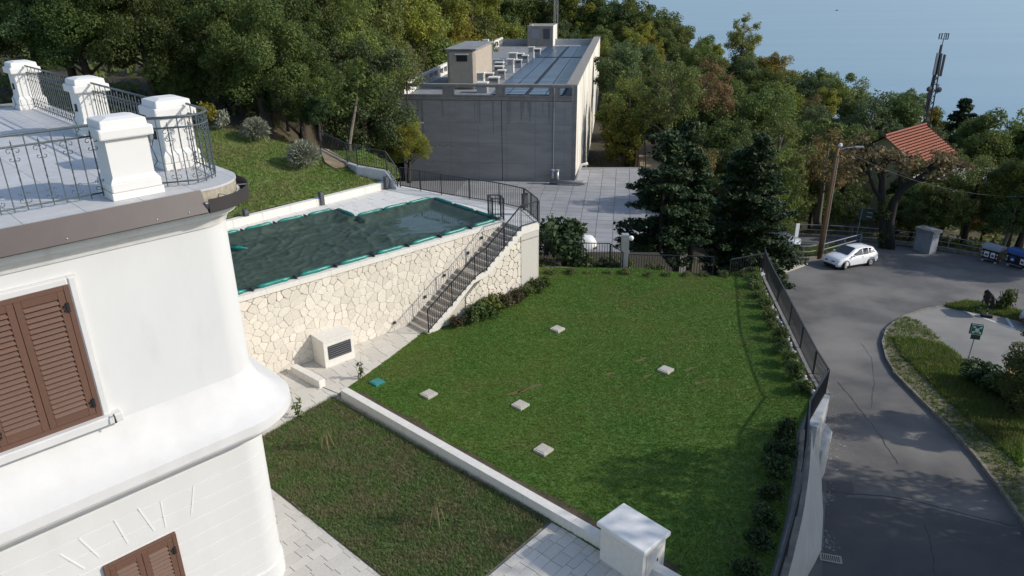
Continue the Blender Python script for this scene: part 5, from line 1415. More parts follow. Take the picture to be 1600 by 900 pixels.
# assembly-point sign on the verge
sb_ = PR(1510, 570, .1); stp = Vector((sb_.x + .08, sb_.y, -3.05)); t = sign_post('assembly_sign', 'green and white assembly point sign on a pole in the grass verge', sb_, stp, None, None, None)
fx = Vector((.93, -.37, 0)).normalized(); fy = Vector((fx.y, -fx.x, 0)); fy = fy if fy.y < 0 else -fy; fz = Vector((0, 0, 1))
c = Vector((sb_.x + .07, sb_.y, -3.32)) + fy * .05
SG = .66
sc_ = .40
bevel(MB().box(c, (.80 * SG, .025, .80 * SG), fx, fy).build('panel', 'sign_white', t), .008)
MB().box(c + fy * .014, (.755 * SG, .006, .755 * SG), fx, fy).build('field', 'sign_green', t)
def flatpoly(name, pts, m, dd, c_=c, par=t):
    s = MB(); s.add([tuple(c_ + fx * x * SG + fz * z * SG + fy * dd) for x, z in pts], [tuple(range(len(pts)))]); return s.build(name, m, par)
for sx in (-1, 1):
    for sz in (-1, 1):
        q = [(.13, .13), (.20, .13), (.24, .17), (.27, .115), (.31, .31), (.115, .27), (.17, .24), (.13, .20)]
        flatpoly('arrow', [(x * sx, z * sz) for x, z in q], 'sign_white', .0185)
for k, (ox, oz, sc2) in enumerate(((-.075, .02, 1.0), (.075, .02, 1.0), (0, -.05, 1.05))):
    flatpoly('figure', [(ox + x * sc2, oz + z * sc2) for x, z in ((-.055, -.19), (-.02, -.19), (0, -.05), (.02, -.19), (.055, -.19), (.055, .06), (.02, .09), (.03, .15), (-.03, .15), (-.02, .09), (-.055, .06))], 'sign_white', .0185 + .001 * k)
MB().box(c - fz * .40 + fy * .01, (.42, .02, .25), fx, fy).build('lower_panel', 'sign_dark', t)
MB().box(c - fy * .03 - fx * .04 + fz * .02, (.57, .02, .57), fx, fy).build('back_panel', 'dark_grey', t)
# dark square sign by the far guard rail
p = PR(1336, 380); t = sign_post('direction_sign', 'dark green square sign on a grey post by the far guard rail', p, Vector((p.x + .1, p.y, -4.35)), None, None, None)
c = Vector((p.x + .45, p.y - .06, -4.75)); MB().box(c, (1.15, .04, .95), (.95, -.3, 0), (.3, .95, 0)).build('panel', 'sign_dark', t)
s = MB(); fx2 = Vector((.95, -.3, 0)); o = c + Vector((-.3, -.95, 0)) * .03
s.bar(o + fx2 * .05 + fz * .18, o + fx2 * .45 + fz * .12, .07, .01, up=(-.3, -.95, 0)); s.bar(o + fx2 * .05 + fz * -.18, o + fx2 * .45 + fz * -.22, .07, .01, up=(-.3, -.95, 0)); s.build('arrow', 'cover_stone', t)
p = PR(1236, 405, .1); t = sign_post('edge_sign', 'narrow white sign seen edge on beside the silver car', p, Vector((p.x + .1, p.y, -4.1)), None, None, None)
MB().box(Vector((p.x + .12, p.y - .05, -4.55)), (.30, .05, 1.05), (.97, .2, 0), (-.2, .97, 0)).build('panel', 'sign_white', t)
p = PR(1322, 385); t = thing('blue_rack', 'low dark blue bar frame behind the white car', 'barrier', p)
for a, b in (((-.9, 0, 0), (-.9, 0, .8)), ((.9, 0, 0), (.9, 0, .8)), ((-.9, 0, .8), (.9, 0, .8)), ((-.9, 0, .4), (.9, 0, .4))): MB().bar(p + Vector(a), p + Vector(b), .06).build('bar', 'blue_lid', t)

# grey utility cabinet
a_, b_ = PR(1425, 391), PR(1451, 397.5); d = (b_ - a_).normalized(); dz_ = Vector((d.x, d.y, 0)).normalized(); nf = Vector((dz_.y, -dz_.x, 0)); w = (b_ - a_).length; c = (a_ + b_) / 2 - nf * .45
t = thing('utility_cabinet', 'grey metal utility cabinet with an overhanging lid by the guard rail', 'cabinet', c)
bevel(MB().box(c + Vector((0, 0, .83)), (w, .85, 1.66), dz_, nf).build('body', 'cabinet', t), .02); bevel(MB().box(c + Vector((0, 0, 1.78)), (w + .22, 1.05, .24), dz_, nf).build('lid', 'cabinet_lid', t), .03)
MB().box(c + Vector((0, 0, 1.92)) + nf * .1, (w * .5, .4, .05), dz_, nf).build('lid_plate', 'bin_grey', t)
for k in (-1, 1): bevel(MB().box(c + nf * .432 + dz_ * k * w * .235 + Vector((0, 0, .84)), (w * .45, .02, 1.45), dz_, nf).build('door', 'cabinet', t), .008)
seeded(4); s = MB()
for k in range(9):
    o = c + nf * .446 + dz_ * (-.42 * w + k * .1 * w) + Vector((0, 0, 1.45 + rng.uniform(-.06, .06))); pts = [o + dz_ * rng.uniform(-.03, .03) + Vector((0, 0, rng.uniform(-.14, .14))) for _ in range(4)]; s.tube(pts, .012, 4)
s.build('scrawl', 'dark_grey', t)

# waste containers
def container(label, pa, pb, lid, posters):
    a, b = PR(*pa), PR(*pb); d = (b - a); w = d.length; d = Vector((d.x, d.y, 0)).normalized(); nf = Vector((d.y, -d.x, 0)); dp = 1.0; c = (a + b) / 2 - nf * dp / 2
    t = thing('waste_container', label, 'waste container', c, group='street waste containers')
    z0, z1 = .18, .98
    vs = []
    for k, z in ((.88, z0), (1.0, z1)):
        for i, j in ((-1, -1), (1, -1), (1, 1), (-1, 1)): vs.append(tuple(c + d * (i * w / 2 * k) + nf * (j * dp / 2 * k) + Vector((0, 0, z))))
    bevel(MB().add(vs, [(0, 1, 2, 3)[::-1], (4, 5, 6, 7)] + [(k, (k + 1) % 4, 4 + (k + 1) % 4, 4 + k) for k in range(4)]).build('body', 'bin_dark', t), .03)
    s = MB(); s.smooth = True; n = 9; rows = []
    for k in range(n):
        a_ = math.pi * k / (n - 1); rows.append((math.cos(a_) * (dp / 2 + .06), z1 + .02 + .34 * math.sin(a_)))
    vs = [tuple(c + d * (i * (w / 2 + .05)) + nf * y + Vector((0, 0, z))) for y, z in rows for i in (-1, 1)]
    s.add(vs, [(2 * k, 2 * k + 1, 2 * k + 3, 2 * k + 2) for k in range(n - 1)] + [tuple(2 * k for k in range(n)), tuple(2 * k + 1 for k in range(n))[::-1], (0, 1, 2 * n - 1, 2 * n - 2)[::-1]])
    autosmooth(s.build('lid', lid, t))
    for k, (x, ww, hh, mm) in enumerate(posters):
        MB().box(c + nf * (dp / 2 * .955 + .012) + d * x + Vector((0, 0, .62)), (ww, .012, hh), d, (nf + Vector((0, 0, -.06))).normalized()).build('notice', mm, t)
        MB().box(c + nf * (dp / 2 * .955 + .021) + d * x + Vector((0, 0, .58)), (ww * .6, .008, hh * .35), d, (nf + Vector((0, 0, -.06))).normalized()).build('notice_print', 'dark_grey' if mm != 'blue_lid' else 'sign_white', t)
    for sx in (-1, 1):
        for q in range(3): MB().box(c + nf * (dp / 2 * .96 + .010) + d * (sx * w * .44) + Vector((0, 0, .46 + q * .14)), (.10, .012, .07), (d + Vector((0, 0, .4))).normalized(), nf).build('reflector', 'sign_white' if q % 2 == 0 else 'red_tape', t)
        for sy in (-1, 1): MB().lathe([(.05, 0), (.09, .02), (.09, .16), (.04, .18)], 8, c + d * (sx * w * .38) + nf * (sy * .36)).build('caster', 'cover_stone', t)
    MB().bar(c + nf * .53 + d * (-w * .3) + Vector((0, 0, .25)), c + nf * .53 + d * (w * .3) + Vector((0, 0, .25)), .03).build('pedal_bar', 'galvanised', t)
    return t
container('dark waste container with a grey lid', (1530, 407.5), (1556, 413), 'bin_grey', ((-.22, .34, .42, 'sign_white'), (.22, .30, .42, 'sign_white')))
container('dark waste container with a bright blue lid', (1568, 415), (1602, 423.5), 'blue_lid', ((-.3, .34, .42, 'blue_lid'), (.42, .32, .42, 'sign_white')))

# roadworks board on two banded posts
a_, b_ = PR(1531, 488.5, .1), PR(1540, 497.5, .1)
t = thing('barrier_board', 'dark rounded board on two banded posts with rubber feet by the bay', 'barrier', (a_ + b_) / 2)
for p in (a_, b_):
    bevel(MB().box(p + Vector((0, 0, .09)), (.62, .42, .18), (.9, -.4, 0), (.4, .9, 0)).build('foot', 'tyre', t), .04)
    for k in range(8): MB().lathe([(.045, 0), (.045, .148)], 8, p + Vector((0, 0, .16 + k * .15))).build('band', ('cover_stone', 'black', 'dry_stem', 'black')[k % 4], t)
dv = (b_ - a_); dv.z = 0; dv.normalize(); bn = Vector((-dv.y, dv.x, 0)); c = (a_ + b_) / 2 + bn * .10 + Vector((0, 0, .98)); n = 20
pl = [((a_ - b_).length * .75 * math.copysign(abs(math.cos(x)) ** .45, math.cos(x)), .42 * math.copysign(abs(math.sin(x)) ** .45, math.sin(x))) for x in np.linspace(0, 2 * math.pi, n, endpoint=False)]
s = MB(); s.add([tuple(c + dv * x + Vector((0, 0, z)) + bn * o) for o in (0, .05) for x, z in pl], [tuple(range(n)), tuple(range(n, 2 * n))[::-1]] + [(i, n + i, n + (i + 1) % n, (i + 1) % n) for i in range(n)]); s.build('board', 'black', t)
# rain streaks, hatch marks and fittings on the concrete front
seeded(62)
for k in range(16):
    a = rng.uniform(.6, BWID - .6); z1 = 3.15; z0 = z1 - rng.uniform(.6, 3.0); w = rng.uniform(.04, .16)
    s = MB(); s.add([tuple(B(a - w, -.0042 - k * .0002, z1)), tuple(B(a + w, -.0042 - k * .0002, z1)), tuple(B(a + w * .4, -.0042 - k * .0002, z0)), tuple(B(a - w * .5, -.0042 - k * .0002, z0))], [(0, 1, 2, 3)]); s.build('rain_streak', 'concrete_streak', bld)
for a in np.arange(1.0, BWID - .5, 2.6):
    bbox('form_joint', a, a + .025, -.0085, .01, -4.2, 3.15, 'concrete_streak')
for z in (-2.4, -.6, 1.2): bbox('form_joint', .5, BWID - .2, -.0080, .01, z, z + .02, 'concrete_streak')
# storm drain in the road
g0 = PR(1298, 873); t = thing('road_drain', 'rectangular slotted iron drain set in the road by the retaining wall', 'drain', g0)
gx = Vector((.93, -.30, .024)).normalized(); gy = Vector((.30, .93, -.075)).normalized()
MB().box(g0 + Vector((0, 0, .005)), (.62, .34, .02), gx, gy).build('pit', 'black', t)
for k in range(10): MB().box(g0 + gx * (-.27 + k * .06) + Vector((0, 0, .02)), (.022, .32, .02), gx, gy).build('slat', 'cover_stone', t)
for q in (-1, 1):
    MB().box(g0 + gy * q * .17 + Vector((0, 0, .02)), (.64, .03, .022), gx, gy).build('frame', 'cover_stone', t); MB().box(g0 + gx * q * .31 + Vector((0, 0, .02)), (.03, .34, .021), gx, gy).build('frame', 'cover_stone', t)
# old patch, cracks, spilled mortar and a stretch painted dark for shade
def road_poly_flat(name, px, m, label, dz): return flat(name, [PR(*q) for q in px], m, label, dz)
def crack(label, px, w):
    seeded(len(px) * 7 + int(px[0][0])); P3 = [PR(*q) for q in px]; s = MB()
    fine = []
    for a, b in zip(P3, P3[1:]):
        n = max(2, int((b - a).length / .25))
        for i in range(n):
            p = a.lerp(b, i / n) + Vector((rng.uniform(-.035, .035), rng.uniform(-.035, .035), 0)); p.z = road_z(p.y) + .006; fine.append(p)
    for a, b in zip(fine, fine[1:]):
        d = (b - a).normalized(); sd = Vector((-d.y, d.x, 0)) * w * rng.uniform(.3, .8); s.add([tuple(a - sd), tuple(b - sd), tuple(b + sd), tuple(a + sd)], [(0, 1, 2, 3)])
    tag(s.build('road_crack', 'black'), label, kind='structure')
crack('long crack running down the road', [(1308, 596), (1330, 622), (1352, 650), (1375, 680), (1392, 708), (1408, 732)], .022)
crack('crack at the bottom of the road', [(1446, 822), (1454, 852), (1458, 880), (1461, 905)], .024)
crack('wide seam across the lower road', [(1290, 768), (1335, 772), (1390, 776), (1450, 788), (1520, 806), (1602, 826)], .035)
crack('thin crack across the bend', [(1345, 535), (1362, 560), (1366, 600), (1360, 640)], .012)
road_poly_flat('road_dark_area', [(1292, 752), (1330, 748), (1336, 768), (1318, 778), (1290, 772)], 'asphalt_dark', 'dark repair patch by the retaining wall', .004)
road_poly_flat('road_dark_area', [(1290, 775), (1400, 781), (1520, 810), (1600, 830), (1700, 880), (1700, 990), (1280, 990), (1286, 860)], 'asphalt_dark', 'stretch at the bottom of the road coloured darker for tree shade', .003)  # tree shade over the lower road put in as darker asphalt
seeded(47); s = MB()
for k in range(420):
    u, v = (rng.gauss(1303, 9), rng.gauss(682, 32)) if k < 260 else (rng.gauss(1292, 7), rng.gauss(775, 8)) if k < 340 else (rng.gauss(1296, 8), rng.gauss(852, 10))
    p = PR(u, v); p.z += .009; r = rng.uniform(.008, .035) if k % 12 else rng.uniform(.03, .07); n = 7; s.add([tuple(p + Vector((math.cos(i * .9) * r * rng.uniform(.5, 1.3), math.sin(i * .9) * r * rng.uniform(.5, 1.3), -.08 * math.sin(i * .9) * r))) for i in range(n)], [tuple(range(n))])
tag(s.build('mortar_spill', 'parking'), 'pale mortar and dust spilled on the road along the wall', kind='stuff')
seeded(12)
# telecom mast
mz = PD(1473, 62, 108); mb = Vector((mz.x - .3, mz.y, mz.z - 21)); t = thing('telecom_mast', 'tall dark telecom mast with aerials rising behind the red roofed house', 'mast', mb)
top = Vector((mz.x, mz.y, mz.z - 1.6))
for dx, dy in ((-.42, -.3), (.42, -.3), (0, .45)):
    MB().tube([mb + Vector((dx * 2.2, dy * 2.2, 0)), top + Vector((dx * .5, dy * .5, 0))], [.13, .07], 5).build('leg', 'mast_dark', t)
s = MB(); n = 26
for k in range(n):
    f0, f1 = k / n, (k + 1) / n; w0, w1 = lerp(.92, .21, f0), lerp(.92, .21, f1); z0, z1 = lerp(mb.z, top.z, f0), lerp(mb.z, top.z, f1); xx = lerp(mb.x, top.x, f0); sg = 1 if k % 2 else -1
    s.bar((xx - w0 * sg, mb.y - .3 * w0, z0), (xx + w1 * sg, mb.y - .3 * w1, z1), .07); s.bar((xx - w0, mb.y - .3 * w0, z0), (xx + w0, mb.y - .3 * w0, z0), .07); s.bar((xx + w0 * sg, mb.y - .3 * w0, z0), (xx, mb.y + w1 * .9, z1), .06)
s.build('bracing', 'mast_dark', t)
MB().tube([mb + Vector((0, 0, 0)), top + Vector((0, 0, 1.0))], [.30, .16], 6).build('cable_ladder', 'mast_dark', t)
for k, (dz0, dx, h, w) in enumerate(((-2.2, -.45, 2.6, .26), (-2.4, .45, 2.6, .26), (-2.3, .0, 2.4, .24), (-5.2, .4, 1.2, .3), (-6.0, -.5, .8, .35), (-10.5, -.7, 2.0, .26), (-10.8, .55, 2.2, .22), (-12.6, -.8, 1.4, .24))):
    bevel(MB().box((top.x + dx, top.y - .35, top.z + dz0 + 1), (w, .18, h)).build('panel_aerial', 'mast_dark' if k % 3 else 'cabinet', t), .03)
for dz0, dx, r in ((-4.2, -.75, .34), (-4.3, .55, .34), (-8.0, -1.15, .45)):
    s = MB(); s.smooth = True; s.lathe([(.05, -.08), (r * .7, -.05), (r, .08), (r * .9, .10)], 14, (0, 0, 0)); vv = [(x, -z, y) for x, y, z in s.v]; s.v = [(top.x + dx + x, top.y - .5 + y, top.z + dz0 + z) for x, y, z in vv]; s.build('dish', 'tarp_white' if r > .4 else 'mast_dark', t)
s = MB(); s.tube([top, top + Vector((.15, 0, 2.4))], .05, 5); s.bar(top + Vector((-.5, 0, 1.7)), top + Vector((.65, 0, 1.6)), .05); s.bar(top + Vector((-.35, 0, 2.3)), top + Vector((.6, 0, 2.3)), .04)
for x in (-.5, -.2, .35, .6): s.box(top + Vector((x, 0, 2.0)), (.10, .1, .7))
s.build('top_array', 'mast_dark', t)
# red-roofed house below the road
hu = Vector((.77, .64, 0)).normalized(); hn = Vector((.64, -.77, 0)).normalized(); hr0 = Vector((37.0, 72.0, 0)); HL = 8.6; ze, zr = -3.75, -1.4
t = thing('red_roofed_house', 'small yellowish house with a red tiled roof among the trees', 'house', hr0 + Vector((0, 0, -9)))
def Hh(l, n, z): p = hr0 + hu * l + hn * n; return Vector((p.x, p.y, z))
MB().box(Hh(HL / 2, 0, -6.6), (HL - .6, 6.2, 5.8), hu, hn).build('wall', 'house_wall', t)
s = MB(); s.add([tuple(Hh(.3, -3.1, -3.72)), tuple(Hh(.3, 3.1, -3.72)), tuple(Hh(.3, 0, zr - .12)), tuple(Hh(HL - .3, -3.1, -3.72)), tuple(Hh(HL - .3, 3.1, -3.72)), tuple(Hh(HL - .3, 0, zr - .12))], [(0, 1, 2), (3, 5, 4), (0, 3, 4, 1)]); s.build('gable', 'house_wall', t)
for sg in (1, -1):
    rf = MB().add([tuple(Hh(-.3, 0, zr - .05)), tuple(Hh(HL + .3, 0, zr - .05)), tuple(Hh(HL + .3, sg * 3.7, ze - .12)), tuple(Hh(-.3, sg * 3.7, ze - .12))], [(0, 1, 2, 3)]).build('roof', 'roof_tile', t)
    nrow, ncol = 13, 16
    if sg > 0:
        proto = None; sl2 = (Hh(0, 3.7, ze) - Hh(0, 0, zr)); sln = sl2.normalized(); up_ = hu.cross(sln); up_ = up_ if up_.z > 0 else -up_
        for i in range(nrow):
            for j in range(ncol):
                o = Hh(-.3 + (HL + .6) * (j + .5) / ncol, 0, zr) + sl2 * ((i + .5) / nrow)
                s = MB(); w_ = (HL + .6) / ncol; l_ = sl2.length / nrow * 1.15
                if proto is None:
                    arc_ = [(math.cos(a) * w_ * .5, math.sin(a) * .09) for a in np.linspace(math.pi, 0, 6)]
                    s.add([(x, y_, z) for y_ in (-l_ / 2, l_ / 2) for x, z in arc_], [(k, k + 1, 6 + k + 1, 6 + k) for k in range(5)]); ob = s.build('roof_tile', 'roof_tile', rf, world=False); proto = ob
                else: ob = bpy.data.objects.new('roof_tile', proto.data); COL.objects.link(ob); ob.parent = rf
                M = Matrix((hu, sln, up_)).transposed(); ob.rotation_euler = M.to_euler(); ob.location = o - Vector(t.location)
MB().tube([Hh(-.3, 0, zr + .02), Hh(HL + .3, 0, zr + .02)], .13, 6).build('ridge', 'roof_tile', t)
for l in (2.2, 5.8):
    wdw = MB().box(Hh(l, 3.12, -5.6), (1.0, .06, 1.2), hu, hn).build('window', 'glass_dark', t); MB().box(Hh(l, 3.16, -6.25), (1.2, .12, .08), hu, hn).build('sill', 'cover_stone', wdw)
# pale yard walls near the house
for pts, l in (((PD(1425, 282, 74), PD(1448, 270, 78)), 'white garden wall left of the red roofed house'), ((PD(1475, 292, 70), PD(1520, 272, 74)), 'pale stone wall by the track right of the house')):
    o = MB().bar(pts[0] - Vector((0, 0, .3)), pts[1] - Vector((0, 0, .3)), .3, 1.0).build('garden_wall', 'cover_stone', origin=pts[0]); tag(o, l, 'wall')
s = MB(); tr = [PD(1462, 268, 77), PD(1500, 262, 80), PD(1560, 262, 84), PD(1560, 276, 78), PD(1500, 285, 74), PD(1465, 280, 74)]
s.add([tuple(p) for p in tr], [tuple(range(6))]); tag(s.build('track', 'parking'), 'grey track beside the red roofed house', kind='structure')
# small boat far out on the sea
bo = P(1307, 16.5, -134.9); t = thing('boat', 'tiny dark boat far out on the sea', 'boat', bo)
s = MB(); s.prism([(bo.x - 7, bo.y), (bo.x - 4, bo.y - 2), (bo.x + 6, bo.y - 2), (bo.x + 6, bo.y + 2), (bo.x - 4, bo.y + 2)], bo.z - .5, bo.z + 2); s.build('hull', 'mast_dark', t)
MB().box(bo + Vector((2, 0, 3.2)), (5, 3, 2.4)).build('cabin', 'mast_dark', t)
# ================================================================== VEGETATION
def leaves(cent, rad_, n, size, outward=.5, squash=.8, up=.35, shell=.35, elong=1.55):
    """n diamond leaves in a ball of radius rad_ round cent; returns (n,4,3)"""
    d = np.random.normal(size=(n, 3)); d /= np.linalg.norm(d, axis=1)[:, None] + 1e-9
    r = rad_ * np.random.uniform(shell, 1.0, n) ** .7
    p = d * r[:, None]; p[:, 2] *= squash
    nrm = d * outward + np.random.normal(size=(n, 3)) * .55 + np.array([0, 0, up]); nrm /= np.linalg.norm(nrm, axis=1)[:, None] + 1e-9
    t = np.random.normal(size=(n, 3)); t -= nrm * (t * nrm).sum(1)[:, None]; t /= np.linalg.norm(t, axis=1)[:, None] + 1e-9
    b = np.cross(nrm, t); s = size * np.random.uniform(.55, 1.25, n)
    a_ = t * (s * elong / 2)[:, None]; b_ = b * (s / 2)[:, None]
    p = p + cent
    return np.stack([p - a_, p + b_ + a_ * .1, p + a_, p - b_ + a_ * .1], 1)
def crown_mesh(name, parts, m):
    co = np.concatenate(parts).reshape(-1, 3); n = len(co) // 4
    return numpy_mesh(name, co, np.arange(n * 4).reshape(-1, 4), m)
def tree_proto(seed, H, R, K, per, size, m='leaf_oak', base=.28, bark='bark', tall=.40, lump=.30, shell=.35, sparse=0):
    """returns (trunk mesh, crown mesh) of a broadleaved tree"""
    seeded(seed); cz = H * (base + (1 - base) / 2); rz = H * (1 - base) / 2
    cents = []
    tries = 0
    while len(cents) < K and tries < 4000:
        tries += 1
        d = np.random.normal(size=3); d /= np.linalg.norm(d)
        if d[2] < -.75: continue
        f = np.random.uniform(.30, .92) ** .6 * np.random.uniform(.78, 1.10)
        c = np.array([d[0] * R * f, d[1] * R * f, cz + d[2] * rz * f * (1.0 if d[2] > 0 else .85)])
        if d[2] > .2: c[2] += np.random.normal() * .05 * H
        if all(np.linalg.norm((c - q) / np.array([1, 1, 1])) > R * lump * .75 for q, _ in cents): cents.append((c, R * lump * np.random.uniform(.7, 1.25)))
    parts = [leaves(c, r, int(per * np.random.uniform(.6, 1.3)), size, shell=shell) for c, r in cents]
    # stray sprigs make the outline uneven
    for c, r in cents[::2]:
        o = c + (c - np.array([0, 0, cz])) * np.random.uniform(.10, .28); parts.append(leaves(o, r * .5, int(per * .15), size))
    s = MB(); s.smooth = True
    th = H * tall; r0 = .028 * H + .04
    lean = np.random.normal(size=2) * .03 * H
    trunk = [(0, 0, -.6), (0, 0, 0.05), (lean[0] * .4, lean[1] * .4, th * .5), (lean[0], lean[1], th), (lean[0] * 1.2, lean[1] * 1.2, H * .62), (lean[0], lean[1], H * .82)]
    s.tube(trunk, [r0 * 1.5, r0 * 1.15, r0 * .9, r0 * .75, r0 * .45, r0 * .15], 7)
    idx = list(range(len(cents))); rng.shuffle(idx)
    for k in idx[:14 + sparse]:
        c = cents[k][0]; f = rng.uniform(.5, 1.0); z0 = max(th * .6, min(H * .7, c[2] - np.linalg.norm(c[:2]) * rng.uniform(.35, .8)))
        t = min(1, z0 / th); p0 = Vector((lean[0] * t, lean[1] * t, z0)); p2 = Vector(c); p1 = p0.lerp(p2, .5) + Vector((0, 0, .05 * H * rng.uniform(-.3, 1)))
        rr = r0 * rng.uniform(.25, .42); s.tube([p0, p1, p2, p2 + (p2 - p1) * .25], [rr, rr * .65, rr * .3, rr * .1], 5)
        if sparse:
            for q in range(3):
                e = p2 + Vector((rng.uniform(-1, 1), rng.uniform(-1, 1), rng.uniform(-.2, .9))) * R * .3; s.tube([p1.lerp(p2, .6), e.lerp(p2, .4), e], [rr * .4, rr * .25, rr * .08], 4)
    o = s.build('trunk', bark, None); tm = o.data; bpy.data.objects.remove(o)
    cm = crown_mesh('crown', parts, m)
    return tm, cm
def plant(name, label, cat, meshes, loc, rz=0.0, sc=1.0, mats_=None, group=None, sz=1.0):
    tm, cm = meshes
    t = thing(name, label, cat, loc, rz, group); t.scale = (sc, sc, sc * sz)
    for nm, me, mi in (('trunk', tm, 0), ('crown', cm, 1)):
        if me is None: continue
        o = bpy.data.objects.new(nm, me); COL.objects.link(o); o.parent = t
        if mats_ and mi == 1:
            o.material_slots[0].link = 'OBJECT'; o.material_slots[0].material = MATS[mats_]
    return t
NEAR = [tree_proto(100 + k, 9.5, 3.4 + .3 * (k % 3), 46, 760, .105, base=(.12, .22, .30, .18)[k], lump=.30) for k in range(4)]
FARP = [tree_proto(200 + k, 10.0, 3.6 + .35 * (k % 3), 40, 330, .19, base=(.08, .18, .26, .12, .2)[k], lump=(.30, .34, .28, .32, .27)[k]) for k in range(5)]
LOOSE = [tree_proto(300 + k, 9.5, 3.3, 44, 170, .15, base=.25, lump=.26, bark='bark_pale', shell=.1, sparse=6) for k in range(2)]
TALLP = [tree_proto(320 + k, 12.0, 2.7, 40, 330, .19, base=.12, lump=.36) for k in range(2)]

# --- the wood: single trees on the slope, nearest and most visible first
lu_poly = up_poly
KINDS_ = {'leaf_oak': 'dark evergreen', 'leaf_mid': 'mid green', 'leaf_olive': 'olive green', 'leaf_yellow': 'yellow leaved', 'leaf_lime': 'light yellow green', 'leaf_rust': 'rusty brown', 'leaf_tan': 'tan leaved', 'leaf_blue': 'cool dark green'}
LMK = [(60, 30, 'above the far left pier'), (200, 40, 'above the middle pier'), (330, 60, 'above the curved railing'), (330, 160, 'at the back of the grass slope'), (450, 30, 'at the top of the wood over the grass slope'), (450, 130, 'behind the round grey shrubs'), (550, 60, 'high up left of the concrete block'), (560, 170, 'close to the slope railing'), (690, 30, 'over the left parapet of the concrete block'), (780, 20, 'over the tan roof cabin'), (880, 15, 'over the far roof cabin'), (960, 40, 'just off the far corner of the concrete block'), (1000, 150, 'right of the pale side wall'), (1050, 40, 'high on the ridge near the sea'), (1100, 140, 'midway up the ridge'), (1110, 230, 'above the dark conifers'), (1180, 70, 'on the skyline of the ridge'), (1230, 160, 'on the ridge left of the timber pole'), (1250, 260, 'close behind the timber pole'), (1320, 110, 'on the skyline left of the mast'), (1340, 180, 'left of the red roof'), (1340, 280, 'behind the far guard rail by the pole'), (1420, 150, 'beside the foot of the mast'), (1450, 320, 'behind the utility cabinet'), (1530, 180, 'on the skyline right of the mast'), (1540, 250, 'right of the red roof'), (1550, 340, 'behind the waste containers')]
def lmk(u, v): return min(LMK, key=lambda l: (l[0] - u) ** 2 + 1.6 * (l[1] - v) ** 2)[2]
hr_c = hr0 + hu * 4.3
def blocked(x, y, r):
    a, b = toB((x, y))
    if -.9 - r * .45 < a < BWID + 1.0 + r * .5 and -3 < b < BLEN + r * .6: return True
    if inpoly(x, y, lu_poly) or inpoly(x, y, terr): return True
    if x < -7 and r > 1 and (inpoly(x + 2.0, y - 2.6, lu_poly) or inpoly(x, y - 3.2, lu_poly) or inpoly(x + 2.8, y, lu_poly)): return True
    if y < 70 and x > 12 and inpoly(x, y - 1.5 - r * .35, [(p[0], p[1]) for p in road_poly]): return True
    if x > 12 and y < 56 and y < 57.5 - abs(x - 28) * .02 and x < 33: return True
    if x > 30 and y < 55.5 - (x - 31) * .72 + r * .5: return True
    if inpoly(x, y, [(12.5, 69), (17.2, 68), (18.6, 82), (14.0, 82)]): return True
    dx, dy = x - hr_c.x, y - hr_c.y
    if abs(dx * hu.x + dy * hu.y) < 5.2 + r * .5 and -30 < dx * hn.x + dy * hn.y < 4 and False: return True
    if abs(dx * hu.x + dy * hu.y) < 4.6 and abs(dx * hn.x + dy * hn.y) < 3.5: return True
    if x < 2 and y < 41: return True
    if -7 < x < 14 and y < 64: return True
    return False
seeded(77)
cand = []
y = 40.0
while y < 235:
    st_ = 3.9 if y < 62 else (5.2 if y < 85 else 6.4 if y < 120 else 7.6 if y < 160 else 9.5)
    x = -.82 * y - 6
    while x < .82 * y + 6:
        px, py = x + rng.uniform(-.42, .42) * st_, y + rng.uniform(-.42, .42) * st_
        x += st_
        d = math.hypot(px, py)
        if d > ridge(px, py) + 16: continue
        cand.append((d, px, py))
    y += st_ * .9
cand.sort()
GX, GY = 100, 57; cover = np.zeros((GY, GX)); XX, YY = np.meshgrid((np.arange(GX) + .5) * 16, (np.arange(GY) + .5) * 16 - 6)
def cover_add(u, v, ru, rv, test=False):
    m_ = ((XX - u) / ru) ** 2 + ((YY - v) / rv) ** 2 < 1
    n = m_.sum()
    return m_, n
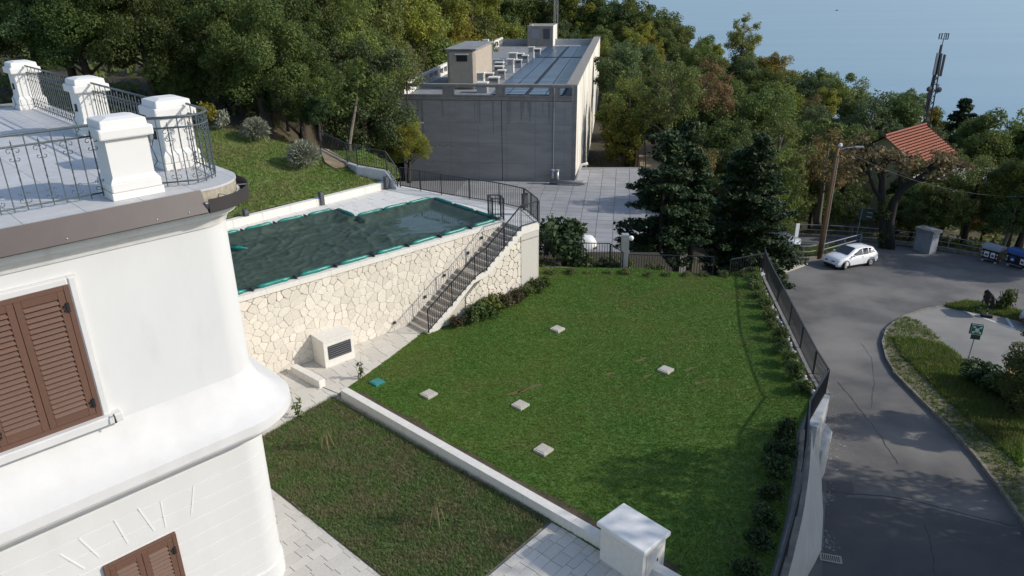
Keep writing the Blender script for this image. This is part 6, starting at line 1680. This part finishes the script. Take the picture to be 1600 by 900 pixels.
# what already hides the wood: villa, building
for px0, px1, py0, py1 in ((640, 905, 135, 300), (640, 950, 60, 135)): cover[(XX > px0) & (XX < px1) & (YY > py0) & (YY < py1)] = 3
placed = []
gaps = [(1384, 205, 1484, 246), (1438, 40, 1486, 200)]
for d, x, y in cand:
    left = x < -4
    H = rng.uniform(7.2, 10.0); R = 3.5 * H / 10
    if left: H = rng.uniform(8.0, 11.5); R = 3.6 * H / 10
    if d > 100 and x > 8: H *= .88
    if left and y < 56: H *= .9
    if x > 24 and y < 72: H = rng.uniform(4.5, 6.8); R = 3.6 * H / 10
    if blocked(x, y, R): continue
    z = ground(x, y) - .1
    q = proj((x, y, z + H * .58)); 
    if q is None: continue
    u, v, dep = q; ru, rv = F * R / dep, F * H * .44 / dep
    if u < -ru * .9 or u > 1600 + ru * .9 or v < -rv * 1.05 or v > 560: continue
    if left and y < 66 and u + ru * 1.02 > 618: continue
    if x > -7 and y > 100 and False: continue
    # keep the red roof and the mast in view
    if y < 95 and any(u + ru * .8 > g[0] and u - ru * .8 < g[2] and v + rv > g[1] and v - rv * .95 < g[3] for g in gaps[:1]) and d < 86:
        H *= .55; R *= .75
        if H < 3.2: continue
        q = proj((x, y, z + H * .58)); u, v, dep = q; ru, rv = F * R / dep, F * H * .44 / dep
        if any(u + ru * .7 > g[0] and u - ru * .7 < g[2] and v + rv > g[1] and v - rv * .9 < g[3] for g in gaps[:1]): continue
    g = gaps[1]
    if d < 106 and u + ru * .85 > g[0] and u - ru * .85 < g[2] and v - rv * .95 < g[3]: continue
    m_, n = cover_add(u, v, max(ru, 10), max(rv, 10))
    if n and (cover[m_] >= 2).mean() > (.93 if left else .84): continue
    cover[m_] += 1 if d > 60 else 1.4
    placed.append((d, x, y, z, H, R, u, v))
    if len(placed) >= 262: break
seeded(78)
used = {}
for d, x, y, z, H, R, u, v in placed:
    nz = mn.noise(Vector((x * .06, y * .06, 0))) + rng.uniform(-.35, .35)
    if x < -4 and y < 68: k = 'leaf_oak' if nz < .22 else rng.choice(['leaf_mid', 'leaf_olive', 'leaf_blue', 'leaf_oak'])
    elif x < 3: k = rng.choice(['leaf_oak', 'leaf_mid', 'leaf_blue', 'leaf_olive', 'leaf_lime', 'leaf_oak']) if nz < .2 else rng.choice(['leaf_olive', 'leaf_lime', 'leaf_yellow', 'leaf_mid'])
    elif d > 105: k = rng.choice(['leaf_mid', 'leaf_blue', 'leaf_mid', 'leaf_olive']) if nz < .0 else rng.choice(['leaf_lime', 'leaf_olive', 'leaf_yellow', 'leaf_mid', 'leaf_lime'])
    elif y < 72 and x > 20: k = rng.choice(['leaf_olive', 'leaf_mid', 'leaf_lime', 'leaf_oak', 'leaf_rust'])
    else: k = rng.choice(['leaf_oak', 'leaf_blue', 'leaf_mid', 'leaf_mid']) if nz < .12 else rng.choice(['leaf_olive', 'leaf_rust', 'leaf_olive', 'leaf_lime', 'leaf_mid', 'leaf_mid', 'leaf_lime'])
    if d < 66: pr_ = NEAR[rng.choice((0, 0, 3, 1)) if x < -4 else rng.randrange(4)]; h0 = 9.5; form = 'broad'
    elif k in ('leaf_rust', 'leaf_tan') or (rng.random() < (.28 if x > 8 and d < 110 else .06)): pr_ = LOOSE[rng.randrange(2)]; h0 = 9.5; form = 'thin leaved'
    elif rng.random() < .16: pr_ = TALLP[rng.randrange(2)]; h0 = 11.5; form = 'narrow'
    else: pr_ = FARP[rng.randrange(5)]; h0 = 10.0; form = 'round headed'
    size = 'small ' if H < 6.0 else ('tall ' if H > 10.2 else '')
    form = form if len(lmk(u, v).split()) < 8 else ''; lab = f'{size}{form} {KINDS_[k]} tree {lmk(u, v)}'.replace('  ', ' ').strip()
    to = plant('woodland_tree', lab, 'tree', pr_, (x, y, z), rng.uniform(0, 6.28), H / h0, k, 'trees of the wooded slope', rng.uniform(.9, 1.12))
    used.setdefault(lab, []).append((u, to))
for lab, l in used.items():
    l.sort(key=lambda q: q[0]); n = len(l)
    nm = {1: [''], 2: ['left one', 'right one'], 3: ['leftmost', 'middle one', 'rightmost']}.get(n, ['leftmost', 'second from left', 'third from left', 'fourth from left', 'fifth from left'][:max(1, n - 1)] + ['rightmost'] * 9)
    if n > 1:
        for (u, to), w_ in zip(l, nm): to['label'] = f'{w_} of {n} alike: {lab}'.replace(f' of {n} alike', '') if len(lab.split()) > 12 else f'{w_}: {lab}'
# --- trees that stand out in the photograph
def at_tree(px, py_top, dist, H, R0, pr_, h0, k, label, zoff=None):
    top = PD(px, py_top, dist); z = top.z - H
    return plant('woodland_tree', label, 'tree', pr_, (top.x, top.y, z), rng.uniform(0, 6.28), H / h0, k, 'trees of the wooded slope')
seeded(79)
at_tree(690, 16, 104, 13, 0, FARP[1], 10.0, 'leaf_yellow', 'big yellow leaved tree above the left parapet of the concrete block')
at_tree(668, 68, 98, 8, 0, FARP[3], 10.0, 'leaf_yellow', 'low bright yellow tree just over the left corner of the concrete block')
at_tree(552, 40, 68, 12, 0, NEAR[2], 9.5, 'leaf_olive', 'olive leaved tree left of the concrete block with a pale trunk below')
at_tree(600, 150, 58, 7.0, 0, NEAR[0], 9.5, 'leaf_mid', 'bushy light green tree against the left corner of the concrete wall')
at_tree(633, 190, 56, 4.4, 0, NEAR[1], 9.5, 'leaf_lime', 'low lime green bush tree at the foot of the concrete wall')
at_tree(548, 70, 56, 11, 0, NEAR[3], 9.5, 'leaf_blue', 'tall cool green tree rising behind the slope railing')
at_tree(1165, 24, 128, 9, 0, LOOSE[0], 9.5, 'leaf_lime', 'feathery yellow green tree sticking out of the skyline')
at_tree(1055, 95, 78, 10, 0, LOOSE[1], 9.5, 'leaf_olive', 'thin leaved olive tree with a dark trunk right of the pale side wall')
at_tree(1110, 95, 84, 9, 0, LOOSE[0], 9.5, 'leaf_rust', 'thin brownish tree midway on the ridge above the conifers')
at_tree(1225, 190, 66, 8, 0, LOOSE[1], 9.5, 'leaf_olive', 'thin yellowing tree just left of the timber pole')
at_tree(1300, 205, 70, 8, 0, LOOSE[0], 9.5, 'leaf_rust', 'rusty thin tree right of the timber pole top')
at_tree(985, 128, 82, 9, 0, FARP[0], 10.0, 'leaf_mid', 'bushy green tree touching the pale side wall of the concrete block')
at_tree(972, 70, 100, 9, 0, FARP[3], 10.0, 'leaf_blue', 'dark bushy tree at the far end of the pale side wall')
at_tree(718, 22, 114, 12, 0, FARP[2], 10.0, 'leaf_olive', 'olive tree behind the yellow tree over the white parapet')
at_tree(655, 24, 92, 12, 0, FARP[1], 10.0, 'leaf_mid', 'mid green tree just left of the big yellow tree')
at_tree(745, 8, 122, 12, 0, FARP[0], 10.0, 'leaf_lime', 'light green tree over the roof of the tan cabin')
# pale slim trunk by the slope railing
p0, p1, p2 = PD(546, 226, 45), PD(549, 205, 45.2), PD(556, 165, 45.6)
t = thing('slim_tree', 'slim pale trunk with small green leaves beside the slope railing', 'tree', p0 - Vector((0, 0, 2)))
MB().tube([p0 - Vector((0, 0, 2)), p0, p1, p2, PD(560, 120, 46)], [.12, .11, .10, .08, .03], 7).build('trunk', 'bark_pale', t)
cm = crown_mesh('crown', [leaves(np.array(PD(u, v, 46) - t.location), .8, 200, .16) for u, v in ((545, 150), (560, 130), (575, 155), (555, 105), (590, 130), (530, 170))], 'leaf_mid'); link_mesh('crown', cm, t)
# bare dead trunk left of the building roof
p0 = PD(614, 120, 68); t = thing('dead_tree', 'bare pale dead trunk standing left of the concrete roof', 'tree', p0 - Vector((0, 0, 6)))
MB().tube([p0 - Vector((0, 0, 6)), p0, PD(614, 95, 68), PD(612, 72, 68)], [.45, .42, .36, .28], 8).build('trunk', 'bark_pale', t)
MB().tube([PD(614, 90, 68), PD(600, 78, 68), PD(594, 60, 68)], [.16, .12, .05], 6).build('branch', 'bark_pale', t)
p0 = PD(632, 128, 66); t = thing('dead_tree', 'leafless grey branches leaning over the left corner of the concrete roof', 'tree', p0 - Vector((0, 0, 5)))
s = MB()
for u, v in ((648, 104), (640, 112), (622, 110), (655, 118)): s.tube([p0 - Vector((0, 0, 5)), p0 + Vector((.2, 0, .1)), PD(u, v, 66)], [.10, .06, .015], 5)
s.build('branches', 'bark', t)

# --- dark conifers at the end of the lawn
def conifer(label, base, H, spread, seed, trunks=1, low=.12, sz=.13, dense=2.8):
    seeded(seed)
    t = thing('conifer', label, 'tree', base, rng.uniform(0, 6.28), 'dark conifers at the lawn end')
    s = MB(); s.smooth = True; s.tube([(0, 0, -1.5), (0, 0, 0), (.05, .03, H * .5), (0, 0, H * .98)], [.24, .20, .13, .015], 8)
    parts = []; z = H * low
    while z < H * .97:
        f = z / H; ln0 = spread * min(1.0, (1.02 - f) * 1.55) * (0.75 + .25 * min(1, (f - low) * 5))
        for k in range(rng.randint(4, 6)):
            a = rng.uniform(0, 6.28); ln = ln0 * rng.uniform(.55, 1.12)
            if ln < .25: continue
            zz = z + rng.uniform(-.15, .15); rise = rng.uniform(-.10, .22) if f < .8 else .6
            tip = Vector((math.cos(a) * ln, math.sin(a) * ln, zz + rise * ln)); mid = Vector((math.cos(a) * ln * .5, math.sin(a) * ln * .5, zz + rise * ln * .25))
            s.tube([(0, 0, zz), mid, tip], [.045, .03, .008], 4)
            nn = max(2, int(ln / .30))
            for i in range(nn):
                tt = .22 + .78 * (i + .7) / nn; p = Vector((0, 0, zz)).lerp(mid, tt * 2) if tt < .5 else mid.lerp(tip, tt * 2 - 1)
                r = .22 + .30 * (1 - abs(tt - .62))
                parts.append(leaves(np.array(p) + np.array([0, 0, .04]), r * 1.05, int(19 * dense), sz, outward=.1, squash=.38, up=1.0, shell=.1, elong=2.2))
        z += rng.uniform(.34, .52)
    o = s.build('trunk', 'bark_dark', t, world=False)
    link_mesh('crown', crown_mesh('crown', parts, 'leaf_conifer'), t)
    return t
def cbase(px, dist): p = PD(px, 400, dist); return Vector((p.x, p.y, ground(p.x, p.y)))
conifer('big dark conifer at the left of the clump behind the lawn railing', cbase(1030, 42.5), 10.7, 3.6, 401, low=.24)
conifer('dark conifer in the middle of the clump with a thin trunk', cbase(1058, 45.0), 11.2, 2.7, 402, low=.34)
conifer('dark conifer at the back of the clump nearest the dirt yard', cbase(1079, 44.0), 9.8, 1.9, 403, low=.42)
conifer('dark conifer standing alone at the right near the silver car', cbase(1166, 45.5), 11.2, 3.1, 404, low=.06)
conifer('dark pointed conifer filling the gap between the clump and the lone right conifer', cbase(1138, 46.0), 9.8, 2.6, 407, low=.10)
conifer('lower dark conifer tucked against the lawn corner railing', cbase(1188, 46.8), 9.0, 2.0, 405, low=.10)
conifer('flat topped dark cedar on the skyline right of the mast', PD(1508, 160, 118) - Vector((0, 0, 8.2)), 8.6, 3.4, 406, low=.55, sz=.34)

# --- forked plane tree with withered leaves by the guard rail
D0 = 63
def q_(u, v, d=0): return PD(u, v, D0 + d)
bp0 = q_(1388, 385); t = thing('plane_tree', 'dark forked tree with withered tan leaves behind the guard rail', 'tree', bp0 - Vector((0, 0, 1)))
limbs = [([(1383, 392), (1381, 345), (1377, 310), (1378, 285), (1380, 262), (1384, 245)], .42), ([(1390, 392), (1390, 345), (1397, 315), (1408, 298), (1428, 283), (1450, 268), (1470, 256)], .45),
         ([(1377, 310), (1366, 296), (1358, 270), (1340, 250), (1328, 232)], .2), ([(1378, 285), (1370, 262), (1356, 240), (1350, 220)], .16), ([(1408, 298), (1405, 272), (1412, 260), (1418, 244)], .2), ([(1428, 283), (1450, 280), (1475, 270), (1492, 255)], .17),
         ([(1412, 258), (1400, 250), (1396, 240)], .12), ([(1450, 262), (1462, 262), (1490, 240)], .12), ([(1450, 262), (1462, 252), (1470, 244)], .11), ([(1358, 270), (1345, 275), (1325, 262)], .1), ([(1380, 262), (1390, 252), (1372, 236)], .1), ([(1340, 250), (1335, 235), (1345, 215)], .08)]
s = MB(); s.smooth = True; seeded(410); tips = []
for pts, r in limbs:
    dd = rng.uniform(-2.5, 2.5) if r < .3 else 0; L_ = len(pts)
    P3 = [q_(u, v, dd * (i / (L_ - 1)) ** 1.2) for i, (u, v) in enumerate(pts)]
    s.tube(P3, [r * (1 - .8 * i / (L_ - 1)) for i in range(L_)], 7); tips += P3[-2:]
    for k in range(5):
        a = P3[-1].lerp(P3[-2], rng.random()); e = a + Vector((rng.uniform(-1.2, 1.2), rng.uniform(-1.2, 1.2), rng.uniform(-.7, .35))); s.tube([a, a.lerp(e, .5) + Vector((0, 0, .1)), e], [r * .18, r * .1, .01], 4); tips.append(e)
s.build('trunk', 'bark_dark', t)
parts = [leaves(np.array(p - t.location), rng.uniform(.45, .8), rng.randint(16, 34), .22, shell=.05) for p in tips]
link_mesh('crown', crown_mesh('crown', parts, 'leaf_tan'), t)
iv = [leaves(np.array(q_(1386 + rng.uniform(-8, 8), v, rng.uniform(-.5, .5)) - t.location), .45, 60, .16) for v in range(320, 392, 6)]
link_mesh('ivy', crown_mesh('ivy', iv, 'leaf_oak'), t)['kind'] = 'stuff'
# slim dark trunks behind the containers
for k, (u, l) in enumerate(((1500, 'slim dark trunk between the cabinet and the waste containers'), (1568, 'thick dark trunk behind the dark waste containers'), (1586, 'leaning dark trunk at the right behind the blue lid'))):
    p = PD(u, 400, 70); p.z = ground(p.x, p.y); pr_ = NEAR[k]
    plant('roadside_tree', l, 'tree', pr_, p, k * 1.7, .80, ('leaf_olive', 'leaf_oak', 'leaf_lime')[k], 'trees behind the guard rail')

# low leafy growth closing the edge of the wood behind the grass slope
seeded(412)
for k, (u, v) in enumerate(((240, 186), (262, 190), (300, 193), (505, 226), (290, 170))):
    p = PL(u, v) + Vector((-1.2, 4.6, -.2)); H = rng.uniform(2.6, 3.6)
    plant('understorey_tree', f'low dark bushy tree edging the grass slope, {words[k]} of the row', 'tree', FARP[(0, 3)[k % 2]], p, k * 1.1, H / 10, rng.choice(['leaf_oak', 'leaf_oak', 'leaf_blue', 'leaf_mid']), 'bushy trees edging the grass slope')
seeded(413)
for k, (u, v, dy) in enumerate(((405, 207, 5.2), (432, 213, 4.6), (462, 220, 4.2), (492, 228, 3.6), (522, 231, 3.4), (372, 202, 5.4), (476, 214, 6.4), (444, 206, 6.6))):
    p = PL(u, v) + Vector((-1.6, dy, -.1)); H = rng.uniform(2.3, 3.0)
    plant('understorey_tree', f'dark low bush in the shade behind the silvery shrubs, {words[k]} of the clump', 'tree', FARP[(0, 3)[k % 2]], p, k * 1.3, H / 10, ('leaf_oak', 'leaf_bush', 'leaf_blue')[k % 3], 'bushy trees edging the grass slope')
for k, (u, v, m, w_) in enumerate(((792, -18, 'leaf_mid', 'over the left part of the far roof edge'), (826, -20, 'leaf_olive', 'left of the lattice aerial'), (862, -16, 'leaf_oak', 'straight behind the lattice aerial'), (896, -14, 'leaf_lime', 'right of the lattice aerial'), (930, -10, 'leaf_mid', 'over the far right roof corner'), (962, -6, 'leaf_blue', 'right of the far roof corner'), (992, 0, 'leaf_olive', 'second from the sea on the high ridge'), (1022, 8, 'leaf_mid', 'nearest the sea on the high ridge'), (1050, 22, 'leaf_oak', 'just below the end of the high ridge'))):
    at_tree(u, v, 176, 14.5, 0, FARP[k % 5], 10.0, m, f'{KINDS_[m]} skyline tree {w_}')
# --- shrubs
def shrub_proto(seed, r, h, n, size, stems=7, squash=None):
    seeded(seed); parts = []
    K = 16
    for k in range(K):
        a = rng.uniform(0, 6.28); q = rng.random() ** .5 * r * .72; z = h * rng.uniform(.25, .78)
        parts.append(leaves(np.array([math.cos(a) * q, math.sin(a) * q, z]), r * .42, n // K, size, squash=.95, shell=.2))
    s = MB()
    for k in range(stems):
        a = rng.uniform(0, 6.28); s.tube([(0, 0, -.1), (math.cos(a) * r * .25, math.sin(a) * r * .25, h * .4), (math.cos(a) * r * .55, math.sin(a) * r * .55, h * .8)], [.022, .016, .006], 4)
    o = s.build('stems', 'bark', None); tm = o.data; bpy.data.objects.remove(o)
    return tm, crown_mesh('foliage', parts, 'leaf_hedge')
def shrub(name, label, meshes, loc, rz, sc, m, group=None, sz=1.0):
    t = thing(name, label, 'shrub', loc, rz, group); t.scale = (sc, sc, sc * sz)
    for nm, me in (('stems', meshes[0]), ('foliage', meshes[1])):
        o = bpy.data.objects.new(nm, me); COL.objects.link(o); o.parent = t
        if nm == 'foliage': o.material_slots[0].link = 'OBJECT'; o.material_slots[0].material = MATS[m]
    return t
SH = [shrub_proto(500 + k, .5, .75, 900, .075) for k in range(3)]
BSH = [shrub_proto(520 + k, 1.0, 1.5, 2600, .12, 12) for k in range(2)]
# spiky silver cushions on the grass slope
def cushion(label, loc, r):
    seeded(int(r * 100)); n = 2600
    d = np.random.normal(size=(n, 3)); d[:, 2] = np.abs(d[:, 2]) * 1.1 - .25; d /= np.linalg.norm(d, axis=1)[:, None]
    p = d * r * np.random.uniform(.35, .85, n)[:, None]; t_ = d + np.random.normal(size=(n, 3)) * .35; t_ /= np.linalg.norm(t_, axis=1)[:, None]
    b = np.cross(t_, np.random.normal(size=(n, 3))); b /= np.linalg.norm(b, axis=1)[:, None]; ln = .22 * r / .7
    co = np.stack([p, p + t_ * ln * .5 + b * .022, p + t_ * ln, p + t_ * ln * .5 - b * .022], 1) + np.array([0, 0, r * .55])
    t = thing('silver_shrub', label, 'shrub', loc, 0, 'silver shrubs on the grass slope')
    link_mesh('foliage', crown_mesh('foliage', [co], 'leaf_silver'), t)
    s = MB()
    for k in range(8): s.tube([(0, 0, -.1), (math.cos(k) * r * .5, math.sin(k) * r * .5, r * .8)], [.03, .01], 4)
    s.build('stems', 'bark_pale', t, world=False)
cushion('round silvery grey shrub at the top of the grass slope by the wood', PL(401, 219), .78)
cushion('wide silvery grey shrub in the middle of the grass slope', PL(476, 260), .86)
shrub('dry_sapling', 'small yellowing sapling at the edge of the wood above the corner railing', SH[0], PL(325, 196), 0, 1.2, 'leaf_yellow', sz=1.4)
shrub('dry_sapling', 'pale twiggy sapling between the corner railing and the round silver shrub', SH[1], PL(347, 204), 1, 1.0, 'leaf_silver', sz=1.5)
seeded(83)
for k in range(12):                       # along the wall head of the far run
    p = polyat(far, (k + .5) / 12) + Vector((-.62 + rng.uniform(-.1, .1), 0, -.10))
    shrub('hedge_shrub', f'low rosemary green shrub under the dark lawn railing, {words[k] if k < 11 else "last"} from the far lawn corner', SH[k % 3], p, rng.uniform(0, 6), rng.uniform(.58, .9), 'leaf_hedge', 'shrubs along the lawn railing')
for k in range(9):
    p = polyat(base, (k + .3) / 9) + Vector((-.70 + rng.uniform(-.12, .05), 0, -.15))
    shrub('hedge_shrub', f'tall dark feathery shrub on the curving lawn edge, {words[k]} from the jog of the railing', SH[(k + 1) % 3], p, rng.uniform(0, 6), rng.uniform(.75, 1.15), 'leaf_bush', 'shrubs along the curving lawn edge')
for k, (s_, n_, sc, m) in enumerate(((7.3, 1.5, .75, 'leaf_dry'), (8.0, 1.55, 1.0, 'leaf_hedge'), (8.7, 1.65, 1.15, 'leaf_oak'), (9.2, 1.5, 1.1, 'leaf_olive'), (9.9, 1.6, .95, 'leaf_dry'), (10.5, 1.55, .8, 'leaf_dry'), (11.1, 1.6, .85, 'leaf_hedge'), (11.8, 1.55, .9, 'leaf_hedge'), (12.4, 1.3, .8, 'leaf_oak'))):
    p = W(s_, n_, 0); p.z = lawn_h(p.x, p.y) - .05
    shrub('bed_shrub', f'{ {"leaf_dry": "withered brown", "leaf_hedge": "grey green", "leaf_oak": "dark green", "leaf_olive": "pale flowering"}[m]} low shrub below the stair wall, {words[k]} from the stair foot', SH[k % 3], p, k * 1.3, sc, m, 'shrubs in the bed along the stair')
# bank with the big evergreen bush beyond the lawn end
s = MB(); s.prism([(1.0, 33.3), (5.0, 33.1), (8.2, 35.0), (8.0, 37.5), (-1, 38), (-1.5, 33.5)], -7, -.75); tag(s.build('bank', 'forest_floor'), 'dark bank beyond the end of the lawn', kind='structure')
shrub('evergreen_bush', 'big dense dark green bush behind the stair end wall', BSH[0], (2.75, 35.4, -.8), .3, 1.72, 'leaf_bush', 'evergreen bushes beyond the lawn')
shrub('evergreen_bush', 'smaller dark bush behind the end railing beside the white cover', BSH[1], (4.2, 35.0, -1.4), 1.3, 1.15, 'leaf_hedge', 'evergreen bushes beyond the lawn', .8)
for k, (x, y, sc) in enumerate(((5.6, 34.2, .7), (7.0, 33.8, .6), (1.6, 34.2, .7))):
    shrub('evergreen_bush', ('low bush on the bank left of the grey post', 'low bush on the bank right of the grey post', 'low bush on the bank against the stair end face')[k], BSH[k % 2], (x, y, -.9), k, sc, 'leaf_hedge', 'evergreen bushes beyond the lawn')
# weeds along the lawn end
seeded(84)
for k in range(11):
    u = 860 + k * 30; p = P(u, 430 + (3 if u > 980 else 0), .25)
    shrub('border_weed', f'small green weed tuft along the far lawn edge, {words[k]} from the stair', SH[k % 3], p, k, rng.uniform(.45, .7), 'leaf_hedge', 'weeds along the far lawn edge', .7)
# dark bush and tree of the verge
for k, (u, v, sc) in enumerate(((1530, 606, 1.0), (1562, 626, 1.25), (1600, 648, 1.3))):
    shrub('verge_bush', ('dense dark bush nearest the assembly sign', 'dense dark bush in the middle of the verge clump', 'dense dark bush at the picture edge on the verge')[k], BSH[k % 2], PR(u, v, .0), k, sc, 'leaf_bush', 'bushes on the grass verge', .85)
shrub('weed_clump', 'leafy weed growing on the strip beside the banded posts', SH[1], PR(1565, 487, .1), 0, 1.3, 'leaf_hedge', sz=1.5)
shrub('weed_clump', 'weed at the foot of the far concrete edge strip', SH[2], PR(1222, 437, .05), 0, .9, 'leaf_hedge', sz=.7)
# trees to the right of the frame: one branch hangs into view, all of them shade the road
_bt = PD(1650, 548, 33.5)
for k, (x, y, H) in enumerate(((_bt.x, _bt.y, 4.7), (25.5, 18.0, 13.0), (23.0, 12.0, 15.0), (47.5, 48.5, 11.5), (50.5, 53.5, 13), (53, 49, 11), (22, 5, 15), (29, 13, 16))):
    plant('roadside_tree', f'tree at the picture edge whose branch hangs over the parking bay' if k == 0 else f'tall oak across the road out of view, {words[k - 1]} in the roadside row', 'tree', NEAR[k % 4], (x, y, road_z(y) + .1), k * 2.1, H / 9.5, 'leaf_oak', 'roadside trees across the road', 1.0)
# young staked plants in the bed, weed by the path
def staked(label, p, h, seed, m='leaf_silver'):
    seeded(seed); t = thing('staked_plant', label, 'plant', p, 0, 'staked young plants in the bed')
    for k in range(4):
        a = k * 1.57 + .4; MB().tube([p + Vector((math.cos(a) * .22, math.sin(a) * .22, -.05)), p + Vector((math.cos(a) * .03, math.sin(a) * .03, h * .82))], .011, 5).build('stake', 'dry_stem', t)
    MB().tube([p - Vector((0, 0, .05)), p + Vector((0, 0, h))], [.012, .005], 5).build('stem', 'bark_pale', t)
    parts = [leaves(np.array([rng.uniform(-.25, .25), rng.uniform(-.25, .25), h * rng.uniform(.6, 1.15)]), .20, 26, .030, shell=.05, elong=3) for _ in range(12)]
    link_mesh('foliage', crown_mesh('foliage', parts, m), t)
staked('feathery young plant on thin stakes in the middle of the rough bed', P(683, 818, .02), 1.0, 601, 'leaf_hedge')
staked('feathery young plant on splayed stakes near the villa side of the bed', P(512, 700, .02), .8, 602, 'leaf_hedge')
seeded(85)
for k, (u, v, l) in enumerate(((563, 592, 'thin dark weed standing at the path corner by the turquoise lid'), (466, 652, 'small weed on the paving edge by the villa'))):
    p = P(u, v, .02); t = thing('weed', l, 'weed', p); s = MB()
    for q in range(5): a = rng.uniform(0, 6.28); s.tube([p, p + Vector((math.cos(a) * .06, math.sin(a) * .06, .25)), p + Vector((math.cos(a) * .14, math.sin(a) * .14, .45 + .1 * q))], [.008, .006, .003], 4)
    s.build('stems', 'bark', t); link_mesh('leaves', crown_mesh('leaves', [leaves(np.array([rng.uniform(-.1, .1), rng.uniform(-.1, .1), .1 + .1 * i]), .12, 14, .06, elong=2.5) for i in range(6)], 'leaf_hedge' if k < 2 else 'leaf_olive'), t)
# undergrowth that fills the wood floor
def undergrowth():
    seeded(86); N = 26000
    pts = []
    while len(pts) < N // 8:
        y = rng.uniform(40, 150); x = rng.uniform(-.8 * y, .8 * y)
        if blocked(x, y, .4) or math.hypot(x, y) > ridge(x, y) + 6: continue
        pts.append((x, y, ground(x, y)))
    parts = [leaves(np.array([x, y, z + .3]), .9, 8, .34, shell=.1, squash=.5) for x, y, z in pts]
    me = crown_mesh('undergrowth', parts, 'leaf_olive'); tag(link_mesh('undergrowth', me), 'tangled undergrowth on the floor of the wood', kind='stuff')
undergrowth()
scene['n_wood'] = len(placed); scene['far_wood'] = max(p[0] for p in placed)
if 0: print('trees', len(placed), 'labels', len(used))
